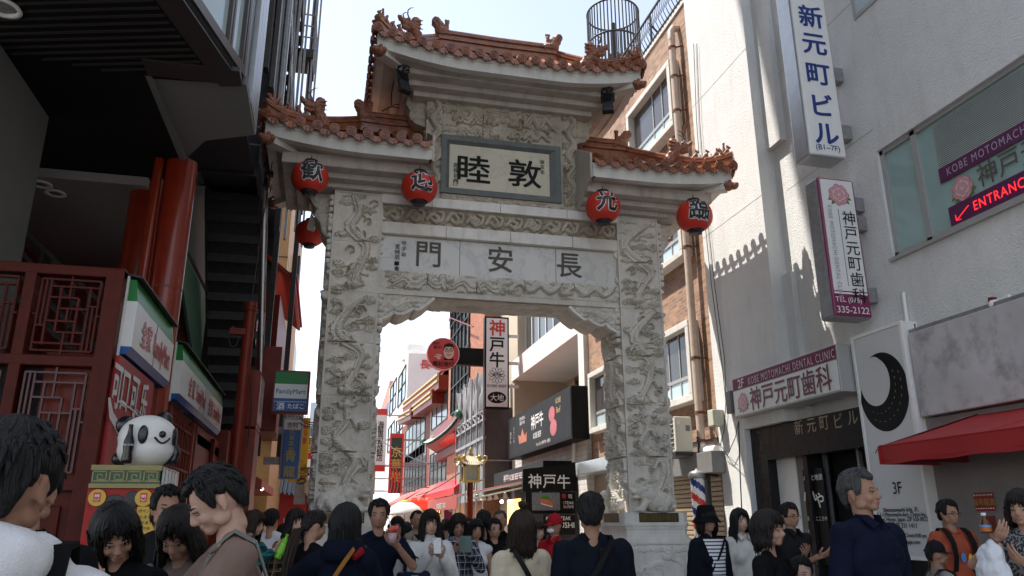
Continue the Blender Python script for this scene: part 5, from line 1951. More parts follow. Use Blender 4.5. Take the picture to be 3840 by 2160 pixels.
k.box(fx - .035, fx - .02, wy0, yb0 - .05, 5.50, 5.80)
k.mat(M_LILAC)
k.text('KOBE MOTOMACHI DENTAL CLINIC', (fx - .035, yb0 - .15, 6.31), -UY, UZ, .165, .004, .003, .78, align='L', spacing=1.25)
k.mat(mat('led_red', (.5, .01, .01), emit=(1, .03, .04), estr=.6, var=0))
k.text('ENTRANCE', (fx - .035, yb0 - .48, 5.655), -UY, UZ, .19, .004, .004, .85, align='L', spacing=1.15)
k.tube([(fx - .04, yb0 - .40, 5.70), (fx - .04, yb0 - .16, 5.57)], .006, 5); k.tube([(fx - .04, yb0 - .16, 5.65), (fx - .04, yb0 - .16, 5.57), (fx - .04, yb0 - .24, 5.56)], .006, 5)
k.mat(M_LILAC).text('入口', (fx - .035, yb0 - 1.72, 5.66), -UY, UZ, .21, .004, .003)
k.mat(M_INK2).text('神戸元町歯科', (fx - .022, yb0 - .62, 6.0), -UY, UZ, .36, .012, .006, align='L', sx=.95)
k.build('window_lettering', wno)
def rose(k, c, u, v, n, r):
 c, u, v, n = (np.asarray(q, float) for q in (c, u, v, n))
 g = random.Random(3)
 pinks = [mat('rose_%s' % nm, col, rough=.5, var=0) for nm, col in (('edge', (0.50, 0.16, 0.22)), ('petal', (0.60, 0.32, 0.34)), ('pale', (0.66, 0.48, 0.46)), ('heart', (0.45, 0.20, 0.22)))]
 k.mat(mat('rose_leaf', (0.10, 0.22, 0.04), rough=.5, var=0))
 for a in (3.6, 4.0, 5.6, 5.95):
  d = u * math.cos(a) + v * math.sin(a); e = np.cross(n, d)
  k.poly([c + d * r * .6 + n * .002, c + d * r * 1.0 + e * r * .2 + n * .002, c + d * r * 1.42 + n * .002, c + d * r * 1.0 - e * r * .2 + n * .002])
 for ring, (nn, rr, ps) in enumerate(((7, .62, .48), (6, .42, .40), (5, .24, .30), (1, 0, .22))):
  for i in range(nn):
   a = 2 * math.pi * i / nn + ring * .5
   for sc, mi in ((1.0, 0), (.82, 1 + (ring % 2))):
    k.mat(pinks[mi] if ring < 3 or sc < 1 else pinks[3])
    p = c + (u * math.cos(a) + v * math.sin(a)) * r * rr + n * (.004 + .0015 * ring + .0001 * i + (.0007 if sc < 1 else 0))
    k.poly([p + (u * math.cos(t) + v * math.sin(t)) * r * ps * sc * (1 + .12 * math.cos(3 * t + a)) for t in np.linspace(0, 2 * math.pi, 12, endpoint=False)])
k = MB(); rose(k, (fx - .022, yb0 - .34, 5.98), -UY, UZ, -UX, .17); k.build('rose', wno)
a = FRm(2140, -60, 2185, 8, XW)
k = MB().mat(M_ALUF); k.box(XW - .02, XW + .05, 7.0, a[1], a[2] - .08, a[2]); k.mat(M_GLASS).box(XW - .005, XW + .02, 7.0, a[1], a[2], a[2] + 1.3)
k.mat(M_ALUF).box(XW - .02, XW + .05, a[1], a[1] + .06, a[2] - .08, a[2] + 1.3); k.build('window', wb)
def side_sign(name, label, xl, xr, zb, zt, Y, depth, facem, sidem):
 t = thing(name, label, 'sign', ((xl + xr) / 2, Y, zb))
 k = MB().mat(sidem)
 k.bbox(xl, xr, Y, Y + depth, zb, zt, .05)
 k.mat(facem).bbox(xl + .012, xr - .012, Y - .012, Y + .05, zb + .02, zt - .02, .03)
 k.build('light_box', t)
 return t
Ys = 9.8
pL, pR = W(2036, 380, Y=Ys), W(2128, 380, Y=Ys)
zb = W(2085, 395, Y=Ys)[2]
xl, xr = pL[0], pR[0]
t = side_sign('building_name_sign', 'tall white projecting sign with big blue characters, high on the white building', xl, xr, zb, zb + 3.9, Ys, .42, M_FMW, M_ALU)
k = MB().mat(M_NAVY)
for ch, (px, py), sc in (('新', (2040, 42), 1), ('元', (2052, 112), 1), ('町', (2063, 188), 1), ('ビ', (2075, 265), 1), ('ル', (2088, 338), 1)):
 c = W(px, py, Y=Ys - .012)
 k.text(ch, ((xl + xr) / 2 + .01, Ys - .012, c[2]), UX, UZ, .46, .004, .022, 1.05)
k.text('(B1~7F)', ((xl + xr) / 2, Ys - .012, zb + .16), UX, UZ, .14, .004, .006)
k.build('lettering', t)
for z in (zb + .45, zb + 1.55):
 k = MB().mat(M_STEEL); k.bbox(xr, XW, Ys + .12, Ys + .3, z, z + .26, .01); k.build('wall_bracket', t)
cl, cr = W(2075, 620, Y=Ys)[0] , W(2170, 620, Y=Ys)[0]
zt_c, zb_c = W(2095, 447, Y=Ys)[2], W(2150, 800, Y=Ys)[2]
t = side_sign('clinic_sign', 'narrow projecting clinic sign with a rose and magenta border below the blue one', cl, cr, zb_c, zt_c, Ys, .34, M_MAG, M_STEEL)
k = MB().mat(M_FMW)
yf = Ys - .014
k.box(cl + .05, cr - .05, yf - .004, yf + .01, zb_c + .42, zt_c - .05)
k.box(cl + .05, cr - .05, yf - .004, yf + .01, zb_c + .37, zb_c + .40)
k.text('TEL (078)', ((cl + cr) / 2 - .06, yf, zb_c + .28), UX, UZ, .115, .004, .003)
k.text('335-2122', ((cl + cr) / 2, yf, zb_c + .12), UX, UZ, .15, .004, .006)
k.mat(M_INK)
k.text('神戸元町歯科', (cr - .20, yf - .004, zt_c - 1.33), UX, UZ, .255, .004, .004, vertical=True, pitch=1.0)
k.box((cl + cr) / 2 - .03, (cl + cr) / 2 - .022, yf - .006, yf - .004, zb_c + .5, zt_c - .55)
k.mat(M_LILAC)
k.text('KOBE MOTOMACHI DENTAL CLINIC', (cl + .16, yf - .004, zt_c - .5), -UZ, UX, .105, .004, .002, .78, align='L', spacing=1.2)
rose(k, ((cl + cr) / 2 + .02, yf - .004, zt_c - .30), UX, UZ, -UY, .17)
k.build('face_panel', t)
for z in (zb_c + .3, zb_c + 1.5, zt_c - .5):
 k = MB().mat(M_STEEL); k.bbox(cr, XW, Ys + .08, Ys + .26, z, z + .24, .01); k.build('wall_bracket', t)
SX = 7.72
y_n, y_f, zq0, zq1 = W(2112, 940, X=SX)[1], W(1845, 1000, X=SX)[1], W(1848, 1052, X=SX)[2], W(1843, 954, X=SX)[2]
t = thing('clinic_fascia', 'wide white and magenta clinic fascia marked 2F over the building entrance', 'sign', (SX, (y_n + y_f) / 2, zq0))
k = MB().mat(M_ALUF); k.bbox(SX, XP + .2, y_n, y_f, zq0, zq1, .01); k.build('casing', t)
H = zq1 - zq0
k = MB().mat(M_FMW); k.box(SX - .008, SX + .01, y_n + .03, y_f - .03, zq0 + .03, zq0 + H * .66)
k.mat(mat('sign_magenta_pale', (0.17, 0.022, 0.065), rough=.5, var=0, spec=.2)).box(SX - .008, SX + .01, y_n + .03, y_f - .03, zq0 + H * .68, zq1 - .02)
k.mat(mat('sign_grey_green', (0.30, 0.36, 0.30), rough=.4, var=0)).box(SX - .008, SX + .01, y_n + .03, y_f - .03, zq0 + H * .66, zq0 + H * .68)
k.mat(M_FMW)
k.text('2F', (SX - .008, y_f - .34, zq0 + H * .82), -UY, UZ, .24, .004, .01)
k.mat(mat('sign_pink_pale', (0.62, 0.50, 0.52), rough=.4, var=0)).text('KOBE MOTOMACHI DENTAL CLINIC', (SX - .008, y_f - .62, zq0 + H * .81), -UY, UZ, .20, .004, .002, .66, align='L', spacing=1.25)
k.mat(mat('sign_maroon', (0.13, 0.012, 0.03), rough=.4, var=0)).text('神戸元町歯科', (SX - .008, y_f - .62, zq0 + H * .33), -UY, UZ, .45, .006, .014, .92, align='L')
rose(k, (SX - .008, y_f - .36, zq0 + H * .33), -UY, UZ, -UX, .17)
k.build('face_panel', t)
k = MB().mat(mat('black_granite', (0.016, 0.016, 0.018), rough=.25, var=.3, scale=8, spec=.2))
yr = W(2165, 1040, X=8.02)[1]
k.box(8.02, XW + .3, yr, 13.62, 2.68, 3.29)
k.box(8.02, XW + .3, 13.1, 13.62, 0, 2.68)
k.box(8.1, XW + .3, 12.0, 12.12, 0, 2.68)
k.mat(mat('bronze_letter', (0.30, 0.26, 0.19), rough=.35, metal=.6, var=.2))
for ch, px, py in (('新', 2010, 1075), ('元', 2042, 1070), ('町', 2074, 1064), ('ビ', 2110, 1058), ('ル', 2146, 1050)):
 k.text(ch, W(px, py, X=8.02), -UY, UZ, .27, .006, .008)
k.build('entrance_surround', wb)
k = MB().mat(M_WHITEP); k.box(8.2, XW + .3, 12.5, 13.1, 0, 2.68); k.mat(M_GREYPANEL).box(8.22, XW + .3, 12.12, 12.5, 0, 2.68); k.build('entrance_panel', wb)
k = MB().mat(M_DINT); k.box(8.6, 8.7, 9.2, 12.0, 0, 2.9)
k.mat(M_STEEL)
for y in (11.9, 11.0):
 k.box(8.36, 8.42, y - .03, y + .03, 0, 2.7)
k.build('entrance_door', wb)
t = thing('bar_sign', 'black notice board with white brush lettering inside the dark entrance', 'sign', (8.16, 11.4, 0))
k = MB().mat(M_KBLACK); bb = FRm(2018, 1182, 2082, 1300, 8.15); k.box(8.15, 8.19, bb[0], bb[1], .9, bb[3])
k.mat(M_WHITEP); cy_ = (bb[0] + bb[1]) / 2
k.text('心', (8.15, cy_ + .15, bb[3] - .42), -UY, UZ, .36, .004, .012); k.text('や', (8.15, cy_ - .12, bb[3] - .52), -UY, UZ, .28, .004, .012)
k.text('本店と地酒', (8.15, cy_, bb[3] - .15), -UY, UZ, .11, .004, .003)
k.text('居酒屋こころや', (8.15, cy_, bb[3] - .82), -UY, UZ, .08, .004, .002)
k.text('B1F', (8.15, cy_ + .1, bb[3] - 1.2), -UY, UZ, .08, .004, .002)
k.tube([(8.145, cy_ + .28 - .08 * (i // 2), bb[3] - 1.0 - .07 * ((i + 1) // 2)) for i in range(6)], .008, 5)
k.build('board', t)
k = MB().mat(mat('tube_lamp', (.8, .9, .6), emit=(.8, .9, .6), estr=.5, var=0)); c = W(2090, 1121, X=8.5); k.bar(c, c - V(0, 1.2, 0), .03); k.build('ceiling_lamp', wb)
TX = 7.98
ty0, ty1 = W(2268, 815, X=TX)[1], W(2140, 848, X=TX)[1]
tz0, tz1 = 1.08, W(2140, 850, X=TX)[2]
t = thing('tall_signboard', 'tall white signboard with a black engraved crescent and 3F address lines', 'sign', (TX, (ty0 + ty1) / 2, tz0))
k = MB().mat(M_WHITEP); k.bbox(TX, XW, ty0, ty1, tz0, tz1, .012)
for (a, b, c, d) in ((ty0, ty1, tz0, tz0 + .05), (ty0, ty1, tz1 - .05, tz1), (ty0, ty0 + .05, tz0 + .05, tz1 - .05), (ty1 - .05, ty1, tz0 + .05, tz1 - .05)):
 k.box(TX - .02, TX + .01, a, b, c, d)
k.build('casing', t)
k = MB().mat(mat('board_grey', (0.62, 0.62, 0.61), rough=.35, var=.03)); k.box(TX - .006, TX + .004, ty0 + .05, ty1 - .05, tz0 + .05, tz1 - .05)
cc = W(2222, 985, X=TX - .008)
k.mat(M_KBLACK)
Ro, Ri = .58, .345
def moonpt(a, f):
 po = V(Ro * math.cos(a), Ro * 1.0 * math.sin(a))
 ci = V(-.185, .185)
 pi_ = ci + Ri * V(math.cos(a), math.sin(a))
 q = po + (pi_ - po) * f
 return V(TX - .0085, cc[1] - q[0] * .9, cc[2] + q[1])
n = 64
aa = np.linspace(-math.pi * .95, math.pi * .62, n)
k.grid(np.array([[moonpt(a, f) for f in (0, .5, .93 if i < 52 else .5 + .43 * (63 - i) / 11)] for i, a in enumerate(aa)]), False)
k.mat(_mats['board_grey'])
for f in (.35, .65):
 for i in range(12, n - 20, 3):
  k.bar(moonpt(aa[i], f) - UX * .002, moonpt(aa[i + 1], f) - UX * .002, .0022, .002)
k.mat(M_INK)
for s_, px, py, sz in (('3F', 2247, 1228, .24), ('Shinmotomachi bldg. 3F,', 2256, 1282, .085), ('1-1-1,Motomachi-dori, Chyuo-ku,', 2257, 1294, .085), ('Kobe, Hyogo, Japan. ZIP 650-0022', 2258, 1306, .085), ('T. 078 331 1411', 2262, 1322, .10), ('Open 10:00 am - Closed 8:00 pm', 2262, 1346, .075), ('www.moonjeje.com', 2262, 1362, .085)):
 c = W(px, py, X=TX - .006)
 k.text(s_, (TX - .006, (ty0 + ty1) / 2, c[2]), -UY, UZ, sz, .004, .003, .85)
c = W(2208, 1140, X=TX - .008)
k.tube([c + V(0, .05 * math.cos(i * 1.2) - .02 * i, .06 * math.sin(i * 1.7)) for i in range(9)], .006, 5)
k.build('face_panel', t)
dp = thing('stained_panel', 'blank pale marble fascia with dark stains above the red awning', 'panel', (8.0, 7, 3))
k = MB().mat(mat('stained_marble', (0.50, 0.485, 0.49), rough=.4, var=.14, scale=1.6, stain=.85, stain_col=(0.10, 0.09, 0.085), smap=(1.1, .9, .8), smin=.5))
k.bbox(8.02, XW, 3.0, 9.12, 2.97, 4.16, .015); k.build('panel', dp)
k = MB().mat(M_STEEL); k.bar((8.10, 3, 4.20), (8.10, 9.2, 4.20), .05); k.build('top_rail', dp)
aw = thing('red_awning', 'red box awning with a sloping top over the shop at the right edge', 'awning', (7.6, 6, 2.3))
k = MB().mat(mat('awning_red', (0.36, 0.02, 0.022), rough=.6, var=.06, scale=3, bump=.1, bscale=8))
a0 = W(2211, 1123, X=7.2)
yA, zA_, zB_ = a0[1], a0[2], W(2220, 1168, X=7.2)[2]
G = []
for i in range(41):
 f = i / 40
 r_ = []
 for j in range(9):
  q = j / 8
  y = (yA + (2 - yA) * f) * (1 - q) + (yA - .9 + (2.9 - yA) * f) * q
  r_.append((7.2 + 1.05 * q, y, zA_ + (2.95 - zA_) * q - .035 * math.sin(math.pi * q) * (.45 + .55 * abs(math.sin(f * 4 * math.pi))) + .006 * mnoise.noise(Vector((q * 3, y * 3, 0)))))
 G.append(r_)
k.grid(np.array(G)); k.grid(np.array(G) - V(0, 0, .012))
for f in (.25, .5, .75):
 k.tube([np.array(G[int(40 * f)][j]) + V(0, 0, .004) for j in range(9)], .008, 5)
k.prism([(7.2, yA, zA_), (8.25, yA - .9, 2.96), (8.25, yA, zA_)], (0, .01, 0))
k.grid(np.array([[(7.2 + .012 * math.sin(y * 5) * (1 - t), y, zB_ + (zA_ - zB_) * t + .008 * math.sin(y * 7) * (1 - t)) for y in np.linspace(2, yA, 50)] for t in (0, .5, 1)]))
k.tube([(7.205, y, zA_ + .003) for y in (2, yA)], .012, 6)
k.tube([(7.2, y, zB_ + .05) for y in (2, yA)], .004, 5)
k.box(7.19, 8.25, yA, yA + .02, zB_, zA_)
k.build('canvas', aw)
k = MB().mat(mat('awning_shade', (0.16, 0.012, 0.012), rough=.8, var=0)); k.prism([(7.3, yA - .5, zA_ - .05), (8.25, yA - .5, 2.85), (8.25, yA - .5, zB_), (7.3, yA - .5, zB_)], (0, .02, 0)); k.build('inner_valance', aw)  # darker copy of the awning red, shade under the canvas put into colour
lowr = MB().mat(mat('stone_cladding', (0.22, 0.19, 0.18), rough=.5, var=.12, scale=3))
lowr.box(8.12, 8.3, -18, 9.15, 0, 2.95); lowr.build('shop_wall', wb)
k = MB().mat(mat('shutter_grey', (0.12, 0.115, 0.11), rough=.5, var=.1))
for i in range(24):
 k.box(8.08, 8.12, 3.0, 6.6, .1 * i, .1 * i + .085)
k.build('shutter', wb)
for nm, lab, bx in (('red_poster', 'red poster with gold lettering and white dot border under the awning', (2448, 1240, 2505, 1285)), ('red_poster', 'plain small dark red sheet below the bordered poster', (2475, 1298, 2510, 1345))):
 q = FRm(*bx, 8.11)
 k = MB().mat(M_REDD if 'plain' in lab else mat('poster_red', (0.28, 0.02, 0.02), rough=.5, var=.05)); k.box(8.108, 8.118, q[0], q[1], q[2], q[3])
 if 'gold' in lab:
  k.mat(M_GOLD).text('福寿龍鳳', (8.108, (q[0] + q[1]) / 2, q[3] - .12), -UY, UZ, .09, .004, .004)
  k.mat(M_WHITEP)
  for i in range(8):
   for z in (q[2] + .03, q[3] - .03):
    k.ell((8.106, q[0] + (q[1] - q[0]) * (i + .5) / 8, z), .01, 6, 4)
 tag(k.build(nm), lab, 'poster')
k = MB().mat(M_CABLE)
for (pts, X) in (([(2297, 815), (2312, 980), (2330, 1130), (2352, 1260)], 8.2), ([(2300, 815), (2318, 980), (2345, 1130), (2370, 1265)], 8.2)):
 k.tube([W(x, y, X=X) for x, y in pts], .014, 6)
tag(k.build('wall_cable'), 'pair of black cables running down the white wall beside the tall signboard', 'cable')
k = MB().mat(M_WHITEP); k.tube([W(2272, 735, X=8.2), W(2278, 780, X=8.2), W(2283, 815, X=8.2)], .03, 8); tag(k.build('vent_pipe'), 'short white pipe on the wall above the tall signboard', 'pipe')
k = MB().mat(M_WHITEP); k.bar(W(2540, 745, X=8.15), W(2500, 765, X=8.15), .06); k.ell(W(2500, 765, X=8.12), .06); k.mat(M_REDD).bar(W(2496, 748, X=8.12), W(2498, 775, X=8.12), .07); tag(k.build('wall_lamp'), 'small white wall lamp arm with a red end above the stained panel', 'lamp')
k = MB().mat(M_CABLE)
for dx in (0, 8):
 pts = [(1745 + dx, 110), (1752 + dx, 300), (1765 + dx, 480), (1790 + dx, 720), (1815 + dx, 905), (1826, 1010), (1822, 1080), (1812, 1120)]
 k.tube([W(x, y, X=7.86) for x, y in pts], .008, 5)
tag(k.build('wall_cable'), 'thin black cables hanging down the left edge of the white building', 'cable')
k = MB().mat(M_CABLE)
k.tube([W(x, y, X=7.8) for x, y in ((1800, 1075), (1806, 1110), (1830, 1145), (1850, 1100), (1858, 1060))], .008, 5)
k.tube([W(x, y, X=7.8) for x, y in ((1798, 1075), (1815, 1135), (1835, 1150), (1856, 1170))], .007, 5)
k.tube([W(x, y, X=7.75) for x, y in ((1858, 1060), (1862, 1200), (1868, 1330))], .012, 5)
tag(k.build('wall_cable'), 'loose looping black cables at the white corner beside the junction box', 'cable')
c = W(1798, 1052, X=7.75)
k = MB().mat(mat('old_cream', (0.50, 0.48, 0.38), rough=.5, var=.1)); k.bbox(c[0] - .1, c[0] + .15, c[1] - .12, c[1] + .12, c[2] - .17, c[2] + .17, .02); k.cyl(c + V(-.02, 0, -.16), c + V(-.02, 0, -.3), .03); tag(k.build('junction_box'), 'cream junction box on the white corner, cables below it', 'box')
c = W(1834, 1012, X=7.8)
k = MB().mat(M_GREYPANEL); k.bbox(7.78, 7.9, c[1] - .1, c[1] + .1, c[2] - .22, c[2] + .22, .01); tag(k.build('meter_box'), 'narrow grey box on the white wall just left of the clinic fascia', 'box')
# ------------------------------------------------------------------ brick building
M_BRICK = brick_mat('buff_brick', (0.42, 0.24, 0.14), (0.20, 0.105, 0.075), (0.30, 0.25, 0.20), .24, .085, ms=.008, bias=-.1)
M_FRAMEST = mat('window_stone', (0.62, 0.60, 0.55), rough=.7, var=.08, stain=.25)
BXf = 8.05
bz1 = W(1712, 21, X=BXf)[2]
bb_ = thing('brick_building', 'buff brick building with white box window frames between the gate and the white building', 'building', (12, 19, 0))
k = MB().mat(M_BRICK)
k.box(BXf, 18, 14.72, 23.0, 3.3, bz1)
k.box(BXf + .25, 18, 14.655, 14.72, 3.3, bz1)
k.build('wall', bb_)
k = MB().mat(M_FRAMEST); k.box(BXf - .04, BXf + .2, 14.70, 23.0, bz1, bz1 + .12); k.build('coping', bb_)
rows = [(W(1697, 317, X=7.85)[2], W(1687, 148, X=7.85)[2]), (W(1720, 644, X=7.85)[2], W(1720, 500, X=7.85)[2]), (W(1741, 1010, X=7.85)[2], W(1731, 805, X=7.85)[2])]
cols = [(W(1736, 900, X=7.79)[1], W(1736, 900, X=7.79)[1] + 2.9), (W(1525, 930, X=7.79)[1] - .3, W(1478, 940, X=7.79)[1])]
for (z0, z1) in rows:
 for (ya, yb) in cols:
  p = .27
  f = MB().mat(M_FRAMEST)
  t_ = .16
  f.bbox(BXf - p, BXf + .02, ya, yb, z0, z0 + t_, .015); f.bbox(BXf - p, BXf + .02, ya, yb, z1 - t_, z1, .015)
  f.bbox(BXf - p, BXf + .02, ya, ya + t_, z0 + t_, z1 - t_, .012); f.bbox(BXf - p, BXf + .02, yb - t_, yb, z0 + t_, z1 - t_, .012)
  fo = f.build('window', bb_)
  g = MB().mat(mat('window_film', (0.06, 0.055, 0.055), rough=.12, var=.1)); g.box(BXf - .08, BXf - .02, ya + t_, yb - t_, z0 + t_ + .45, z1 - t_)
  g.mat(M_GLASS).box(BXf - .08, BXf - .02, ya + t_, yb - t_, z0 + t_, z0 + t_ + .42)
  g.build('pane', fo)
  s = MB().mat(M_ALUF)
  s.box(BXf - .11, BXf - .02, ya + t_, yb - t_, z0 + t_ + .40, z0 + t_ + .48)
  for y in (ya + t_ + .03, (ya + yb) / 2, ya + (yb - ya) * .3, yb - t_ - .03):
   s.box(BXf - .10, BXf - .02, y - .02, y + .02, z0 + t_, z1 - t_)
  s.build('sash', fo)
k = MB().mat(mat('granite_brown', (0.27, 0.20, 0.15), rough=.4, var=.2, scale=25)); k.box(BXf + .05, 18, 14.7, 23.0, 0, 3.3); k.build('ground_floor_cladding', bb_)
k = MB().mat(M_ALU); gz0, gz1 = W(1533, 1219, X=7.6)[2], W(1533, 1182, X=7.6)[2]
k.bbox(7.55, BXf + .05, 17.5, 23.2, 2.95, 3.32, .02); k.build('steel_canopy', bb_)
k = MB().mat(mat('shutter_tan', (0.34, 0.26, 0.17), rough=.5, var=.08))
for i in range(26):
 k.prism([(BXf + .02, 14.95, .1 * i), (BXf - .01, 14.95, .1 * i + .03), (BXf - .01, 14.95, .1 * i + .085), (BXf + .02, 14.95, .1 * i + .095)], (0, 2.6, 0))
k.build('roller_shutter', bb_)
c0_, c1_ = W(1735, 1143, X=7.6), W(1793, 1188, X=7.6)
k = MB().mat(M_GREYPANEL); k.bbox(7.6, BXf + .03, c1_[1], c1_[1] + .02 + abs(c0_[1] - c1_[1]), c1_[2], c0_[2], .01)
k.bbox(7.72, BXf + .04, c0_[1], 17.4, c1_[2] + .02, c0_[2] - .02, .01); k.build('ledge_box', bb_)
k = MB().mat(M_DSTEEL)
for y in np.arange(14.8, 23, .16):
 z = bz1 + .12
 k.tube([(BXf - .05, y, z), (BXf - .16, y, z + .25), (BXf - .05, y, z + .6), (BXf + .02, y, z + 1.0)], .012, 5)
k.bar((BXf, 14.75, bz1 + 1.12), (BXf, 23, bz1 + 1.12), .05); k.bar((BXf - .02, 14.75, bz1 + .2), (BXf - .02, 23, bz1 + .2), .04)
for y in (15.0, 17, 19, 21, 22.9):
 k.bar((BXf + .05, y, bz1 + .1), (BXf + .05, y, bz1 + 1.12), .05); k.bar((BXf, y, bz1 + .9), (BXf + .7, y, bz1 + .15), .04)
k.build('roof_railing', bb_)
Yc = 21.5
c = W(1543, 80, Y=Yc)
rr_ = (W(1604, 80, Y=Yc)[0] - W(1483, 80, Y=Yc)[0]) / 2
zt2 = W(1543, 38, Y=Yc)[2]
k = MB().mat(M_DSTEEL)
for i in range(44):
 a = 2 * math.pi * i / 44
 k.bar((c[0] + rr_ * math.cos(a), Yc + rr_ * math.sin(a), bz1), (c[0] + rr_ * math.cos(a), Yc + rr_ * math.sin(a), zt2), .035, .035)
for z in (zt2, zt2 - 1.25, bz1 + .1):
 k.tube([(c[0] + rr_ * math.cos(a), Yc + rr_ * math.sin(a), z) for a in np.linspace(0, 2 * math.pi, 45)], .035, 6)
k.cyl((c[0], Yc, bz1), (c[0], Yc, zt2 - .35), .07)
for i in range(9):
 a = i * .45
 k.bar((c[0], Yc, bz1 + .22 * i), (c[0] + rr_ * math.cos(a), Yc + rr_ * math.sin(a), bz1 + .22 * i), .16, .03)
k.build('spiral_stair_cage', bb_)
dpp = thing('downpipe', 'long cream drainpipe with rusty clamps down the brick corner', 'pipe', (7.8, 15.2, 0))
k = MB().mat(mat('pipe_cream', (0.52, 0.42, 0.34), rough=.5, var=.12, stain=.35, stain_col=(.28, .12, .05)))
py0 = W(1706, 300, X=7.86)[1]
zt3 = W(1690, 75, X=7.86)[2]
zb3 = W(1765, 1118, X=7.86)[2]
k.cyl((7.84, py0, zb3), (7.84, py0, zt3 - .25), .085, n=20)
k.tube([(7.84, py0, zt3 - .3), (7.84, py0, zt3 - .05), (7.9, py0, zt3 + .06), (8.1, py0, zt3 + .08)], .09, 16)
k.build('pipe', dpp)
for px_, py_ in ((1693, 118), (1699, 190), (1704, 278), (1717, 410), (1728, 622), (1740, 905), (1752, 1040), (1760, 1110)):
 z = W(px_, py_, X=7.84)[2]
 k = MB().mat(mat('rust', (0.16, 0.06, 0.025), rough=.8, var=.3)); k.cyl((7.84, py0, z - .03), (7.84, py0, z + .03), .10, n=16); k.bar((7.84, py0 - .0, z), (8.05, py0 - .15, z), .03); k.build('clamp', dpp)
k = MB().mat(M_WHITEP)
k.tube([(7.84, py0, zb3), (7.84, py0, zb3 - .1), (7.85, py0 - .1, zb3 - .16), (7.9, py0 - .55, zb3 - .17)], .10, 14); k.build('elbow', dpp)
ac = thing('air_conditioner', 'cream outdoor air conditioner unit on a bracket beside the right gate pillar', 'air conditioner', (7.4, 15.8, 2.9))
a, b = W(1696, 1047, Y=15.3), W(1745, 1137, Y=15.3)
k = MB().mat(mat('ac_cream', (0.62, 0.60, 0.50), rough=.4, var=.04)); k.bbox(a[0], b[0], 15.3, 16.2, b[2], a[2], .02)
k.mat(M_DSTEEL).box(a[0] - .012, a[0] + .01, 15.40, 16.1, b[2] + .1, a[2] - .06)
k.mat(_mats['ac_cream'])
for i in range(7):
 k.box(a[0] - .02, a[0] - .008, 15.38, 16.12, b[2] + .1 + (a[2] - b[2] - .16) * i / 6 - .008, b[2] + .1 + (a[2] - b[2] - .16) * i / 6 + .008)
k.mat(M_GREYPANEL).obox(((a[0] + b[0]) / 2 + .1, 15.297, b[2] + .5), UX, UZ, UY, .05, .06, .004); k.mat(M_FMW).obox(((a[0] + b[0]) / 2 - .12, 15.297, a[2] - .12), UX, UZ, UY, .04, .05, .004)
k.build('casing', ac)
k = MB().mat(M_DSTEEL); k.bbox(a[0] - .03, 8.05, 15.28, 16.22, b[2] - .08, b[2] - .001, .01); k.tube([((a[0] + b[0]) / 2 + .3, 15.28, b[2] + .3), (b[0] + .1, 15.2, b[2] + .28), (b[0] + .12, 15.3, b[2] + .0), (8.0, 15.3, b[2] - .1)], .03, 8); k.build('bracket', ac)
bp_ = thing('barber_pole', 'barber pole with red white and blue spirals under the brick building', 'barber pole', (7.5, 15, 1.5))
c = W(1757, 1250, Y=15.0)
r_ = .14
z0, z1 = 1.15, W(1757, 1204, Y=15.0)[2]
ms_ = [M_FMR, M_WHITEP, M_NAVY, M_WHITEP]
nseg = 32
k = MB()
for band in range(4):
 k.mat(ms_[band])
 for j in range(40):
  for i in range(nseg):
   zz_ = (j + .5) / 40
   ph = (zz_ * (z1 - z0) * 1.7 + i / nseg * .0 + i / nseg) % 1.0
   if int(ph * 4) % 4 == band:
    a0_, a1_ = 2 * math.pi * i / nseg, 2 * math.pi * (i + 1) / nseg
    za, zc = z0 + (z1 - z0) * j / 40, z0 + (z1 - z0) * (j + 1) / 40
    k.add([(c[0] + r_ * math.cos(a0_), 15 + r_ * math.sin(a0_), za), (c[0] + r_ * math.cos(a1_), 15 + r_ * math.sin(a1_), za), (c[0] + r_ * math.cos(a1_), 15 + r_ * math.sin(a1_), zc), (c[0] + r_ * math.cos(a0_), 15 + r_ * math.sin(a0_), zc)], [(0, 1, 2, 3)], True)
k.build('striped_cylinder', bp_)
for z, s in ((z1, 1), (z0, -1)):
 k = MB().mat(M_STEEL); k.lathe([(r_ + .02, z - s * .0), (r_ + .03, z + s * .02), (r_ + .03, z + s * .10), (r_ + .0, z + s * .14), (.03, z + s * .17), (.02, z + s * .2), (.001, z + s * .2)], (c[0], 15, 0), 24); k.build('cap', bp_)
k = MB().mat(M_DSTEEL); k.bbox(c[0] + .18, c[0] + .26, 14.92, 15.1, z0 - .1, z1 + .05, .01); k.bar((c[0], 15.1, z0 - .05), (8.05, 15.1, z0 - .05), .05); k.bar((c[0], 15.0, z1 + .08), (8.05, 15.1, z1 + .08), .04); k.build('bracket', bp_)
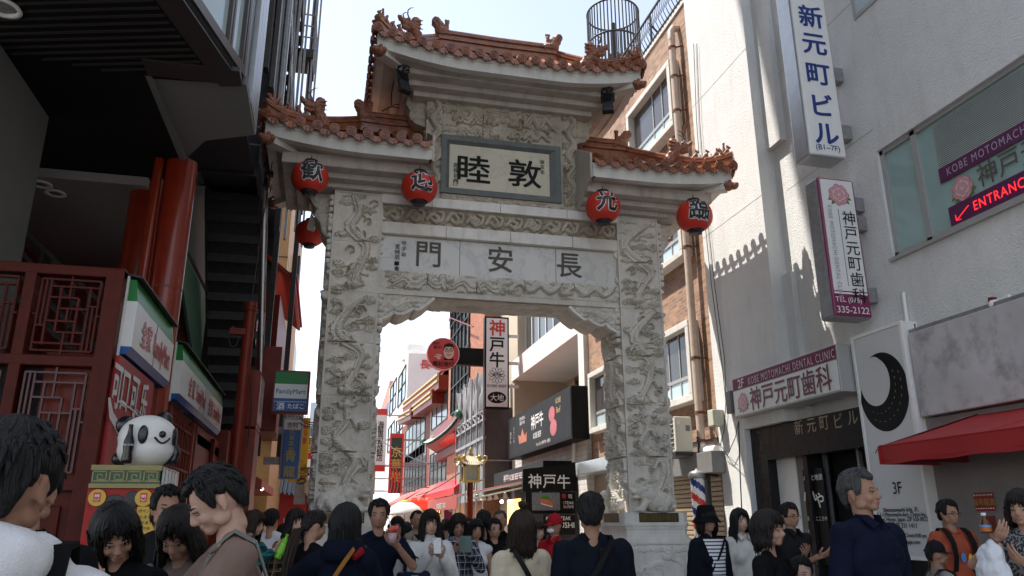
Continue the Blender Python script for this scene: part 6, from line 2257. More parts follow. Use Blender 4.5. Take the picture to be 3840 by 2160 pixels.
# ------------------------------------------------------------------ street beyond the gate, right hand side
SXF = 7.9
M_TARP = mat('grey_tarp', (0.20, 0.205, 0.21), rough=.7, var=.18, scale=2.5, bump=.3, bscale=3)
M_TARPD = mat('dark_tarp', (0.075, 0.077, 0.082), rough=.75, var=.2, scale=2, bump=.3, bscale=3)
M_WALLW = mat('plaster_white', (0.72, 0.70, 0.66), rough=.85, var=.05, scale=1, stain=.15, stain_col=(.45, .42, .38))
M_WALLB = mat('plaster_beige', (0.50, 0.42, 0.32), rough=.85, var=.06, scale=1)
M_WBRICK = brick_mat('white_brick', (0.62, 0.60, 0.57), (0.56, 0.54, 0.51), (0.44, 0.42, 0.40), .45, .15, ms=.012)
M_OBRICK = brick_mat('orange_brick', (0.42, 0.15, 0.075), (0.32, 0.11, 0.055), (0.26, 0.15, 0.10), .3, .1, ms=.012)
M_RBRICK = brick_mat('dark_red_brick', (0.22, 0.06, 0.045), (0.17, 0.045, 0.035), (0.20, 0.10, 0.08), .3, .1, ms=.012)
M_WOODF = mat('wood_frame', (0.14, 0.075, 0.035), rough=.5, var=.2)
M_GREEN = mat('roof_green', (0.03, 0.13, 0.075), rough=.4, var=.2, scale=6)
M_WGLASS = mat('street_glass', (0.06, 0.065, 0.065), rough=.1, var=0, spec=.45)
def facade_window(par, x0, y0, x1, y1, X, nv=2, nh=1, frame=M_BLACK, glass=None, dep=.06):
 """window on a facade facing the street, given by two photo corners"""
 a, b, c, d = FRm(x0, y0, x1, y1, X)
 f = MB().mat(frame)
 t_ = .06
 f.box(X - dep, X + .02, a, b, c, c + t_); f.box(X - dep, X + .02, a, b, d - t_, d)
 for i in range(nv + 1):
  y = a + (b - a) * i / nv
  f.box(X - dep + .003, X + .02, y - t_ / 2, y + t_ / 2, c + t_, d - t_)
 for i in range(1, nh + 1):
  z = c + (d - c) * i / (nh + 1)
  f.box(X - dep + .006, X + .02, a, b, z - t_ / 2, z + t_ / 2)
 fo = f.build('window', par)
 g = MB().mat(glass or M_WGLASS); g.box(X - .02, X + .015, a, b, c, d); g.build('pane', fo)
 return fo
wh = thing('balcony_building', 'white building with a deep shaded balcony over the dark beef billboard', 'building', (12, 28, 0))
Z1 = W(1437, 841, X=SXF)[2]; Z2 = W(1442, 782, X=SXF)[2]
Z0b = W(1440, 1022, X=SXF)[2]
k = MB().mat(M_WALLW)
k.box(SXF, SXF + .25, 23.6, 33.0, Z1, Z2)                       # parapet band
k.box(SXF, SXF + 2.5, 23.6, 33.0, Z1 - .12, Z1 + .0)            # slab under it
k.box(SXF + .3, SXF + .55, 23.02, 23.6, Z0b, Z2 + .5)
k.mat(M_WALLB); k.box(SXF + 2.4, 18, 23.6, 33.0, Z0b - 1, Z1)   # recessed wall
k.box(SXF + .05, SXF + 2.4, 32.7, 33.0, Z0b - 1, Z1 - .12)
k.mat(M_WALLW).box(SXF, SXF + .2, 23.05, 23.6, Z0b - .2, Z1 + .001)
k.build('wall', wh)
k = MB().mat(M_WBRICK); k.box(SXF, 18, 23.02, 33.0, 0, Z0b); k.build('brick_base', wh)
k = MB().mat(M_WALLW); k.box(SXF + .8, 18, 23.5, 33, Z2, Z2 + 3.5); k.build('upper_floor', wh)
k = MB().mat(M_WGLASS); k.box(SXF + .70, SXF + .78, 24, 33, Z2 - .1, Z2 + 2.6)
k.mat(M_WALLW)
for y in np.arange(24.2, 33.1, 1.1):
 k.box(SXF + .66, SXF + .82, y - .04, y + .04, Z2 - .1, Z2 + 2.6)
k.mat(M_BLACK).box(SXF + .68, SXF + .80, 26.5, 28.6, Z2 - .1, Z2 + 1.2); k.build('window', wh)
k = MB().mat(M_WOODF)
k.box(SXF + 2.3, SXF + 2.39, 24.2, 31.0, Z1 - .35, Z1 - .2)
for y in (24.2, 26.4, 28.6, 31.0):
 k.box(SXF + 2.3, SXF + 2.395, y - .08, y + .08, Z0b, Z1 - .2)
k.mat(M_WGLASS).box(SXF + 2.36, SXF + 2.398, 24.2, 31, Z0b, Z1 - .35); k.build('balcony_door', wh)
k = MB().mat(M_DINT); k.box(SXF + .3, SXF + .5, 23.02, 23.02 + .02, Z0b - .2, Z1 - .5); k.build('side_opening', wh)
k = MB().mat(M_WALLW); c = W(1447, 1080, X=7.8); k.tube([W(1453, 1085, X=7.85), W(1445, 1100, X=7.85), W(1443, 1190, X=7.85)], .07, 10); k.build('downpipe', wh)
q = FRm(1278, 1052, 1435, 1108, 7.35)
A, B, C_, D = W(1278, 1050, X=7.35), W(1437, 976, X=7.35), W(1440, 1106, X=7.35), W(1280, 1155, X=7.35)
yn, yf_ = (B[1] + C_[1]) / 2, (A[1] + D[1]) / 2
z0, z1 = (C_[2] + D[2]) / 2, (A[2] + B[2]) / 2
t = thing('beef_billboard', 'long black beef restaurant billboard with white characters and a meat picture', 'sign', (7.5, 26, z0))
k = MB().mat(M_KBLACK); k.bbox(7.35, SXF + .02, yn, yf_, z0, z1, .03); k.build('casing', t)
L_ = yf_ - yn; H = z1 - z0
k = MB().mat(mat('billboard_face', (0.014, 0.012, 0.012), rough=.5, var=.4, scale=1.2, spec=.1)); k.box(7.342, 7.36, yn + .08, yf_ - .08, z0 + .08, z1 - .08)
k.mat(M_FMW)
def bt(s_, fy, fz, sz, m_=M_FMW, bold=.008, vert=False, sx=.95):
 k.mat(m_).text(s_, (7.342, yf_ - L_ * fy, z0 + H * fz), -UY, UZ, sz, .006, bold, sx, vertical=vert)
bt('神戸牛', .53, .62, H * .34, M_FMW, .02, sx=1.0)
bt('KOBE BEEF', .53, .33, H * .17, M_FMW, .012, sx=.8)
bt('KOBE', .84, .84, H * .15, M_GOLD, .002); bt('Beef', .84, .66, H * .17, M_GOLD, .002)
bt('ようこそ', .12, .55, H * .10, M_FMW, .004, True); bt('神戸牛', .055, .5, H * .10, M_FMW, .004, True)
bt('世界が認める', .28, .84, H * .095, M_FMW, .006); bt('国産牛100%', .28, .74, H * .095, M_FMW, .006)
bt('チャンピオン神戸牛を一頭買い', .62, .12, H * .085, M_FMW, .004)
k.mat(mat('meat_red', (0.42, 0.03, 0.04), rough=.35, var=.3, scale=9));
for (fy, fz, a_, b_) in ((.75, .62, .055, .16), (.77, .34, .06, .17)):
 c = V(7.336, yf_ - L_ * fy, z0 + H * fz)
 k.ell(c, (.012, L_ * a_ * .8, H * b_), 20, 10)
k.mat(mat('flame', (0.40, 0.12, 0.04), rough=.5, var=.5, scale=5)).poly([V(7.338, yf_ - L_ * fy, z0 + H * fz) for fy, fz in ((.22, .28), (.2, .5), (.25, .45), (.28, .62), (.32, .42), (.36, .5), (.35, .28))])
k.build('face_panel', t)
YS = 22.9
t = thing('beef_shop_sign', 'black shop sign with three large white characters and a slanted top, facing the gate', 'sign', (7, YS, 3))
pts = [W(x, y, Y=YS) for x, y in ((1315, 1236), (1452, 1236), (1447, 1162), (1371, 1178), (1370, 1174), (1316, 1180))]
k = MB().mat(M_KBLACK); k.prism(pts, (0, .12, 0)); k.build('board', t)
k = MB().mat(M_FMW)
for ch, px, py in (('神', 1345, 1210), ('戸', 1382, 1211), ('牛', 1418, 1212)):
 k.text(ch, W(px, py, Y=YS), UX, UZ, .44, .006, .012, 1.0)
k.build('lettering', t)
t = thing('sushi_board', 'dark food board with a salmon sushi photograph and steak sushi lettering', 'sign', (7, YS, 2))
k = MB().mat(M_KBLACK); a, b = W(1322, 1237, Y=YS + .02), W(1448, 1292, Y=YS + .02); k.box(a[0], b[0], YS + .02, YS + .1, b[2], a[2]); k.build('board', t)
k = MB().mat(mat('slate_photo', (0.16, 0.16, 0.17), rough=.5, var=.35, scale=14)); a, b = W(1338, 1239, Y=YS + .01), W(1409, 1284, Y=YS + .01); k.box(a[0], b[0], YS + .008, YS + .02, b[2], a[2])
c = (a + b) / 2
k.mat(mat('leaf_green', (0.10, 0.30, 0.03), rough=.5, var=.2))
for i in range(9):
 th = .2 + i * .33
 o = V(c[0] - .02, YS + .004, c[2] + .08)
 d = V(math.cos(th), 0, math.sin(th) * .8); e = V(-d[2], 0, d[0])
 k.poly([o, o + d * .1 + e * .025, o + d * .19, o + d * .1 - e * .025])
k.mat(mat('salmon', (0.55, 0.14, 0.05), rough=.4, var=.35, scale=18)); k.ell(c + V(.02, -.006, -.02), (.23, .02, .075), 24, 10, np.array(Matrix.Rotation(.28, 3, 'Y')))
k.mat(M_WHITEP)
for i in range(12):
 k.ell(c + V(-.15 + .03 * i, -.004, -.06 - .008 * i), (.022, .015, .018), 8, 6)
k.build('photo_print', t)
k = MB(); k.mat(M_FMR).text('寿', W(1418, 1248, Y=YS + .02), UX, UZ, .16, .006, .01); k.mat(M_FMW).text('司', W(1434, 1249, Y=YS + .02), UX, UZ, .14, .006, .008)
k.text('STEAK', W(1430, 1265, Y=YS + .02), UX, UZ, .12, .006, .006); k.text('SUSHI', W(1430, 1275, Y=YS + .02), UX, UZ, .12, .006, .006)
k.mat(M_FMR).text('S', W(1418.6, 1265, Y=YS + .012), UX, UZ, .125, .006, .008); k.text('S', W(1418.6, 1275, Y=YS + .012), UX, UZ, .125, .006, .008)
k.build('lettering', t)
t = thing('steak_board', 'lower black board reading kobe steak sushi, partly behind the red cap', 'sign', (7, 22.6, 1))
k = MB().mat(M_KBLACK); a, b = W(1366, 1296, Y=22.6), W(1448, 1345, Y=22.6); k.box(a[0], b[0], 22.6, 22.68, b[2], a[2]); k.build('board', t)
k = MB().mat(M_FMW); k.text('KOBE STEAK', W(1405, 1304, Y=22.6), UX, UZ, .15, .006, .006, .9); k.text('SUSHI', W(1422, 1321, Y=22.6), UX, UZ, .22, .006, .006); k.build('lettering', t)
M_AWN = mat('awning_coral', (0.45, 0.10, 0.085), rough=.7, var=.06, scale=2)
t = thing('shop_awning', 'long retractable red and white awning below the grey tarpaulin', 'awning', (6, 27, 3))
P = [W(1290, 1188, Y=23.6), W(1150, 1248, Y=23.6), W(1150, 1260, Y=23.6)]
k = MB().mat(M_AWN)
xr_, xl_ = 7.45, W(1150, 1248, Y=25)[0]
zr_, zl_ = W(1295, 1192, Y=25)[2], W(1150, 1245, Y=25)[2]
k.prism([(xr_, 25.0, zr_), (xl_, 25.0, zl_), (xl_, 25.0, zl_ - .03), (xr_, 25.0, zr_ - .03)], (0, 7.0, 0))
k.mat(M_FMW); k.bar((xr_, 24.97, zr_ - .05), (xl_, 24.97, zl_ - .05), .05, .05)
k.mat(M_AWN); k.box(xl_ - .01, xl_ + .01, 25.0, 32.0, zl_ - .42, zl_)
k.build('canvas', t)
k = MB().mat(M_WHITEP); k.bbox(xr_ - .15, xr_ + .35, 24.8, 25.05, zr_ - .30, zr_ + .12, .04); k.bar((xr_, 25.0, zr_ - .2), (xl_ + .3, 25.0, zl_ - .15), .05); k.build('arm', t)
k = MB().mat(M_FMW); k.text('KOBE BEEF DINING', (xl_ - .012, 28.4, zl_ - .27), -UY, UZ, .26, .004, .006); k.build('lettering', t)
k = MB().mat(M_KBLACK); k.box(6.9, 7.9, 24.5, 32, 2.95, 3.5); k.mat(M_FMW).text('神戸牛 KOBE BEEF RESTAURANT', (6.9, 28, 3.2), -UY, UZ, .3, .006, .006); k.build('valance_board', wh)
k = MB().mat(M_DINT); k.box(7.75, 7.9, 24, 32.9, 0, 2.95)
k.mat(mat('shop_glow', (1, .6, .2), emit=(1, .55, .16), estr=1.0, var=0)); a = W(1290, 1272, X=7.7); k.box(7.70, 7.75, a[1] - 1.2, a[1] + 1.0, 1.5, 2.5)
k.build('shop_front', wh)
for px, py in ((1154, 1248), (1166, 1250), (1178, 1249), (1190, 1247), (1208, 1243), (1278, 1240)):
 c = W(1100 + (px - 1154) * 1.3 + 100, py, Y=25.6)
 k = MB().mat(M_WHITEP); k.lathe([(.02, .05), (.05, .03), (.09, -.1)], c, 12, (-.2, -.3, 1)); k.mat(_mats['lamp_on']); k.ell(c + V(.01, .02, -.06), .05, 8, 6)
 k.build('spot_lamp', wh)
k = MB().mat(mat('hot_bulb', (1, .8, .5), emit=(1, .75, .4), estr=10, var=0))
for px, py in ((1262, 1262), (1282, 1262), (1268, 1312)):
 k.ell(W(px, py, Y=24.2), .05, 10, 8)
k.build('bulb', wh)
YV = 31.5
t = thing('vertical_sign', 'tall white vertical beef sign with a black border, red top character and flower crest', 'sign', (7.2, YV, 6))
a, b = W(1220, 795, Y=YV), W(1281, 1029, Y=YV)
k = MB().mat(M_KBLACK); k.bbox(a[0], b[0], YV, YV + .35, b[2], a[2], .02); k.build('casing', t)
k = MB().mat(M_FMW); k.box(a[0] + .07, b[0] - .07, YV - .012, YV + .02, b[2] + .08, a[2] - .08)
def vt(s_, py, sz, m_, bold=.012, sx=1.0):
 c = W(1250, py, Y=YV); k.mat(m_).text(s_, ((a[0] + b[0]) / 2, YV - .012, c[2]), UX, UZ, sz, .006, bold, sx)
vt('神', 825, .74, M_FMR, .022); vt('戸', 867, .70, M_INK, .022); vt('牛', 905, .70, M_INK, .022)
c = W(1250, 944, Y=YV); c[0] = (a[0] + b[0]) / 2
k.mat(M_INK)
for i in range(12):
 th = 2 * math.pi * i / 12
 o = c + V(math.cos(th), 0, math.sin(th)) * .22 + V(0, -.016, 0)
 e = V(-math.sin(th), 0, math.cos(th)); d = V(math.cos(th), 0, math.sin(th))
 k.tube([o + d * .14 * math.cos(u) + e * .055 * math.sin(u) for u in np.linspace(0, 2 * math.pi, 13)], .008, 4)
k.text('神戸肉', c, UX, UZ, .15, .02, .006)
vt('KOBE BEEF', 971, .17, M_INK, .003, 1.0)
c = W(1250, 1000, Y=YV); c[0] = (a[0] + b[0]) / 2
k.mat(M_INK).ell(c + V(0, -.012, 0), (.40, .012, .25), 28, 10)
k.mat(M_FMW).text('大地', c + V(0, -.012, -.02), UX, UZ, .30, .018, .008)
k.build('face_panel', t)
for f in (.25, .5, .8):
 k = MB().mat(M_WALLW); k.bar((b[0], YV + .2, b[2] + (a[2] - b[2]) * f), (SXF, YV + .2, b[2] + (a[2] - b[2]) * f), .12); k.build('wall_bracket', t)
tp_ = thing('scaffold_building', 'beige and brick building wrapped in grey tarpaulin and scaffolding', 'building', (11, 40, 0))
Yt = 33.1
xt = W(1219, 1100, Y=Yt)[0]
yt2 = W(1150, 1100, X=xt)[1]
zt0 = W(1250, 1024, Y=Yt)[2]
def cloth(P0, du, dv, nu, nv, amp, seed, m_):
 """hanging sheet with folds; P0 top corner, du along, dv down"""
 n_ = np.cross(du, dv); n_ = n_ / np.linalg.norm(n_)
 k = MB().mat(m_)
 g = []
 for j in range(nv + 1):
  row = []
  for i in range(nu + 1):
   u, v = i / nu, j / nv
   h = amp * (mnoise.noise(Vector((u * 9 + seed, v * 1.3, seed))) + .6 * mnoise.noise(Vector((u * 22 + seed, v * 2.0, 3 + seed))))
   sag = .35 * abs(math.sin(u * math.pi * 4)) * (1 - v) ** 2
   row.append(np.asarray(P0) + np.asarray(du) * u + np.asarray(dv) * v + n_ * h + V(0, 0, -sag * (amp > .1)))
  g.append(row)
 k.grid(np.array(g))
 return k
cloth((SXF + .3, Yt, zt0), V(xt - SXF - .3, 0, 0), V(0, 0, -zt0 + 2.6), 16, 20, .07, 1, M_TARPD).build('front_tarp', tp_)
zs0 = W(1185, 958, X=xt)[2]; zs1 = W(1185, 1062, X=xt)[2]; zs2 = W(1180, 1120, X=xt)[2]
cloth((xt, Yt, zs0 + .2), V(0, yt2 - Yt, 0), V(0, 0, zs1 - zs0), 60, 16, .22, 5, M_TARP).build('upper_tarp', tp_)
cloth((xt + .02, Yt, zs2), V(0, yt2 - Yt, 0), V(0, 0, 2.5 - zs2), 50, 16, .10, 9, M_TARP).build('lower_tarp', tp_)
k = MB().mat(M_TARPD); k.box(xt + .05, xt + .12, Yt, yt2, zs2, zs1 - .25); k.mat(M_STEEL)
k.bar((xt, Yt, zs1 - .25), (xt, yt2, zs1 - .25), .10); k.bar((xt, Yt, zs1 + .15), (xt, yt2, zs1 + .15), .10); k.bar((xt, Yt, zs2), (xt, yt2, zs2), .14)
n = 8
for i in range(n):
 ya, yb = Yt + (yt2 - Yt) * i / n, Yt + (yt2 - Yt) * (i + 1) / n
 k.bar((xt - .02, ya, zs1 - .25), (xt - .02, yb, zs1 + .15), .06); k.bar((xt - .03, yb, zs1 + .15), (xt - .03, yb, zs1 - .25), .06)
for i in range(6):
 y = Yt + (yt2 - Yt) * i / 5
 k.bar((xt - .05, y, 0), (xt - .05, y, zs0), .06)
k.bar((xt, Yt - .05, zt0 - 2.3), (SXF + .2, Yt - .05, zt0 - 2.3), .06)
k.build('scaffold', tp_)
k = MB().mat(M_WALLB); k.box(SXF + .3, 18, 33.05, 36.8, 0, 22); k.build('wall', tp_)
bt_ = thing('brick_tower', 'modern building with an orange brick corner and wide black framed windows above the tarpaulin', 'building', (11, 42, 0))
TXF = 7.4
yb0_, yb1_ = W(1219, 800, X=TXF)[1], W(1131, 850, X=TXF)[1]
k = MB().mat(M_OBRICK)
k.box(TXF, 18, yb0_, yb1_, 0, 24); k.build('wall', bt_)
ycol = W(1184, 850, X=TXF)[1]
for (ya, yb) in ((782, 872), (910, 1010)):
 facade_window(bt_, 1139, ya + 6, 1182, yb, TXF, 5, 1, M_BLACK, M_WGLASS, .12)
facade_window(bt_, 1139, 640, 1182, 760, TXF, 5, 1, M_BLACK, M_WGLASS, .12)
k = MB().mat(M_RED); k.bar(W(1130, 798, X=TXF - .3), W(1190, 822, X=TXF - .3), .06); k.mat(M_WHITEP).ell(W(1131, 803, X=TXF - .3), (.1, .1, .16), 10, 8); k.build('lamp_arm', bt_)
YR = 34.5
t = thing('round_sign', 'round red shop sign with a cartoon man in glasses waving a hand', 'sign', W(1115, 890, Y=YR))
c = W(1115, 890, Y=YR); r_ = W(1156, 890, Y=YR)[0] - c[0]
k = MB().mat(mat('sign_scarlet', (0.50, 0.03, 0.025), rough=.4, var=0)); k.cyl(c, c + V(0, .25, 0), r_, n=48); k.mat(M_FMW); k.lathe([(r_ * .99, -.004), (r_ * .96, -.004)], c, 48, (0, 1, 0)); k.build('disc', t)
k = MB()
def dp_(px, py, off=.006):
 p = W(px, py, Y=YR); p[1] -= off; return p
s_ = r_
SK = mat('cartoon_skin', (0.60, 0.42, 0.33), rough=.5, var=0)
f0 = dp_(1129, 885)
k.mat(M_INK).ell(f0 + UZ * .12 * s_, (.33 * s_, .006, .40 * s_), 28, 10)
k.mat(SK).ell(f0 - V(0, .008, .04 * s_), (.325 * s_, .008, .42 * s_), 28, 10)
k.mat(M_INK).prism([f0 + V(x * s_, -.016, z * s_) for x, z in ((-.29, .30), (.29, .30), (.27, .46), (.0, .54), (-.27, .44))], (0, .008, 0))
for sx_ in (-1, 1):
 o = f0 + V(sx_ * .13 * s_, -.018, .08 * s_)
 k.tube([o + V(.095 * s_ * math.cos(u), 0, .075 * s_ * math.sin(u)) for u in np.linspace(0, 6.283, 17)], .010, 4)
 k.ell(o, (.025 * s_, .006, .02 * s_), 8, 6)
 k.tube([o + V(-.09 * s_, 0, .12 * s_), o + V(.09 * s_, 0, .13 * s_)], .012, 4)
k.tube([f0 + V(u * .13 * s_, -.018, -.16 * s_ - .06 * s_ * (1 - u * u)) for u in np.linspace(-1, 1, 9)], .012, 4)
k.tube([f0 + V(x * s_, -.018, z * s_) for x, z in ((-.02, .02), (-.05, -.07), (.04, -.08))], .009, 4)
k.mat(M_INK).prism([f0 + V(x * s_, -.001, z * s_) for x, z in ((-.34, -.52), (.34, -.52), (.22, -.36), (-.22, -.36))], (0, .004, 0))
h0 = dp_(1103, 898)
k.mat(SK).ell(h0, (.14 * s_, .008, .16 * s_), 16, 8)
for i, (dx, dz, L2) in enumerate(((-.17, .02, .14), (-.10, .14, .2), (-.02, .18, .22), (.06, .16, .2), (.13, .10, .16))):
 p0 = h0 + V(dx * .7 * s_, -.004, dz * .7 * s_)
 k.cap(p0, p0 + V(dx * .7 * s_, 0, max(.04, dz) * L2 * 6 * s_ * .25), .042 * s_, .036 * s_, 8, 3)
k.mat(M_INK).text('廣記商行', dp_(1115, 916), UX, UZ, .34 * s_, .02, .012)
k.text('你好!', dp_(1097, 864), UX, UZ, .22 * s_, .02, .004); k.text('謝々!', dp_(1101, 874), UX, UZ, .22 * s_, .02, .004)
k.build('artwork', t)
k = MB().mat(M_KBLACK); k.bbox(c[0] + r_ * .7, TXF + .05, YR + .05, YR + .45, c[2] - .45, c[2] + .35, .02); k.build('wall_bracket', t)
gp = thing('pagoda_front_building', 'beige panelled building with a green tiled pagoda eave and red lantern row', 'building', (11, 50, 0))
GXF = 7.75
yg0, yg1 = yb1_, W(1084, 1000, X=GXF)[1]
k = MB().mat(mat('speckled_panel', (0.40, 0.33, 0.27), rough=.7, var=.25, scale=14)); zg = W(1110, 944, X=GXF)[2]
k.box(GXF, 18, yg0, yg1, 0, zg); k.build('wall', gp)
facade_window(gp, 1088, 1018, 1126, 1052, GXF, 3, 0, M_BLACK)
facade_window(gp, 1083, 1145, 1122, 1218, GXF, 4, 1, M_BLACK)
k = MB().mat(M_GREEN)
EX = 6.5
ye0, ye1 = W(1153, 1050, X=EX)[1], W(1066, 1085, X=EX)[1]
z1e, z0e = W(1140, 1036, X=7.2)[2], W(1150, 1068, X=EX)[2]
ys_ = np.linspace(ye0, ye1, 24)
def lf(y):
 u = 2 * (y - ye0) / (ye1 - ye0) - 1
 return .35 * abs(u) ** 3
k.grid(np.array([[(EX, y, z0e + lf(y)) for y in ys_], [(7.1, y, z0e + .45 + lf(y) * .5) for y in ys_], [(7.75, y, z0e + 1.1) for y in ys_]]), False)
for y in np.linspace(ye0, ye1, 40):
 k.tube([(EX - .05, y, z0e + .04 + lf(y)), (7.1, y, z0e + .5 + lf(y) * .5), (7.75, y, z0e + 1.15)], .07, 6)
for y in (ye0, ye1):
 k.ell((EX, y, z0e + .5), (.2, .2, .22), 10, 8)
k.mat(mat('eave_maroon', (0.14, 0.018, 0.018), rough=.5, var=.1)); k.grid(np.array([[(EX + .02, y, z0e - .08 + lf(y)) for y in ys_], [(7.75, y, z0e - .5) for y in ys_]]), False)
k.box(7.3, 7.75, ye0, ye1, z0e - .9, z0e - .4)
k.prism([(EX + .12, ye0 + .3, z0e), (EX + .12, ye1 - .3, z0e), (7.7, ye1 - .3, z0e + 1.6), (7.7, ye0 + .3, z0e + 1.6)], (-.02, 0, .12))
k.build('pagoda_eave', gp)
k = MB().mat(M_REDD); a, b = W(1137, 1118, X=7.5), W(1153, 1240, X=7.5)
k.box(7.45, 7.75, b[1], b[1] + .5, 0, a[2] + .3); k.box(7.5, 7.75, a[1] - .2, a[1] + .3, 0, a[2] + .3); k.build('red_post', gp)
lan0 = None
for i in range(16):
 f = i / 15
 p = W(1104 + 46 * f, 1106 - 14 * f + 3 * (i % 2), X=6.9)
 if lan0 is None:
  t = thing('small_lantern', 'small red lantern in the row under the green pagoda eave', 'lantern', p, 0, 'small red lanterns under the pagoda eave')
  k = MB().mat(M_LAN); k.lathe([(.001, .24), (.12, .2), (.24, .06), (.25, -.04), (.14, -.2), (.06, -.24), (.04, -.42), (.001, -.42)], (p[0], p[1], p[2]), 12)
  lo_ = k.build('paper_body', t)
  k = MB().mat(M_GOLD); k.lathe([(.001, .28), (.1, .26), (.12, .2)], (p[0], p[1], p[2]), 10); k.build('cap', t)
  lan0 = t
 else:
  c_ = copy_tree(lan0); c_.location = p
rb2 = thing('red_brick_building', 'dark red brick restaurant with red and gold Chinese roof edges and tall windows', 'building', (11, 60, 0))
RXF = 7.8
yr0, yr1 = yg1, W(1014, 1000, X=RXF)[1]
zr0 = W(1080, 1000, X=RXF)[2]
k = MB().mat(M_RBRICK); k.box(RXF, 18, yr0, yr1, 0, zr0); k.build('wall', rb2)
facade_window(rb2, 1022, 1085, 1068, 1140, RXF, 5, 1, M_DSTEEL)
facade_window(rb2, 1020, 1150, 1070, 1235, RXF, 7, 2, M_DSTEEL)
def red_roof(x0, y0, x1, y1, X, drop):
 a, b = W(x0, y0, X=X), W(x1, y1, X=X)
 k = MB().mat(M_RED)
 k.prism([(X, b[1], b[2] - drop), (X, a[1], a[2] - drop), (X, a[1], a[2]), (X, b[1], b[2])], (1.2, 0, 0))
 k.mat(M_GOLD)
 for dz in (.0, -drop * .45):
  k.bar(V(X - .06, b[1], b[2] + dz), V(X - .06, a[1], a[2] + dz), .14, .14)
 k.mat(M_FMR).prism([(X - .1, b[1], b[2]), (X - .1, a[1], a[2]), (X + 1.2, a[1], a[2] + .9), (X + 1.2, b[1], b[2] + .9)], (0, 0, .08))
 k.build('roof', rb2)
red_roof(1014, 1016, 1104, 942, 7.0, .9)
red_roof(1040, 1022, 1087, 985, 6.9, .8)
red_roof(1002, 1048, 1034, 1030, 6.9, .8)
lw_ = thing('white_block', 'white plaster block with red rooftop characters and small windows, beyond the brick restaurant', 'building', (11, 85, 0))
yl0, yl1 = W(1027, 900, X=SXF)[1], W(981, 950, X=SXF)[1]
zl = W(1027, 889, X=SXF)[2]
k = MB().mat(M_WALLW); k.box(SXF, 24, yl0, yl1, 0, zl); k.bbox(SXF + .3, 20, yl0 + 1, yl1 - 2, zl, zl + .5, .02)
c = W(1046, 880, Y=yl0 + 2); k.cyl((c[0], yl0 + 4, zl), (c[0], yl0 + 4, zl + 1.6), 1.3, n=20)
k.build('wall', lw_)
for (x0, y0, x1, y1) in ((1004, 950, 1020, 1000), (983, 978, 996, 1025), (998, 1060, 1013, 1110), (978, 1078, 991, 1125), (983, 1150, 996, 1230)):
 facade_window(lw_, x0, y0, x1, y1, SXF, 2, 1, M_DSTEEL, M_WGLASS, .1)
k = MB().mat(M_FMR); k.text('長', W(1069, 917, Y=yl0), UX, UZ, 1.05, .1, .02); k.text('城', W(1089, 914, Y=yl0), UX, UZ, 1.05, .1, .02); k.text('飯', W(1109, 911, Y=yl0), UX, UZ, 1.05, .1, .02); k.build('roof_lettering', lw_)
for nm, lab, x0, x1, yt, Y0, Y1, m_ in (('pink_gable_house', 'pale house with a salmon pink gable roof at the far end', 0, 0, 975, yl1, yl1 + 24, M_WALLB),):
 t = thing(nm, lab, 'building', (11, Y0 + 5, 0))
 z = W(955, 1050, X=SXF)[2]
 k = MB().mat(mat('pale_blue_wall', (0.55, 0.60, 0.64), rough=.6, var=.05)); k.box(SXF, 24, Y0, Y1, 0, z); k.mat(M_NAVY).box(SXF - .05, SXF, Y0, Y1, z - 1.6, z - .1); k.build('wall', t)
 k = MB().mat(mat('salmon_roof', (0.50, 0.24, 0.17), rough=.7, var=.08)); zt_ = W(975, 968, X=SXF)[2]
 k.prism([(SXF, Y0 + .2, z), (SXF, Y1, z), (SXF + .0, Y0 + .2, zt_)], (14, 0, 0)); k.build('roof', t)
 facade_window(t, 950, 1110, 962, 1170, SXF, 3, 2, M_STEEL, M_GLASS)
fe2 = thing('far_block', 'hazy pale building closing the far end of the street', 'building', (3, 150, 0))
k = MB().mat(mat('far_wall', (0.55, 0.55, 0.54), rough=.8, var=.08, scale=.3)); k.box(-8, 26, 150, 165, 0, 14); k.build('wall', fe2)
k = MB().mat(M_WGLASS)
for i in range(4):
 for j in range(12):
  k.box(-6 + 2.5 * j, -4.6 + 2.5 * j, 149.9, 150.05, 2 + 3 * i, 3.7 + 3 * i)
k.build('window', fe2)
def banner(lab, x0, y0, x1, y1, Y, m_, chars, cm, sz, extra=None):
 a, b = W(x0, y0, Y=Y), W(x1, y1, Y=Y)
 t = thing('vertical_banner', lab, 'banner', ((a[0] + b[0]) / 2, Y, b[2]))
 k = MB().mat(m_); k.bbox(a[0], b[0], Y, Y + .15, b[2], a[2], .01)
 if extra:
  extra(k, a, b, Y)
 k.build('panel', t)
 l = MB().mat(cm); H = a[2] - b[2]
 l.text(chars, ((a[0] + b[0]) / 2, Y, (a[2] + b[2]) / 2 - .02 * H), UX, UZ, sz, .02, .01, vertical=True, pitch=H * .62 / len(chars) / sz)
 l.build('lettering', t)
 k = MB().mat(M_STEEL)
 for f in (.1, .5, .9):
  k.bar((b[0], Y + .08, b[2] + H * f), (SXF, Y + .08, b[2] + H * f), .08)
 k.build('bracket', t)
def ends(k, a, b, Y):
 H = a[2] - b[2]
 k.mat(M_FMR); k.box(a[0] - .005, b[0] + .005, Y - .008, Y + .1, a[2] - .1 * H, a[2] + .003); k.box(a[0] - .005, b[0] + .005, Y - .008, Y + .1, b[2] - .003, b[2] + .1 * H)
banner('white vertical sign with red ends and black characters at the far right side', 945, 1028, 968, 1186, 62, M_FMW, '海鮮専府長城飯店', M_INK, .52, ends)
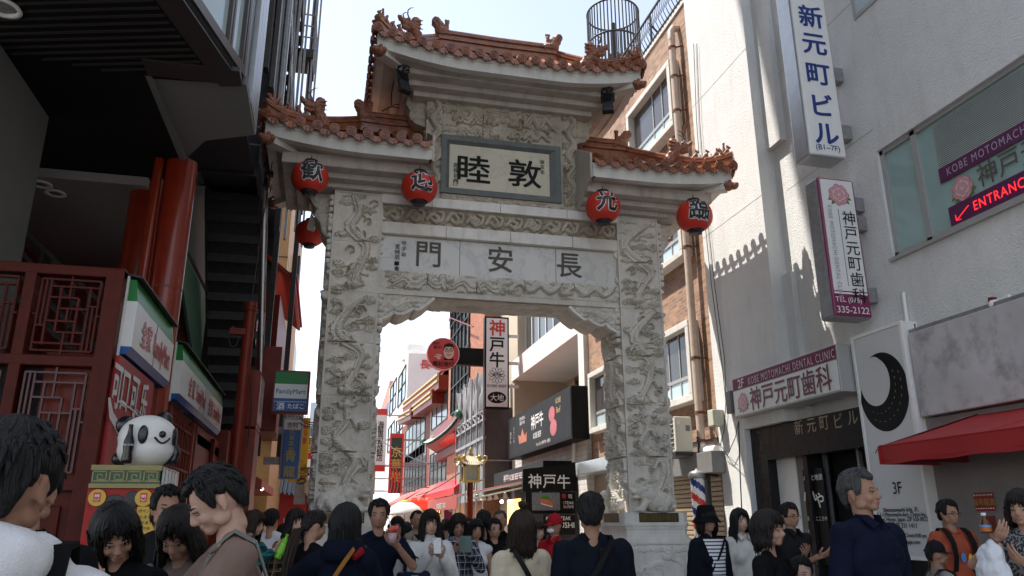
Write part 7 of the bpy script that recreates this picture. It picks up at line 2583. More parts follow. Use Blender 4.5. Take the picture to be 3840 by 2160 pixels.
def waves(k, a, b, Y):
 k.mat(M_FMR)
 H = a[2] - b[2]
 for i in range(3):
  k.tube([(a[0] + (b[0] - a[0]) * (.15 + .22 * i + .12 * math.sin(t * 4)), Y - .005, b[2] + H * t * .45) for t in np.linspace(0, 1, 8)], .06, 5)
 k.box(a[0], a[0] + .12, Y - .01, Y, b[2], a[2]); k.box(b[0] - .12, b[0], Y - .01, Y, b[2], a[2]); k.box(a[0] + .12, b[0] - .12, Y - .01, Y, a[2] - .3, a[2])
banner('dark green vertical banner with red edges and gold characters', 982, 1090, 1011, 1241, 56, mat('banner_dark', (0.02, 0.045, 0.03), rough=.5, var=0), '京華楼', M_GOLD, .78, waves)
banner('cream vertical sign with gold characters low at the far right side', 931, 1165, 942, 1243, 66, mat('sign_cream2', (0.62, 0.55, 0.42), rough=.5, var=0), '老昌行', M_GOLD, .5)
def far_awning(lab, x0, y0, x1, y1, X, m_, low):
 a, b = W(x0, y0, X=X), W(x1, y1, X=X)
 t = thing('street_awning', lab, 'awning', (X, (a[1] + b[1]) / 2, a[2]), 0, 'red awnings along the far shops')
 k = MB().mat(m_)
 zm = (a[2] + b[2]) / 2
 k.prism([(X, b[1], zm - low), (X, b[1], zm), (SXF - .1, b[1], zm + 1.0), (SXF - .1, b[1], zm + .92)], (0, a[1] - b[1], 0))
 k.build('canvas', t)
 k = MB().mat(M_STEEL); k.bar((X, b[1] + .1, zm - low), (SXF, b[1] + .1, zm), .06); k.build('arm', t)
far_awning('bright red awning directly left of the street lantern post', 1055, 1252, 1142, 1222, 6.4, M_FMR, .35)
far_awning('pale red awning sloping from the far shops above the umbrella', 990, 1268, 1060, 1245, 6.2, M_AWN, .25)
far_awning('farthest muted red awning at the end of the shop row', 966, 1272, 1012, 1258, 6.0, M_AWN, .25)
fs = thing('far_shop_front', 'row of shop fronts with warm lights under the red awnings', 'shop front', (7.8, 50, 0))
k = MB().mat(mat('shop_warm2', (0.40, 0.22, 0.08), rough=.5, var=.3, scale=2)); k.box(7.2, 7.3, 40.2, 84, 0, 2.9); k.build('panel', fs)
k = MB().mat(mat('lattice_glow', (1, .62, .12), emit=(1, .55, .1), estr=.9, var=0)); a, b = W(1092, 1256, Y=39.5), W(1108, 1292, Y=39.5); k.box(a[0], b[0], 39.5, 39.6, b[2], a[2])
k.mat(M_REDD)
for i in range(4):
 x = a[0] + (b[0] - a[0]) * i / 3; k.box(x - .03, x + .03, 39.46, 39.5, b[2], a[2]); z = b[2] + (a[2] - b[2]) * i / 3; k.box(a[0], b[0], 39.45, 39.49, z - .03, z + .03)
k.build('lattice_window', fs)
for i in range(9):
 p = W(1036 + 6.8 * i, 1265 + (i % 3), Y=44)
 if i == 0:
  t = thing('awning_lantern', 'red lantern in the row below the far red awning', 'lantern', p, 0, 'red lanterns below the far awning')
  k = MB().mat(mat('lantern_lit', (.62, .03, .015), emit=(1, .05, .02), estr=.35, var=0)); k.lathe([(.001, .3), (.2, .24), (.3, .05), (.28, -.1), (.15, -.26), (.1, -.3), (.08, -.5), (.001, -.5)], p, 12); k.build('paper_body', t)
  k = MB().mat(M_GOLD); k.lathe([(.001, -.28), (.12, -.3), (.1, -.55), (.001, -.55)], p, 8); k.build('tassel', t)
  aw0 = t
 else:
  copy_tree(aw0).location = p
p = W(1018, 1292, Y=34)
t = thing('white_umbrella', 'white and yellow stall umbrella glowing in the sun beyond the crowd', 'umbrella', (p[0], 34, 0))
k = MB().mat(M_WHITEP); r_ = .85
k.lathe([(.001, .45), (r_ * .35, .36), (r_ * .7, .18), (r_, -.08), (r_ * .98, -.16)], (p[0], 34, p[2] + .1), 8); k.build('canopy', t)
k = MB().mat(M_YEL); k.lathe([(.05, .46), (r_ * .36, .375), (r_ * .36, .37)], (p[0], 34, p[2] + .1), 8); k.build('top_panel', t)
k = MB().mat(M_STEEL); k.cyl((p[0], 34, 0), (p[0], 34, p[2] + .5), .03); k.build('post', t)
a, b = W(1118, 1248, Y=28), W(1136, 1330, Y=28)
t = thing('magenta_banner', 'magenta street banner on a pole left of the lantern lamp post', 'banner', (a[0], 28, 0))
k = MB().mat(mat('banner_magenta', (0.38, 0.03, 0.14), rough=.6, var=.05)); k.box(a[0], b[0], 28, 28.02, .9, a[2]); k.mat(M_FMW).obox(((a[0] + b[0]) / 2 - .02, 27.99, a[2] - .35), V(.8, 0, -.6), V(.6, 0, .8), UY, .22, .10, .006); k.build('cloth', t)
k = MB().mat(M_STEEL); k.cyl((b[0], 28.01, 0), (b[0], 28.01, a[2] + .1), .02); k.build('pole', t)
YL = 20.0
t = thing('street_lantern', 'gilded Chinese pavilion street lamp on a red post', 'street lamp', (W(1183, 1200, Y=YL)[0], YL, 0))
cx_ = W(1183, 1200, Y=YL)[0]
zt_, zr_, zb_ = W(1183, 1150, Y=YL)[2], W(1183, 1172, Y=YL)[2], W(1183, 1208, Y=YL)[2]
k = MB().mat(mat('lamp_cream', (0.58, 0.52, 0.40), rough=.6, var=.1))
hw = W(1215, 1172, Y=YL)[0] - cx_
n = 12
rows_ = []
for s_, zz in ((1.0, zr_), (.62, zr_ + .09), (.3, zr_ + .2), (.08, zr_ + .27)):
 rows_.append([(cx_ + s_ * hw * (2 * i / n - 1) , YL - s_ * hw, zz + (.10 * abs(2 * i / n - 1) ** 3 if s_ == 1 else 0)) for i in range(n + 1)])
for q in range(4):
 Rm = np.array(Matrix.Rotation(q * math.pi / 2, 3, 'Z'))
 G = np.array([[Rm @ (V(*p) - V(cx_, YL, 0)) + V(cx_, YL, 0) for p in r] for r in rows_])
 k.grid(G, False)
 for i in range(n + 1):
  k.tube([G[j][i] + UZ * .012 for j in range(4)], .016, 5)
k.build('roof', t)
k = MB().mat(M_GOLD)
for sx_ in (-1, 1):
 for sy_ in (-1, 1):
  p = V(cx_ + sx_ * hw, YL + sy_ * hw, zr_ + .10)
  k.tube([p - V(sx_, sy_, 0) * hw * .6 + UZ * .06, p - V(sx_, sy_, 0) * .1, p + UZ * .02 + V(sx_, sy_, 0) * .02, p + UZ * .12 + V(sx_, sy_, 0) * .03, p + UZ * .13 - V(sx_, sy_, 0) * .03], .025, 6)
  k.ell(p - V(sx_, sy_, 0) * hw * .4 + UZ * .1, (.05, .05, .07), 8, 6)
k.lathe([(.06, 0), (.09, .04), (.03, .1), (.05, .14), (.03, .2), (.001, .24)], (cx_, YL, zr_ + .24), 10)
k.build('ornament', t)
k = MB().mat(M_GOLD); k.tube([(cx_ - hw * .9, YL - .1, zb_ - .0), (cx_ - hw * .35, YL, zb_ - .05), (cx_ - .1, YL, zb_ - .25)], .02, 6); k.tube([(cx_ + hw * .9, YL - .1, zb_), (cx_ + hw * .35, YL, zb_ - .05), (cx_ + .1, YL, zb_ - .25)], .02, 6)
k.build('scroll_bracket', t)
k = MB().mat(M_GOLD)
bw_2 = hw * .55
for sx_ in (-1, 1):
 for sy_ in (-1, 1):
  k.box(cx_ + sx_ * bw_2 - .03, cx_ + sx_ * bw_2 + .03, YL + sy_ * bw_2 - .03, YL + sy_ * bw_2 + .03, zb_, zr_ + .03)
k.box(cx_ - bw_2 - .03, cx_ + bw_2 + .03, YL - bw_2 - .03, YL + bw_2 + .03, zb_ - .06, zb_); k.box(cx_ - bw_2 - .03, cx_ + bw_2 + .03, YL - bw_2 - .03, YL + bw_2 + .03, zr_ - .03, zr_ + .03)
k.mat(mat('lamp_pane', (0.42, 0.38, 0.28), rough=.3, var=.2, scale=12)); k.box(cx_ - bw_2 + .01, cx_ + bw_2 - .01, YL - bw_2 + .01, YL + bw_2 - .01, zb_, zr_)
k.build('lamp_body', t)
k = MB().mat(M_RED); k.cyl((cx_, YL, 0), (cx_, YL, zb_), .075, n=14); k.build('post', t)
for i, (p, q) in enumerate((((950, 1101), (1077, 1167)), ((1048, 1246), (1155, 1190)))):
 a, b = W(*p, Y=50), W(*q, Y=36)
 k = MB().mat(M_CABLE); k.tube([a + (b - a) * t - UZ * .15 * 4 * t * (1 - t) for t in np.linspace(0, 1, 9)], .03, 5)
 tag(k.build('street_wire'), ('thin wire sagging in front of the dark green banner', 'thin pole of wire rising to the scaffold above the far awnings')[i], 'wire')
t = thing('stone_lion', 'small white stone lion behind the left edge of the right gate pillar', 'statue', W(1520, 1300, Y=15.5))
c = W(1521, 1300, Y=15.5)
k = MB()
k.box(c[0] - .16, c[0] + .16, 15.35, 15.75, 0, c[2] - .0)
k.ell(c + UZ * .16, (.14, .16, .18)); k.cap(c + V(0, -.1, 0), c + V(0, -.05, .3), .09, .09); k.ell(c + V(0, -.06, .40), (.12, .12, .12)); k.ell(c + V(0, -.16, .36), .06)
q = MB().mat(M_STONE_L).merge(remesh(k, .014, 1, .01, 20)); q.m = [0] * len(q.m); q.build('body', t)
# ------------------------------------------------------------------ people
def pattern_mat(name, kind, c1, c2, s=18.0, c3=None):
 if name in _mats:
  return _mats[name]
 m = bpy.data.materials.new(name)
 m.use_nodes = True
 N, L = m.node_tree.nodes, m.node_tree.links
 b = N['Principled BSDF']
 b.inputs['Roughness'].default_value = .85
 b.inputs['Specular IOR Level'].default_value = .2
 tc = N.new('ShaderNodeTexCoord')
 sp = N.new('ShaderNodeSeparateXYZ')
 L.new(tc.outputs['Object'], sp.inputs[0])
 def wave(sock, th, sc):
  mu = N.new('ShaderNodeMath'); mu.operation = 'MULTIPLY'; mu.inputs[1].default_value = sc
  L.new(sock, mu.inputs[0])
  fr = N.new('ShaderNodeMath'); fr.operation = 'FRACT'; L.new(mu.outputs[0], fr.inputs[0])
  lt = N.new('ShaderNodeMath'); lt.operation = 'LESS_THAN'; lt.inputs[1].default_value = th; L.new(fr.outputs[0], lt.inputs[0])
  return lt.outputs[0]
 def mix(fac, a, bcol):
  x = N.new('ShaderNodeMix'); x.data_type = 'RGBA'
  L.new(fac, x.inputs['Factor'])
  if isinstance(a, tuple): x.inputs['A'].default_value = (*a, 1)
  else: L.new(a, x.inputs['A'])
  x.inputs['B'].default_value = (*bcol, 1)
  return x.outputs['Result']
 if kind == 'stripe':
  out = mix(wave(sp.outputs['Z'], .36, s), c1, c2)
 elif kind == 'plaid':
  ad = N.new('ShaderNodeMath'); ad.operation = 'ADD'; L.new(sp.outputs['X'], ad.inputs[0]); L.new(sp.outputs['Y'], ad.inputs[1])
  a = wave(sp.outputs['Z'], .4, s); h = wave(ad.outputs[0], .4, s)
  half = tuple((x + y) / 2 for x, y in zip(c1, c2))
  out = mix(a, c1, half)
  both = N.new('ShaderNodeMath'); both.operation = 'MULTIPLY'; L.new(a, both.inputs[0]); L.new(h, both.inputs[1])
  out = mix(h, out, half)
  out = mix(both.outputs[0], out, c2)
  out = mix(wave(sp.outputs['Z'], .07, s), out, c3 or c2)
  out = mix(wave(ad.outputs[0], .07, s), out, c3 or c2)
 else:   # blotched print
  nz = N.new('ShaderNodeTexNoise'); nz.inputs['Scale'].default_value = s; nz.inputs['Detail'].default_value = 1
  L.new(tc.outputs['Object'], nz.inputs['Vector'])
  lt = N.new('ShaderNodeMath'); lt.operation = 'GREATER_THAN'; lt.inputs[1].default_value = .54; L.new(nz.outputs['Fac'], lt.inputs[0])
  out = mix(lt.outputs[0], c1, c2)
 L.new(out, b.inputs['Base Color'])
 _mats[name] = m
 return m
def cloth(name, col, rough=.85, var=.12):
 return mat('cloth_' + name, col, rough=rough, var=var, scale=9, bump=.25, bscale=220, spec=.08)
def skin_mat(name, col):
 return mat(name, col, rough=.6, var=.12, scale=14, spec=.2)
SKIN = skin_mat('skin', (0.42, 0.24, 0.165))
SKIN2 = skin_mat('skin_tan', (0.33, 0.18, 0.12))
SKIN3 = skin_mat('skin_fair', (0.50, 0.31, 0.23))
M_LIP = mat('lip', (0.30, 0.13, 0.10), rough=.5, var=0)
M_EYEW = mat('eye_white', (0.30, 0.26, 0.23), rough=.35, var=0)
M_EYED = mat('eye_dark', (0.012, 0.009, 0.008), rough=.2, var=0)
def hair_mat(name, col):
 return mat(name, col, rough=.5, var=.5, scale=9, bump=.6, bscale=9, spec=.3, stretch=(26, 26, 2.2))
H_BLACK = hair_mat('hair_black', (0.006, 0.0055, 0.0055))
H_BROWN = hair_mat('hair_brown', (0.024, 0.013, 0.008))
H_DARK = hair_mat('hair_dark_brown', (0.011, 0.007, 0.006))
H_GREY = hair_mat('hair_grey', (0.055, 0.053, 0.052))
def hair_mesh(style, m, seed, t=.016):
 """hair in the head frame: c = skull centre, front = -y"""
 g = random.Random(seed)
 nA, nL = 96, 26
 cx, cy, cz = 0, .012, .112
 rx, ry, rz = .077, .098, .104
 S = {'short': dict(front=.052, side=-.032, back=-.088, win=50, t=.016, top=.022, spiky=1.0),
   'crop': dict(front=.07, side=.01, back=-.07, win=66, t=.008, top=.010, spiky=.4),
   'bob': dict(front=.028, side=-.13, back=-.14, win=46, t=.024, top=.024, spiky=.3),
   'shoulder': dict(front=.030, side=-.19, back=-.21, win=42, t=.024, top=.024, spiky=.35),
   'long': dict(front=.034, side=-.36, back=-.42, win=40, t=.024, top=.024, spiky=.4),
   'tied': dict(front=.05, side=-.02, back=-.075, win=52, t=.012, top=.014, spiky=.2)}[style]
 rows_o, rows_i = [], []
 ph = g.uniform(0, 50)
 for i in range(nA):
  a = 2 * math.pi * i / nA
  d = abs((math.degrees(a) + 180) % 360 - 180)          # 0 at the front
  w = S['win']
  nzv = mnoise.noise(Vector((math.cos(a) * 2.3 + ph, math.sin(a) * 2.3, ph)))
  nz2 = mnoise.noise(Vector((math.cos(a) * 9 + ph, math.sin(a) * 9, ph)))
  if d < w:
   ze = S['front'] + .018 * (d / w) ** 2 * (1 if S['side'] > -.1 else -1)
  elif d < w + 14:
   f = (d - w) / 14
   ze = S['front'] * (1 - f) + S['side'] * f
  elif d < 115:
   ze = S['side']
  else:
   ze = S['side'] + (S['back'] - S['side']) * min(1, (d - 115) / 25)
  if S['side'] > -.1 and 80 < d < 112:
   ze = max(ze, -.004)                                   # round the ear
  ze += .016 * nz2 * (1 + (S['side'] < -.1)) + .008 * nzv
  co, ci = [], []
  for j in range(nL + 1):
   s = j / nL
   zz = rz + (ze - rz) * s
   zz = rz * math.cos(min(math.pi / 2, s * 1.5)) if ze > -.05 and False else zz
   if zz > -.02:
    q = math.sqrt(max(0, 1 - (zz / rz) ** 2))
    X, Y = math.sin(a) * rx * q, -math.cos(a) * ry * q
    nx, ny, nz_ = X / rx ** 2, Y / ry ** 2, zz / rz ** 2
    n = V(nx, ny, nz_); n /= np.linalg.norm(n)
   else:
    q = math.sqrt(1 - (.02 / rz) ** 2)
    dd = -.02 - zz
    fl = 1 + (.35 * min(dd, .12) / .12 * (1 if S['side'] < -.2 else .35)) - (.22 * max(0, dd - .2) / .2)
    bk = 1 if d < 100 else 1 - .18 * min(1, dd / .1)
    X, Y = math.sin(a) * rx * q * fl, -math.cos(a) * ry * q * bk
    n = V(math.sin(a), -math.cos(a), 0)
   tt = S['t'] + (S['top'] - S['t']) * max(0, zz / rz)
   tt *= 1 + .30 * mnoise.noise(Vector((a * 3.2 + ph, zz * 8, ph))) + .35 * S['spiky'] * mnoise.noise(Vector((math.cos(a) * 7 + ph, math.sin(a) * 7, zz * 14)))
   tt += .0035 * math.sin(a * 31 + 3 * nzv + zz * 12) * min(1, s * 2.5)
   taper = 1 - .75 * max(0, s - .86) / .14
   P = V(cx + X, cy + Y, cz + zz)
   co.append(P + n * max(.003, tt * taper))
   ci.append(P - n * .012)
  rows_o.append(co); rows_i.append(ci)
 k = MB().mat(m)
 vs = [p for r in rows_o for p in r] + [p for r in rows_i for p in r]
 L = nL + 1
 off = nA * L
 fs = []
 for i in range(nA):
  i2 = (i + 1) % nA
  for j in range(nL):
   fs.append((i * L + j, i * L + j + 1, i2 * L + j + 1, i2 * L + j))
   fs.append((off + i * L + j, off + i2 * L + j, off + i2 * L + j + 1, off + i * L + j + 1))
  fs.append((i * L + nL, off + i * L + nL, off + i2 * L + nL, i2 * L + nL))
 k.add(vs, fs, True)
 for _ in range(64 if style != 'crop' else 10):
  i = g.randrange(nA)
  d = abs((360 * i / nA + 180) % 360 - 180)
  r = rows_o[i]
  if style in ('long', 'shoulder', 'bob'):
   j0 = g.randint(8, 16)
   pts = [r[j] + V(g.uniform(-.006, .006), g.uniform(-.006, .006), 0) for j in range(j0, nL + 1, 3)]
   pts.append(pts[-1] + V(g.uniform(-.02, .02), g.uniform(-.01, .01), -g.uniform(.015, .05)))
   n_ = len(pts)
   k.tube(pts, [.007 * (1 - .8 * q / n_) for q in range(n_)], 5)
  else:
   j0 = g.randint(1, 14)
   p = r[j0]; q = r[min(nL, j0 + 5)]
   o = p - V(cx, cy, cz); o /= np.linalg.norm(o)
   k.tube([p - o * .008, (p + q) / 2 + o * .006, q + o * g.uniform(0, .010)], [.008, .007, .002], 5)
 return k
def hand_mesh(mb, wrist, d, pn, lat, curl=.35, k=1.0):
 """palm, four unequal fingers and a thumb; d along the fingers, pn out of the palm, lat towards the thumb"""
 wrist, d, pn, lat = (np.asarray(q, float) for q in (wrist, d, pn, lat))
 d = d / np.linalg.norm(d)
 pn = pn - d * (pn @ d); pn /= np.linalg.norm(pn)
 lat2 = np.cross(d, pn)
 lat = lat2 if lat2 @ lat > 0 else -lat2
 b = MB()
 Rm = np.array([d, lat, pn]).T
 b.cap(wrist - d * .03 * k, wrist + d * .03 * k, .026 * k, .027 * k)
 b.ell(wrist + d * .052 * k, V(.050, .040, .017) * k, 14, 10, Rm)
 for i, (o, L) in enumerate(((.030, .072), (.010, .080), (-.011, .074), (-.030, .058))):
  p = wrist + d * (.088 - .006 * abs(i - 1)) * k + lat * o * k
  dd = d + lat * o * 1.2; dd /= np.linalg.norm(dd)
  b.cap(p - dd * .02 * k, p, .0095 * k, .009 * k, 8, 3)
  for sgm, fr in enumerate((.46, .30, .24)):
   th = curl * (1.0 + .15 * i) * (1 if sgm else .8)
   ax = np.cross(dd, pn); ax /= np.linalg.norm(ax)
   dd = dd * math.cos(th) + pn * math.sin(th)
   pnn = pn
   q = p + dd * L * fr * k
   b.cap(p, q, (.0092 - .0008 * sgm) * k, (.0086 - .001 * sgm) * k, 8, 3)
   p = q
 t0 = wrist + d * .028 * k + lat * .028 * k
 td = d * .55 + lat * .75 + pn * .30; td /= np.linalg.norm(td)
 t1 = t0 + td * .042 * k
 td2 = d * .85 + lat * .25 + pn * .45; td2 /= np.linalg.norm(td2)
 b.cap(t0, t1, .014 * k, .0115 * k, 8, 3); b.cap(t1, t1 + td2 * .034 * k, .011 * k, .009 * k, 8, 3)
 mb.merge(remesh(b, .0042 * k, 1))
def two_bone(a, b, l1, l2, hint):
 a, b, hint = (np.asarray(q, float) for q in (a, b, hint))
 d = b - a
 L = np.linalg.norm(d)
 L2 = min(L, (l1 + l2) * .995)
 d = d / L
 x = (l1 ** 2 - l2 ** 2 + L2 ** 2) / (2 * L2)
 h = math.sqrt(max(0, l1 ** 2 - x ** 2))
 hint = hint - d * (hint @ d); hint /= np.linalg.norm(hint)
 return a + d * x + hint * h, a + d * L2
def person(label, px, py, D, rot, hair='short', hm=None, skin=None, fem=False, top=None, sleeve='long', bottom=None, skirt=False,
   hands=None, head=(0, 0, 0), lean=0.0, loose=1.0, collar=None, extras=None, seed=0, lod=None, cut=None, curl=.35, jacket=None, face=True, group=None, width=1.0):
 """a standing person whose crown is seen at (px, py) and who stands D metres down the street"""
 hm = hm or H_BLACK; skin = skin or SKIN
 if 2.5 < D < 9:
  D *= 1.16
 top = top or cloth('black', (0.0065, 0.0065, 0.0075)); bottom = bottom or cloth('dark_trousers', (0.018, 0.019, 0.025))
 fine = (D < 6.2) if lod is None else lod
 vox = .0095 if fine else .014
 sw = (.150 if fem else .172) * width
 def bend(P):
  P = np.array(P, float).reshape(-1, 3)
  w = np.clip((P[:, 2] - .86) / .30, 0, 1); w = w * w * (3 - 2 * w)
  th = lean * w
  y, z = P[:, 1], P[:, 2] - .92
  P[:, 1], P[:, 2] = y * np.cos(th) - z * np.sin(th), .92 + y * np.sin(th) + z * np.cos(th)
  return P
 hj = V(0, .012, 1.505)                      # joint under the skull
 Rh = np.array(Matrix.Rotation(R(head[0]), 3, 'Z') @ Matrix.Rotation(R(head[1]), 3, 'X') @ Matrix.Rotation(R(head[2]), 3, 'Y'))
 def hd(P):
  return np.asarray(P, float).reshape(-1, 3) @ Rh.T * .96 + hj
 crown = bend(hd([(0, .01, .225)]))[0]
 tgt = W(px, py, Y=D)
 k = tgt[2] / crown[2]
 cr, sr = math.cos(R(rot)), math.sin(R(rot))
 ox, oy = (cr * crown[0] - sr * crown[1]) * k, (sr * crown[0] + cr * crown[1]) * k
 t = thing('person', label, 'person', (tgt[0] - ox, tgt[1] - oy, 0), R(rot), group or 'people crowding the street')
 t.scale = (k, k, k)
 def put(mb, name, par=None, deform=True):
  if deform:
   mb.v = [bend(np.concatenate(mb.v))]
  me = mb.build(name)
  me.parent = par or t
  return me
 sh = {s: V(s * sw, .012, 1.375) for s in (1, -1)}
 hands = hands or {}
 el, wr = {}, {}
 for s in (1, -1):
  tg = hands.get(s, (s * (sw + .09), .0, .80))
  el[s], wr[s] = two_bone(sh[s], tg, .285, .25, (s * .45, .75, -.35) if s in hands else (s * .3, 1, 0))
 # ---- body: one continuous skin
 b = MB()
 HEAD = MB()
 HEAD.ell((0, .012, .112), (.075, .095, .101), 20, 14)
 HEAD.ell((0, -.020, .072), (.060, .070, .080), 18, 12)
 HEAD.ell((0, -.060, .014), (.030, .026, .022)); HEAD.ell((0, -.078, .106), (.046, .018, .013))
 for s in (1, -1):
  HEAD.ell((s * .032, -.058, .060), (.024, .024, .024)); HEAD.ell((s * .0775, .014, .084), (.009, .019, .031), 10, 8, np.array(Matrix.Rotation(s * .35, 3, 'Z')))
  HEAD.ell((s * .083, .020, .096), (.006, .014, .018), 8, 6); HEAD.ell((s * .079, .008, .058), (.007, .009, .011), 8, 6)
  HEAD.ell((s * .05, -.01, .03), (.018, .034, .026))
 HEAD.cap((0, -.088, .100), (0, -.103, .066), .009, .013, 8, 3); HEAD.ell((0, -.095, .060), (.017, .014, .010))
 HEAD.ell((0, -.083, .036), (.022, .009, .007)); HEAD.ell((0, -.081, .026), (.018, .009, .007))
 HEAD.cap((0, .028, .05), (0, .022, -.02), .044, .044)
 HEAD.v = [hd(np.concatenate(HEAD.v))]
 if D >= 4.5:
  b.merge(HEAD)
 nr = .038 if fem else .046
 b.cap(hj + V(0, .012, .03), (0, .022, 1.40), nr, nr + .012)
 b.cap((-sw * .8, .015, 1.37), (sw * .8, .015, 1.37), .05, .05); b.ell((0, .0, 1.27), (.135, .09, .15)); b.ell((0, .0, 1.08), (.115, .085, .16)); b.ell((0, .0, .93), (.14, .095, .12))
 for s in (1, -1):
  b.cap(sh[s], el[s], .046, .037); b.cap(el[s], wr[s], .037, .025)
  b.cap((s * .085, 0, .90), (s * .095, -.01, .48), .078, .05); b.cap((s * .095, -.01, .48), (s * .10, .015, .09), .05, .034)
  b.cap((s * .10, .02, .045), (s * .11, -.13, .035), .038, .030)
 body = MB().mat(skin)
 body.merge(remesh(b, vox, 2))
 if D < 4.5:
  body.merge(remesh(HEAD, .0055, 2))
 for s in (1, -1):
  d = wr[s] - el[s]; d /= np.linalg.norm(d)
  if s in hands:
   pn = V(-s * .55, -.15, .8) if d[2] > -.55 else V(-s, 0, 0)
   hd_dir = d * .6 + V(-s * .35, -.45, .15)
   hand_mesh(body, wr[s] + d * .01, hd_dir, pn, V(-s * .2, .2, 1), curl if fine else .4, 1.0)
  else:
   hand_mesh(body, wr[s] + d * .01, d, V(-s, 0, 0), V(0, -1, 0), .25, 1.0)
 body.m = [0] * len(body.m)
 bo_ = put(body, 'body')
 if face:
  e = MB()
  for s in (1, -1):
   e.mat(M_EYEW).ell((s * .031, -.0775, .090), (.0125, .008, .0044), 10, 6)
   e.mat(M_EYED).ell((s * .031, -.0825, .090), (.0056, .0038, .0044), 8, 6)
   e.tube([(s * (.0165 + .0295 * u), -.0850 + .010 * u * u, .0945 + .003 * math.sin(math.pi * u)) for u in np.linspace(0, 1, 5)], .0022, 4)
  e.v = [hd(np.concatenate(e.v))]
  put(e, 'eyes')
  e = MB().mat(hm)
  for s in (1, -1):
   e.tube([(s * (.014 + .036 * u), -.0905 + .016 * u * u, .110 + .006 * math.sin(math.pi * u * .8)) for u in np.linspace(0, 1, 6)], [x * (.6 if fem else .85) for x in (.0035, .004, .004, .0035, .003, .0015)], 5)
  e.v = [hd(np.concatenate(e.v))]
  put(e, 'eyebrows')
  e = MB().mat(M_LIP); e.ell((0, -.0888, .0355), (.019, .0045, .0038), 12, 6); e.ell((0, -.0868, .0275), (.016, .005, .0045), 12, 6)
  e.v = [hd(np.concatenate(e.v))]
  put(e, 'lips')
 if hair:
  hh = hair_mesh(hair, hm, seed)
  hh.v = [hd(np.concatenate(hh.v))]
  put(hh, 'hair')
 # ---- clothes
 lo = loose
 c = MB()
 c.cap((-sw, .012, 1.372), (sw, .012, 1.372), .062 * lo, .062 * lo)
 for s in (1, -1):
  c.cap((s * sw * .75, .015, 1.385), (s * .045, .024, 1.432), .052, .048)
 c.ell((0, -.002, 1.26), (.163 * lo * (sw / .172), .112 * lo, .175)); c.ell((0, -.0, 1.07), (.150 * lo, .105 * lo, .19)); c.ell((0, .0, .93), (.160 * lo, .118 * lo, .12))
 if fem:
  for s in (1, -1):
   c.ell((s * .065, -.075, 1.235), (.068, .06, .065))
 c.cap((0, .0, .90), (0, 0, 1.2), .115 * lo, .12 * lo)
 for s in (1, -1):
  if sleeve == 'long':
   c.cap(sh[s], el[s], .064 * lo, .056 * lo); c.cap(el[s], el[s] + (wr[s] - el[s]) * .90, .056 * lo, .043 * lo)
  elif sleeve == 'short':
   c.cap(sh[s], sh[s] + (el[s] - sh[s]) * .68, .068 * lo, .066 * lo)
  elif sleeve == 'elbow':
   c.cap(sh[s], el[s], .068 * lo, .064 * lo)
 if collar in ('hood', 'hoodback'):
  c.ell((0, .095, 1.44), (.12, .075, .085)); c.cap((-.09, .03, 1.44), (.09, .03, 1.44), .05, .05)
  for s in (1, -1):
   c.cap((s * .085, .05, 1.46), (s * .05, -.07, 1.40), .042, .032)
 elif collar == 'high':
  c.cap((0, .022, 1.40), (0, .016, 1.475), nr + .022, nr + .014)
 sh_ = remesh(c, .011 if fine else .017, 2, .013 if fine else .009, 8.5, seed * 3.7)
 q = MB().mat(top).merge(sh_); q.m = [0] * len(q.m)
 if collar == 'shirt':
  q.mat(top)
  for s in (1, -1):
   q.prism([V(s * .062, .03, 1.475), V(s * .072, -.03, 1.452), V(s * .062, -.085, 1.405), V(s * .020, -.086, 1.425), V(s * .046, -.045, 1.470)], (0, -.004, .010))
  q.prism([V(-.062, .03, 1.475), V(.062, .03, 1.475), V(.07, .065, 1.435), V(-.07, .065, 1.435)], (0, .006, .004))
 elif collar == 'crew':
  q.tube([(.066 * math.sin(a), .018 - .072 * math.cos(a), 1.432 - .018 * math.cos(a)) for a in np.linspace(0, 2 * math.pi, 20)], .009, 6)
 top_o = put(q, 'shirt')
 c = MB()
 if skirt:
  c.lathe([(.115, 1.06), (.15, .98), (.185, .82), (.22, .55), (.235, .42), (.001, .42), (.001, 1.06)], (0, 0, 0), 24)
  q = MB().mat(bottom).merge(remesh(c, .018, 2, .014, 6, seed)); q.m = [0] * len(q.m)
  put(q, 'skirt')
 else:
  c.ell((0, 0, .92), (.158, .112, .13))
  for s in (1, -1):
   c.cap((s * .085, 0, .90), (s * .095, -.01, .48), .088, .066); c.cap((s * .095, -.01, .48), (s * .10, .015, .12), .066, .056)
  q = MB().mat(bottom).merge(remesh(c, .018, 2, .008, 8, seed)); q.m = [0] * len(q.m)
  put(q, 'trousers')
 q = MB().mat(M_KBLACK)
 c = MB()
 for s in (1, -1):
  c.cap((s * .10, .03, .05), (s * .112, -.14, .045), .046, .04)
 q.merge(remesh(c, .014, 1)); q.m = [0] * len(q.m)
 put(q, 'shoes', None, False)
 if extras:
  extras(dict(t=t, put=put, hd=hd, bend=bend, sh=sh, el=el, wr=wr, k=k, sw=sw, tgt=tgt, lo=lo, hm=hm))
 return t
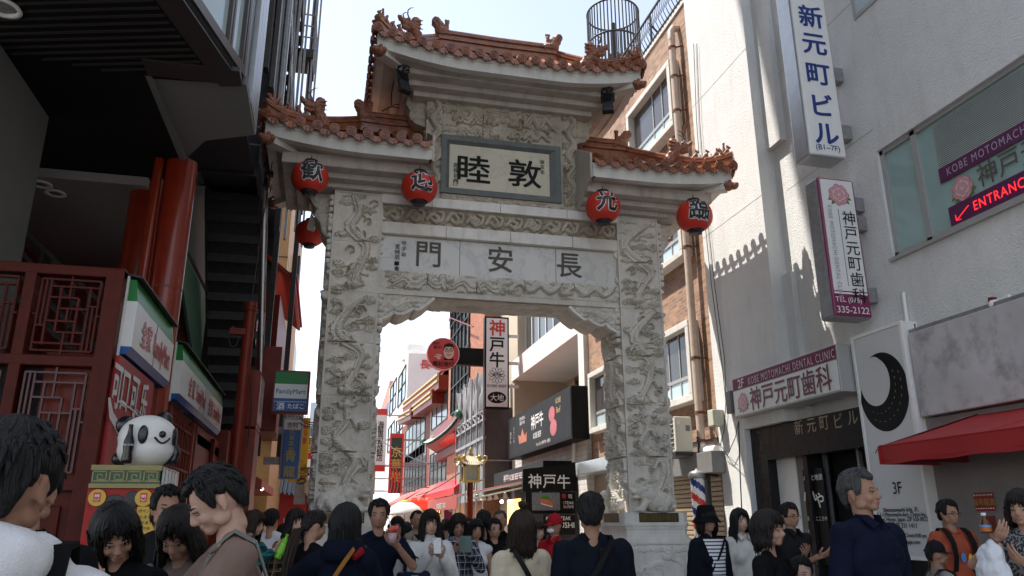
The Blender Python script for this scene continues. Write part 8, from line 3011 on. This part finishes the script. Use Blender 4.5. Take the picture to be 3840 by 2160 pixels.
# ---- things people wear or carry
def strap(E, s, m, w=.022, z0=.95, name='strap', hip=.19):
 """band over shoulder s, across chest and back to the other hip"""
 lo = E['lo']
 pts = []
 for u in np.linspace(0, 1, 12):
  x = s * .10 * (1 - u) - s * hip * u
  z = 1.452 - (1.452 - z0) * u
  yf = -(.128 * lo * (math.sin(math.pi * min(1, .25 + .8 * u))) ** .6)
  pts.append((x, yf - .006, z))
 back = [(p[0], -p[1] * 1.0 + .012, p[2]) for p in pts]
 loop = pts + back[::-1]
 q = MB().mat(m)
 P = [V(*p) for p in loop]
 n = len(P)
 G = []
 for i in range(n + 1):
  p = P[i % n]; d = P[(i + 1) % n] - P[(i - 1) % n]; d /= np.linalg.norm(d)
  o = V(p[0] * .3, p[1], 0); o /= (np.linalg.norm(o) + 1e-9)
  e = np.cross(d, o); e /= (np.linalg.norm(e) + 1e-9)
  G.append([p - e * w, p - e * w + o * .007, p + e * w + o * .007, p + e * w, p - e * w])
 q.grid(np.array(G), False)
 return E['put'](q, name)
def pack_straps(E, m, w=.024):
 for s in (1, -1):
  q = MB().mat(m)
  P = [V(s * .105, y, z) for y, z in ((.11, 1.40), (.06, 1.452), (.0, 1.455), (-.07, 1.42), (-.125, 1.32), (-.135, 1.2), (-.10, 1.08), (.0, 1.02), (.1, 1.04))]
  P = [p * V(1, E['lo'] * 1.02, 1) for p in P]
  G = [[p - UX * w, p - UX * w + UZ * .010 + V(0, -.006, 0), p + UX * w + UZ * .010 + V(0, -.006, 0), p + UX * w, p - UX * w] for p in P]
  q.grid(np.array(G), False)
  E['put'](q, 'pack_strap')
def backpack(E, m):
 c = MB(); c.ell((0, .21, 1.22), (.15, .10, .22)); c.ell((0, .24, 1.12), (.13, .09, .12))
 q = MB().mat(m).merge(remesh(c, .016, 2, .006, 9)); q.m = [0] * len(q.m)
 E['put'](q, 'backpack')
def held(E, s, name, label, cat, build, off=(0, 0, 0), group=None):
 """a thing held in hand s: top-level, placed where the hand is"""
 p = E['bend']([E['wr'][s] + V(*off)])[0] * E['k']
 r = E['t'].rotation_euler[2]
 wx = E['t'].location[0] + math.cos(r) * p[0] - math.sin(r) * p[1]
 wy = E['t'].location[1] + math.sin(r) * p[0] + math.cos(r) * p[1]
 t = thing(name, label, cat, (wx, wy, p[2]), r, group)
 build(t)
 for ch in t.children:
  pass
 return t
def loc_build(mb, name, t):
 o = mb.build(name); o.parent = t; return o
M_PHW = mat('phone_white', (0.62, 0.62, 0.62), rough=.2, var=0)
M_SCR = mat('phone_screen', (0.01, 0.011, 0.013), rough=.08, var=0)
def phone(white=True, tilt=.9, yaw=0.0):
 def f(t):
  Rm = np.array(Matrix.Rotation(yaw, 3, 'Z') @ Matrix.Rotation(-tilt, 3, 'X'))
  b = MB().mat(M_PHW if white else M_KBLACK); b.bbox(-.035, .035, -.004, .004, -.07, .07, .004)
  b.mat(M_PHW if white else M_KBLACK)
  b.v = [np.concatenate(b.v) @ Rm.T]; loc_build(b, 'case', t)
  s = MB().mat(M_SCR); s.box(-.031, .031, .004, .0052, -.055, .055); s.mat(M_KBLACK); s.ell((-.022, -.005, .055), (.005, .002, .005), 8, 6)
  s.v = [np.concatenate(s.v) @ Rm.T]; loc_build(s, 'screen', t)
 return f
def handbag(m, w=.15, h=.13, d=.06, strap_h=.18):
 def f(t):
  c = MB(); c.bbox(-w, w, -d, d, -strap_h - 2 * h, -strap_h, .03)
  q = MB().mat(m).merge(remesh(c, .012, 3, .006, 9)); q.m = [0] * len(q.m); loc_build(q, 'bag_body', t)
  for s in (1, -1):
   g = MB().mat(m); g.tube([(-w * .55, s * d * .7, -strap_h - .02), (-w * .45, s * d * .6, -.03), (0, s * .01, .01), (w * .45, s * d * .6, -.03), (w * .55, s * d * .7, -strap_h - .02)], .008, 6); loc_build(g, 'handle', t)
  g = MB().mat(M_GOLD); g.box(-w * .2, w * .2, -d - .006, -d + .01, -strap_h - .06, -strap_h - .03); loc_build(g, 'clasp', t)
 return f
def on_head(E, mb, name):
 mb.v = [E['hd'](np.concatenate(mb.v))]
 return E['put'](mb, name)
def cap_hat(E, m, brim_yaw=0.0):
 q = MB().mat(m)
 q.lathe([(.001, .112), (.04, .104), (.07, .082), (.090, .045), (.096, .0), (.095, -.012), (.088, -.012)], (0, .012, .130), 28)
 P = []
 for i in range(13):
  a = -1.15 + 2.3 * i / 12
  P.append([V(.094 * math.sin(a), .012 - .094 * math.cos(a), .122), V(.10 * math.sin(a) * .98, .012 - .10 * math.cos(a) - .075 * math.cos(a * 1.25) , .118 - .012 * math.cos(a))])
 q.grid(np.array(P)); q.grid(np.array([[p - UZ * .005 for p in r] for r in P]))
 q.ell((0, .012, .243), .008)
 on_head(E, q, 'cap')
def bucket_hat(E, m):
 q = MB().mat(m)
 q.lathe([(.001, .125), (.06, .122), (.086, .105), (.098, .05), (.104, .01), (.15, -.05), (.152, -.054), (.10, .0), (.095, -.01)], (0, .012, .135), 32)
 on_head(E, q, 'hat')
def glasses(E):
 q = MB().mat(M_KBLACK)
 for s in (1, -1):
  q.tube([(s * .031 + .022 * math.cos(a), -.098, .088 + .016 * math.sin(a)) for a in np.linspace(0, 2 * math.pi, 15)], .0018, 4)
  q.tube([(s * .053, -.097, .092), (s * .074, -.03, .092), (s * .080, .01, .088)], .002, 4)
 q.tube([(-.01, -.100, .092), (.01, -.100, .092)], .002, 4)
 on_head(E, q, 'glasses')
def ponytail(E, m, low=False, seed=1):
 g = random.Random(seed)
 q = MB().mat(m)
 for i in range(26):
  o = V(g.uniform(-.022, .022), g.uniform(-.02, .02), g.uniform(-.02, .02))
  z0 = .10 if not low else .04
  p = [V(0, .105, z0) + o * .4, V(0, .145, z0 - .02) + o, V(0, .155, z0 - .14) + o * 1.6, V(0, .150, z0 - .28) + o * 1.7, V(0, .14, z0 - .36 - g.uniform(0, .08)) + o]
  q.tube(p, [.012, .014, .013, .010, .003], 5)
 on_head(E, q, 'ponytail')
def bun(E, m):
 c = MB(); c.ell((0, .03, .265), (.036, .036, .032)); c.ell((.014, .04, .272), (.026, .025, .026)); c.cap((0, .03, .21), (0, .03, .25), .026, .02)
 q = MB().mat(m).merge(remesh(c, .007, 1, .006, 40)); q.m = [0] * len(q.m)
 on_head(E, q, 'hair_bun')
C = cloth
BLK = C('black', (0.0065, 0.0065, 0.0075)); NAVY = C('navy', (0.0055, 0.008, 0.018)); WHT = C('white', (0.62, 0.62, 0.63)); BEI = C('beige', (0.20, 0.135, 0.108))
CRM = C('cream', (0.58, 0.50, 0.36)); GRY = C('grey', (0.25, 0.24, 0.23)); DEN = C('denim_dark', (0.007, 0.009, 0.015)); CHAR = C('charcoal', (0.013, 0.013, 0.015))
TAUPE = C('taupe', (0.28, 0.24, 0.19)); ORG = C('rust_orange', (0.34, 0.075, 0.04)); REDC = C('red', (0.33, 0.014, 0.020))
PLG = pattern_mat('plaid_green', 'plaid', (0.005, 0.045, 0.045), (0.02, 0.22, 0.20), 13, (0.01, 0.01, 0.02))
PLB = pattern_mat('plaid_brown', 'plaid', (0.02, 0.015, 0.012), (0.14, 0.10, 0.06), 13, (0.3, 0.24, 0.15))
PLN = pattern_mat('plaid_navy', 'plaid', (0.012, 0.015, 0.03), (0.10, 0.11, 0.14), 14, (0.55, 0.55, 0.55))
STR = pattern_mat('stripe_navy', 'stripe', (0.62, 0.62, 0.62), (0.02, 0.03, 0.08), 30)
FLO = pattern_mat('floral', 'print', (0.60, 0.60, 0.55), (0.12, 0.20, 0.10), 16)
def front_strip(E, m, w=.05, name='inner_shirt', z0=.95, z1=1.43):
 """the shirt seen between the open fronts of a jacket"""
 q = MB().mat(m)
 lo = E['lo']
 G = []
 for z in np.linspace(z0, z1, 12):
  y = -(.122 * lo * (1 - ((z - 1.18) / .42) ** 2) + .012)
  ww = w * (1.0 + .6 * max(0, (z - 1.2) / .2))
  G.append([(-ww, y + .02, z), (-ww * .5, y - .004, z), (0, y - .008, z), (ww * .5, y - .004, z), (ww, y + .02, z)])
 q.grid(np.array(G))
 E['put'](q, name)
def lapels(E, m):
 q = MB().mat(m)
 lo = E['lo']
 for s in (1, -1):
  q.prism([V(s * .055, -.02, 1.468), V(s * .105, -.075 * lo, 1.41), V(s * .115, -.118 * lo, 1.33), V(s * .035, -.138 * lo, 1.16), V(s * .05, -.10 * lo, 1.36)], (0, -.012, .002))
 E['put'](q, 'lapel')
def ex(E):
 q = MB().mat(BLK)
 P = [V(-.115, y, z) for y, z in ((-.10, 1.36), (-.02, 1.475), (.07, 1.47), (.13, 1.36), (.145, 1.22), (.13, 1.08))]
 q.grid(np.array([[p - UX * .032, p - UX * .032 + V(0, .012, .010), p + UX * .032 + V(0, .012, .010), p + UX * .032, p - UX * .032] for p in P * 1]), False)
 E['put'](q, 'pack_strap')
person('man from behind in a white hooded top, nearest at the left edge', 50, 1062, 1.9, 186, 'short', H_BLACK, SKIN2, top=WHT, collar='hoodback', extras=ex, seed=1, loose=1.06, head=(-14, 6, 0))
person('man in a black suit with a white collar behind the white hooded man', 88, 1135, 2.6, 178, 'short', H_BLACK, top=BLK, collar='shirt', seed=2,
  extras=lambda E: E['put'](MB().mat(WHT).tube([(.062 * math.sin(a), .020 - .066 * math.cos(a), 1.462) for a in np.linspace(0, 2 * math.pi, 20)], .013, 6), 'collar'))
person('young woman with straight black hair in a black top, looking down at the left', 285, 1276, 3.1, -8, 'shoulder', H_BLACK, SKIN, True, top=BLK, head=(28, 24, -10), lean=.18, seed=3, hands={1: (.10, -.30, 1.10), -1: (-.02, -.30, 1.10)})
person('woman with a brown bob in a grey cardigan over white, below the panda', 420, 1265, 4.7, -75, 'bob', H_BROWN, SKIN, True, top=GRY, head=(0, 12, 0), lean=.10, seed=4, hands={1: (.06, -.30, 1.15)},
  extras=lambda E: front_strip(E, WHT, .055))
person('man with curly black hair, only his head showing behind the bob haired woman', 425, 1224, 4.6, 20, 'short', H_BLACK, SKIN2, top=CHAR, seed=5)
person('young woman with long hair hanging forward, beside the beige sweater man', 440, 1284, 3.4, -20, 'long', H_DARK, SKIN2, True, top=C('mauve_grey', (0.15, 0.11, 0.10)), head=(10, 28, 0), lean=.16, seed=6)
def ex(E):
 q = MB().mat(C('bag_grey', (0.20, 0.20, 0.18)))
 P = [V(.10, y, z) for y, z in ((-.11, 1.30), (-.06, 1.42), (.02, 1.47), (.09, 1.42), (.125, 1.28), (.15, 1.05), (.17, .90))]
 q.grid(np.array([[p - UX * .016, p - UX * .016 + V(0, .006, .012), p + UX * .016 + V(0, .006, .012), p + UX * .016, p - UX * .016] for p in P]), False)
 c = MB(); c.bbox(-.02, .20, .14, .24, .70, .98, .03)
 q2 = MB().mat(C('bag_grey', (0.20, 0.20, 0.18))).merge(remesh(c, .014, 3, .006, 9)); q2.m = [0] * len(q2.m); E['put'](q2, 'shoulder_bag')
 E['put'](q, 'bag_strap')
 held(E, -1, 'smartphone', 'dark phone in the hand of the man in the beige sweater', 'phone', phone(False, 1.1), (0.05, -.10, .03))
person('young man in a beige sweater in profile, head bowed over his phone', 505, 1184, 2.85, -78, 'short', H_BLACK, SKIN3, top=BEI, head=(0, 26, 0), lean=.14, loose=1.12, seed=7, hands={1: (.08, -.34, 1.33), -1: (-.07, -.36, 1.31)}, collar='crew', extras=ex)
def bottle(m, lab):
 def f(t):
  q = MB().mat(m); q.lathe([(.001, -.11), (.032, -.11), (.034, -.10), (.034, .04), (.028, .065), (.014, .09), (.014, .105), (.017, .106), (.017, .12), (.001, .121)], (0, 0, 0), 18, (.35, -.2, 1)); loc_build(q, 'bottle_body', t)
  q = MB().mat(lab); q.lathe([(.0345, -.06), (.0345, .03)], (0, 0, 0), 18, (.35, -.2, 1)); loc_build(q, 'bottle_label', t)
 return f
person('woman with long light brown hair in a green checked shirt holding a green bottle', 643, 1285, 7.0, 60, 'long', H_BROWN, SKIN3, True, top=PLG, seed=8, hands={1: (.06, -.26, 1.33), -1: (-.10, -.30, 1.35)}, head=(10, 8, 0),
  extras=lambda E: held(E, -1, 'drink_bottle', 'bright green tea bottle held by the woman in the green checked shirt', 'bottle', bottle(mat('tea_green', (0.16, 0.45, 0.03), rough=.3, var=0), mat('tea_label', (0.22, 0.60, 0.05), rough=.4, var=0)), (0.03, -.08, .04)))
person('person with black hair in a white shirt seen from behind, left of the gate foot', 684, 1281, 10.4, 170, 'short', H_BLACK, top=C('white2', (0.66, 0.66, 0.68)), seed=9)
person('woman with long dark hair in a brown checked shirt, left of the pillar', 747, 1281, 7.0, 25, 'long', H_DARK, SKIN3, True, top=PLB, seed=10, head=(0, 5, 0))
def ex(E):
 ponytail(E, H_BROWN, True, 4)
 q = MB().mat(M_FMW).ell((.079, .008, .046), .006, 8, 6); on_head(E, q, 'earring')
person('woman with a low brown ponytail and pearl earring in a black coat', 800, 1285, 5.8, 140, 'tied', H_DARK, SKIN, True, top=BLK, seed=11, head=(-22, 8, 0), lean=.12, extras=ex, loose=1.12)
def ex(E):
 strap(E, -1, C('tan_leather', (0.30, 0.13, 0.03)), .013, 1.0)
 q = MB().mat(C('hood_red', (0.22, 0.012, 0.02))); q.tube([(-.10, .02, 1.455), (-.125, .08, 1.43), (-.10, .13, 1.40)], [.02, .03, .02], 8); E['put'](q, 'hood_lining')
 held(E, 1, 'smartphone', 'white phone in the raised hand of the woman with the orange strap', 'phone', phone(True, .6, .5), (-.02, -.08, .08))
person('black haired woman in a dark hooded jacket with an orange strap, from behind', 872, 1268, 4.5, 160, 'shoulder', H_BLACK, SKIN3, True, top=NAVY, seed=12, collar='hoodback', loose=1.12, extras=ex, hands={1: (.20, -.30, 1.40), -1: (-.10, -.3, 1.25)}, curl=.6)
def ice(t):
 q = MB().mat(mat('cup_clear', (0.45, 0.30, 0.30), rough=.15, var=0)); q.lathe([(.001, -.05), (.03, -.05), (.042, .03), (.001, .03)], (0, 0, 0), 18); loc_build(q, 'cup', t)
 c = MB(); g = random.Random(2)
 for i in range(14):
  c.ell((g.uniform(-.03, .03), g.uniform(-.03, .03), .035 + g.uniform(0, .04)), g.uniform(.014, .024))
 q = MB().mat(mat('shaved_ice_red', (0.55, 0.08, 0.06), rough=.4, var=.2)).merge(remesh(c, .006, 0, .004, 60)); q.m = [0] * len(q.m); loc_build(q, 'shaved_ice', t)
 q = MB().mat(M_FMW); q.cyl((-.01, 0, .05), (-.045, 0, .17), .004, n=8); loc_build(q, 'straw', t)
def ex(E):
 held(E, 1, 'shaved_ice', 'red shaved ice in a cup with a white straw, held by the man in navy', 'dessert', ice, (-.05, -.07, .07))
 q = MB().mat(M_KBLACK); q.tube([(.068 * math.sin(a), .005 - .075 * math.cos(a), 1.43 - .03 * math.cos(a)) for a in np.linspace(0, 2 * math.pi, 20)], .004, 5); E['put'](q, 'necklace')
person('young man in a navy T-shirt facing the camera with a cup of red shaved ice', 955, 1257, 6.1, 4, 'short', H_BLACK, SKIN2, top=NAVY, sleeve='short', seed=13, hands={1: (.11, -.30, 1.36)}, collar='crew', extras=ex, head=(-10, 0, 0), curl=.6)
person('woman with a short dark bob in a loose light grey top with a red strap', 1000, 1300, 8.5, -6, 'bob', H_BLACK, SKIN2, True, top=C('pale_grey', (0.40, 0.40, 0.39)), seed=14, loose=1.12, extras=lambda E: pack_straps(E, C('wine', (0.14, 0.01, 0.03)), .014))
person('man in a pale grey jacket over a black shirt, looking right', 1050, 1283, 10.3, 20, 'crop', H_BLACK, SKIN2, top=TAUPE, seed=15, collar='shirt', extras=lambda E: (front_strip(E, BLK, .05), lapels(E, TAUPE)))
def ex(E):
 held(E, -1, 'smartphone', 'silver phone held up by the woman in the white lace blouse', 'phone', phone(True, .35), (.05, -.10, .08))
 held(E, -1, 'handbag', 'navy leather handbag hanging from the arm of the woman in white lace', 'bag', handbag(C('navy_leather', (0.012, 0.018, 0.045), .4), .15, .11, .06, .12), (-.12, .10, -.02))
person('woman with long dark hair in a white lace blouse and floral skirt, using a phone', 1083, 1283, 6.5, 3, 'shoulder', H_DARK, SKIN3, True, top=C('lace_white', (0.60, 0.59, 0.57)), bottom=FLO, skirt=True, seed=16, loose=1.14, hands={1: (.06, -.28, 1.31), -1: (-.06, -.30, 1.33)}, collar='high', curl=.6, extras=ex)
def notebook(t):
 q = MB().mat(mat('book_green', (0.10, 0.16, 0.14), rough=.5, var=.05));
 for s in (1, -1):
  q.prism([V(0, 0, -.08), V(s * .06, -.02, -.08), V(s * .06, -.02, .08), V(0, 0, .08)], (0, -.006, 0))
 loc_build(q, 'cover', t)
person('woman with a dark bob in a navy checked shirt reading a green notebook', 1155, 1293, 7.4, 0, 'bob', H_DARK, SKIN2, True, top=PLN, bottom=NAVY, skirt=True, seed=17, loose=1.12, hands={1: (.08, -.28, 1.33), -1: (-.08, -.28, 1.33)}, head=(0, 14, 0), curl=.6,
  extras=lambda E: held(E, 1, 'notebook', 'open green notebook in the hands of the woman in the navy checked shirt', 'book', notebook, (-.07, -.10, .08)))
person('girl with black hair in a white sleeveless top carrying a canvas bag', 1197, 1306, 7.8, 5, 'bob', H_BLACK, SKIN, True, top=WHT, sleeve='none', seed=18,
  extras=lambda E: held(E, -1, 'canvas_bag', 'cream canvas shoulder bag of the girl in the white sleeveless top', 'bag', handbag(C('canvas', (0.50, 0.44, 0.33)), .15, .15, .07, .05), (.02, -.12, .18)))
person('man with cropped grey hair in a black polo shirt, right of the girl in white', 1258, 1283, 8.2, -35, 'crop', H_GREY, SKIN2, top=BLK, sleeve='elbow', collar='shirt', seed=19, hands={-1: (-.10, -.24, 1.20), 1: (.02, -.27, 1.21)}, width=1.08)
person('person with black hair in dark clothes walking away behind the girl in white', 1217, 1285, 8.2, 175, 'short', H_BLACK, top=CHAR, seed=20)
person('person with black hair mostly hidden left of the grey haired man', 1243, 1305, 9.2, 10, 'short', H_BLACK, top=BLK, seed=21)
def ex(E):
 bun(E, H_BROWN)
 strap(E, 1, M_KBLACK, .018, .95)
person('woman with a topknot in a cream jacket with a black strap, from behind', 1313, 1284, 4.75, 184, 'shoulder', H_BROWN, SKIN, True, top=CRM, seed=22, loose=1.18, extras=ex)
def ex(E):
 cap_hat(E, REDC)
 c = MB(); c.ell((0, -.072, .040), (.050, .040, .030));
 q = MB().mat(M_FMW).merge(remesh(c, .006, 2, .002, 40)); q.m = [0] * len(q.m); on_head(E, q, 'face_mask')
person('shop worker in a red cap and red polo shirt with a white mask', 1395, 1294, 7.5, -55, 'crop', H_BLACK, SKIN2, top=REDC, sleeve='short', collar='shirt', seed=23, extras=ex)
person('woman with brown hair in a white top behind the shop worker', 1352, 1312, 8.0, 20, 'shoulder', H_BROWN, SKIN3, True, top=WHT, seed=24)
def ex(E):
 strap(E, -1, M_KBLACK, .016, .98)
 c = V(-.03, .135, 1.36)
 q = MB().mat(M_KBLACK); q.bbox(-.065, -.015, .122, .142, 1.33, 1.39, .005); E['put'](q, 'buckle')
person('man in a dark denim jacket with a strap buckle, from behind', 1484, 1241, 4.35, 178, 'short', H_BLACK, SKIN2, top=DEN, seed=25, collar='shirt', loose=1.12, width=1.08, extras=ex, head=(-18, 0, 0))
def ex(E):
 bucket_hat(E, BLK)
 front_strip(E, STR, .075, 'striped_shirt'); strap(E, 1, M_KBLACK, .010, .95)
person('woman in a black bucket hat and denim jacket over a striped shirt', 1775, 1278, 6.3, 8, 'bob', H_BLACK, SKIN2, True, top=DEN, collar='shirt', seed=26, loose=1.1, extras=ex)
person('woman with long black hair in a white blouse right of the bucket hat', 1858, 1280, 6.6, 0, 'long', H_BLACK, SKIN3, True, top=C('blouse', (0.52, 0.51, 0.47)), collar='shirt', seed=27, loose=1.08)
person('woman with a chin length brown bob in a black top, turned to the right', 1925, 1284, 4.0, 38, 'bob', H_DARK, SKIN, True, top=BLK, seed=28, loose=1.1)
def ex(E):
 glasses(E)
person('man in glasses and a dark shirt with folded arms at the entrance', 1982, 1266, 6.3, 10, 'short', H_BLACK, SKIN2, top=CHAR, collar='shirt', sleeve='elbow', seed=29, hands={1: (-.07, -.20, 1.24), -1: (.07, -.22, 1.22)}, extras=ex)
person('tall grey haired man in a navy button shirt in front of the white signboard', 2150, 1183, 3.65, 14, 'short', H_GREY, SKIN2, top=C('navy_shirt', (0.007, 0.010, 0.024)), collar='shirt', seed=30, loose=1.1, width=1.12, head=(12, -4, 0),
  extras=lambda E: [E['put'](MB().mat(M_KBLACK).ell((0, -.128 * E['lo'] * (1 - ((z - 1.2) / .5) ** 2) - .010, z), .006, 8, 6), 'button') for z in (1.36, 1.27, 1.18)])
person('small child, only a black mop of hair and forehead at the bottom edge', 2012, 1402, 4.0, 0, 'short', H_BLACK, SKIN3, top=BLK, seed=31)
def ex(E):
 glasses(E); pack_straps(E, M_KBLACK); backpack(E, M_KBLACK)
 q = MB().mat(M_YEL); q.poly([(.05 + .03 * math.cos(a), -.128 * E['lo'] - .004, 1.19 + .04 * math.sin(a) * (1 + .3 * math.cos(3 * a))) for a in np.linspace(0, 6.28, 12, endpoint=False)])
 q.mat(mat('print_blue', (.05, .2, .5), rough=.6, var=0)).poly([(-.03 + .025 * math.cos(a), -.130 * E['lo'] - .004, 1.20 + .045 * math.sin(a)) for a in np.linspace(0, 6.28, 10, endpoint=False)])
 E['put'](q, 'shirt_print')
person('boy in glasses and a rust red T-shirt with a black backpack', 2380, 1258, 5.9, -6, 'short', H_BLACK, SKIN2, top=ORG, sleeve='short', seed=32, extras=ex, collar='crew', head=(8, 0, 0))
person('child in a black cap in profile, in front of the boy in the rust T-shirt', 2350, 1362, 5.0, 72, 'crop', H_BLACK, SKIN2, top=GRY, seed=33, extras=lambda E: (cap_hat(E, CHAR), pack_straps(E, M_KBLACK)))
def pbag(t):
 c = MB(); g = random.Random(3)
 c.ell((0, 0, -.22), (.115, .07, .14)); c.ell((0, 0, -.12), (.09, .05, .12)); c.cap((0, 0, -.08), (0, 0, -.01), .05, .025)
 q = MB().mat(mat('plastic_bag', (0.66, 0.67, 0.69), rough=.4, var=.03, bump=.4, bscale=14)).merge(remesh(c, .009, 1, .014, 16)); q.m = [0] * len(q.m); loc_build(q, 'bag_body', t)
def tea(t):
 q = MB().mat(mat('tea_brown', (0.10, 0.035, 0.01), rough=.1, var=0)); q.lathe([(.001, -.02), (.034, -.02), (.034, .03), (.028, .05), (.014, .08), (.014, .09), (.001, .09)], (0, 0, 0), 18); loc_build(q, 'bottle_body', t)
 q = MB().mat(mat('tea_label_orange', (0.45, 0.13, 0.02), rough=.4, var=0)); q.lathe([(.035, -.01), (.035, .02)], (0, 0, 0), 18); q.mat(mat('label_blue', (.05, .3, .55), rough=.4, var=0)); q.lathe([(.0355, .02), (.0352, .032)], (0, 0, 0), 18); loc_build(q, 'bottle_label', t)
 q = MB().mat(M_FMW); q.lathe([(.001, .09), (.016, .09), (.016, .11), (.001, .111)], (0, 0, 0), 14); loc_build(q, 'bottle_cap', t)
def ex(E):
 held(E, -1, 'plastic_bag', 'white plastic shopping bag hanging from a raised hand at the right edge', 'bag', pbag, (-.01, -.07, .0))
 held(E, -1, 'tea_bottle', 'brown tea bottle with a white cap and orange label above the plastic bag', 'bottle', tea, (-.01, -.08, .07))
person('dark haired woman in a patterned sleeveless dress at the right edge', 2562, 1234, 4.0, -62, 'bob', H_DARK, SKIN, True, top=pattern_mat('dress_dots', 'print', (0.03, 0.035, 0.04), (0.22, 0.22, 0.22), 60), sleeve='none', seed=34, hands={-1: (-.10, -.30, 1.40), 1: (.05, -.2, 1.25)}, curl=.7, extras=ex)
far = [(716, 1318, 11, 30, 'bob', 'person with a dark bob far behind the white shirted person', CHAR), (732, 1312, 13, 10, 'short', 'distant black haired person in black far left of the pillar', BLK),
  (945, 1308, 14, 0, 'short', 'distant person in a coral top right of the left pillar', C('coral', (0.45, 0.10, 0.06))), (1022, 1314, 12, 175, 'bob', 'distant person in white, walking away under the umbrella', WHT),
  (1100, 1312, 12, 5, 'long', 'distant woman in white behind the lace blouse woman', WHT), (1122, 1306, 14, 180, 'short', 'distant man in pale blue behind the notebook reader', C('sky', (0.25, 0.34, 0.45))),
  (1176, 1303, 15, 0, 'short', 'distant man in grey just right of the notebook reader', GRY), (1208, 1314, 10, -20, 'bob', 'distant woman in turquoise behind the girl in white', C('turq', (0.05, 0.32, 0.30))),
  (1330, 1318, 12, 170, 'short', 'distant person in dark blue under the sushi board', NAVY), (1160, 1318, 18, 0, 'bob', 'very distant woman in cream between the banner and lamp post', CRM), (985, 1316, 17, 0, 'short', 'very distant man in white left of the umbrella', WHT),
  (1068, 1318, 20, 180, 'short', 'very distant man in black below the far awnings', BLK), (1290, 1312, 14, 30, 'short', 'distant man in a brown coat by the lit shop front', C('brown', (0.09, 0.05, 0.03)))]
for i, (px, py, D, rot, hs, lab, tp) in enumerate(far):
 person(lab, px, py, D, rot, hs, (H_BLACK, H_DARK)[i % 2], (SKIN, SKIN2)[i % 2], hs != 'short', top=tp, seed=50 + i, face=D < 13)
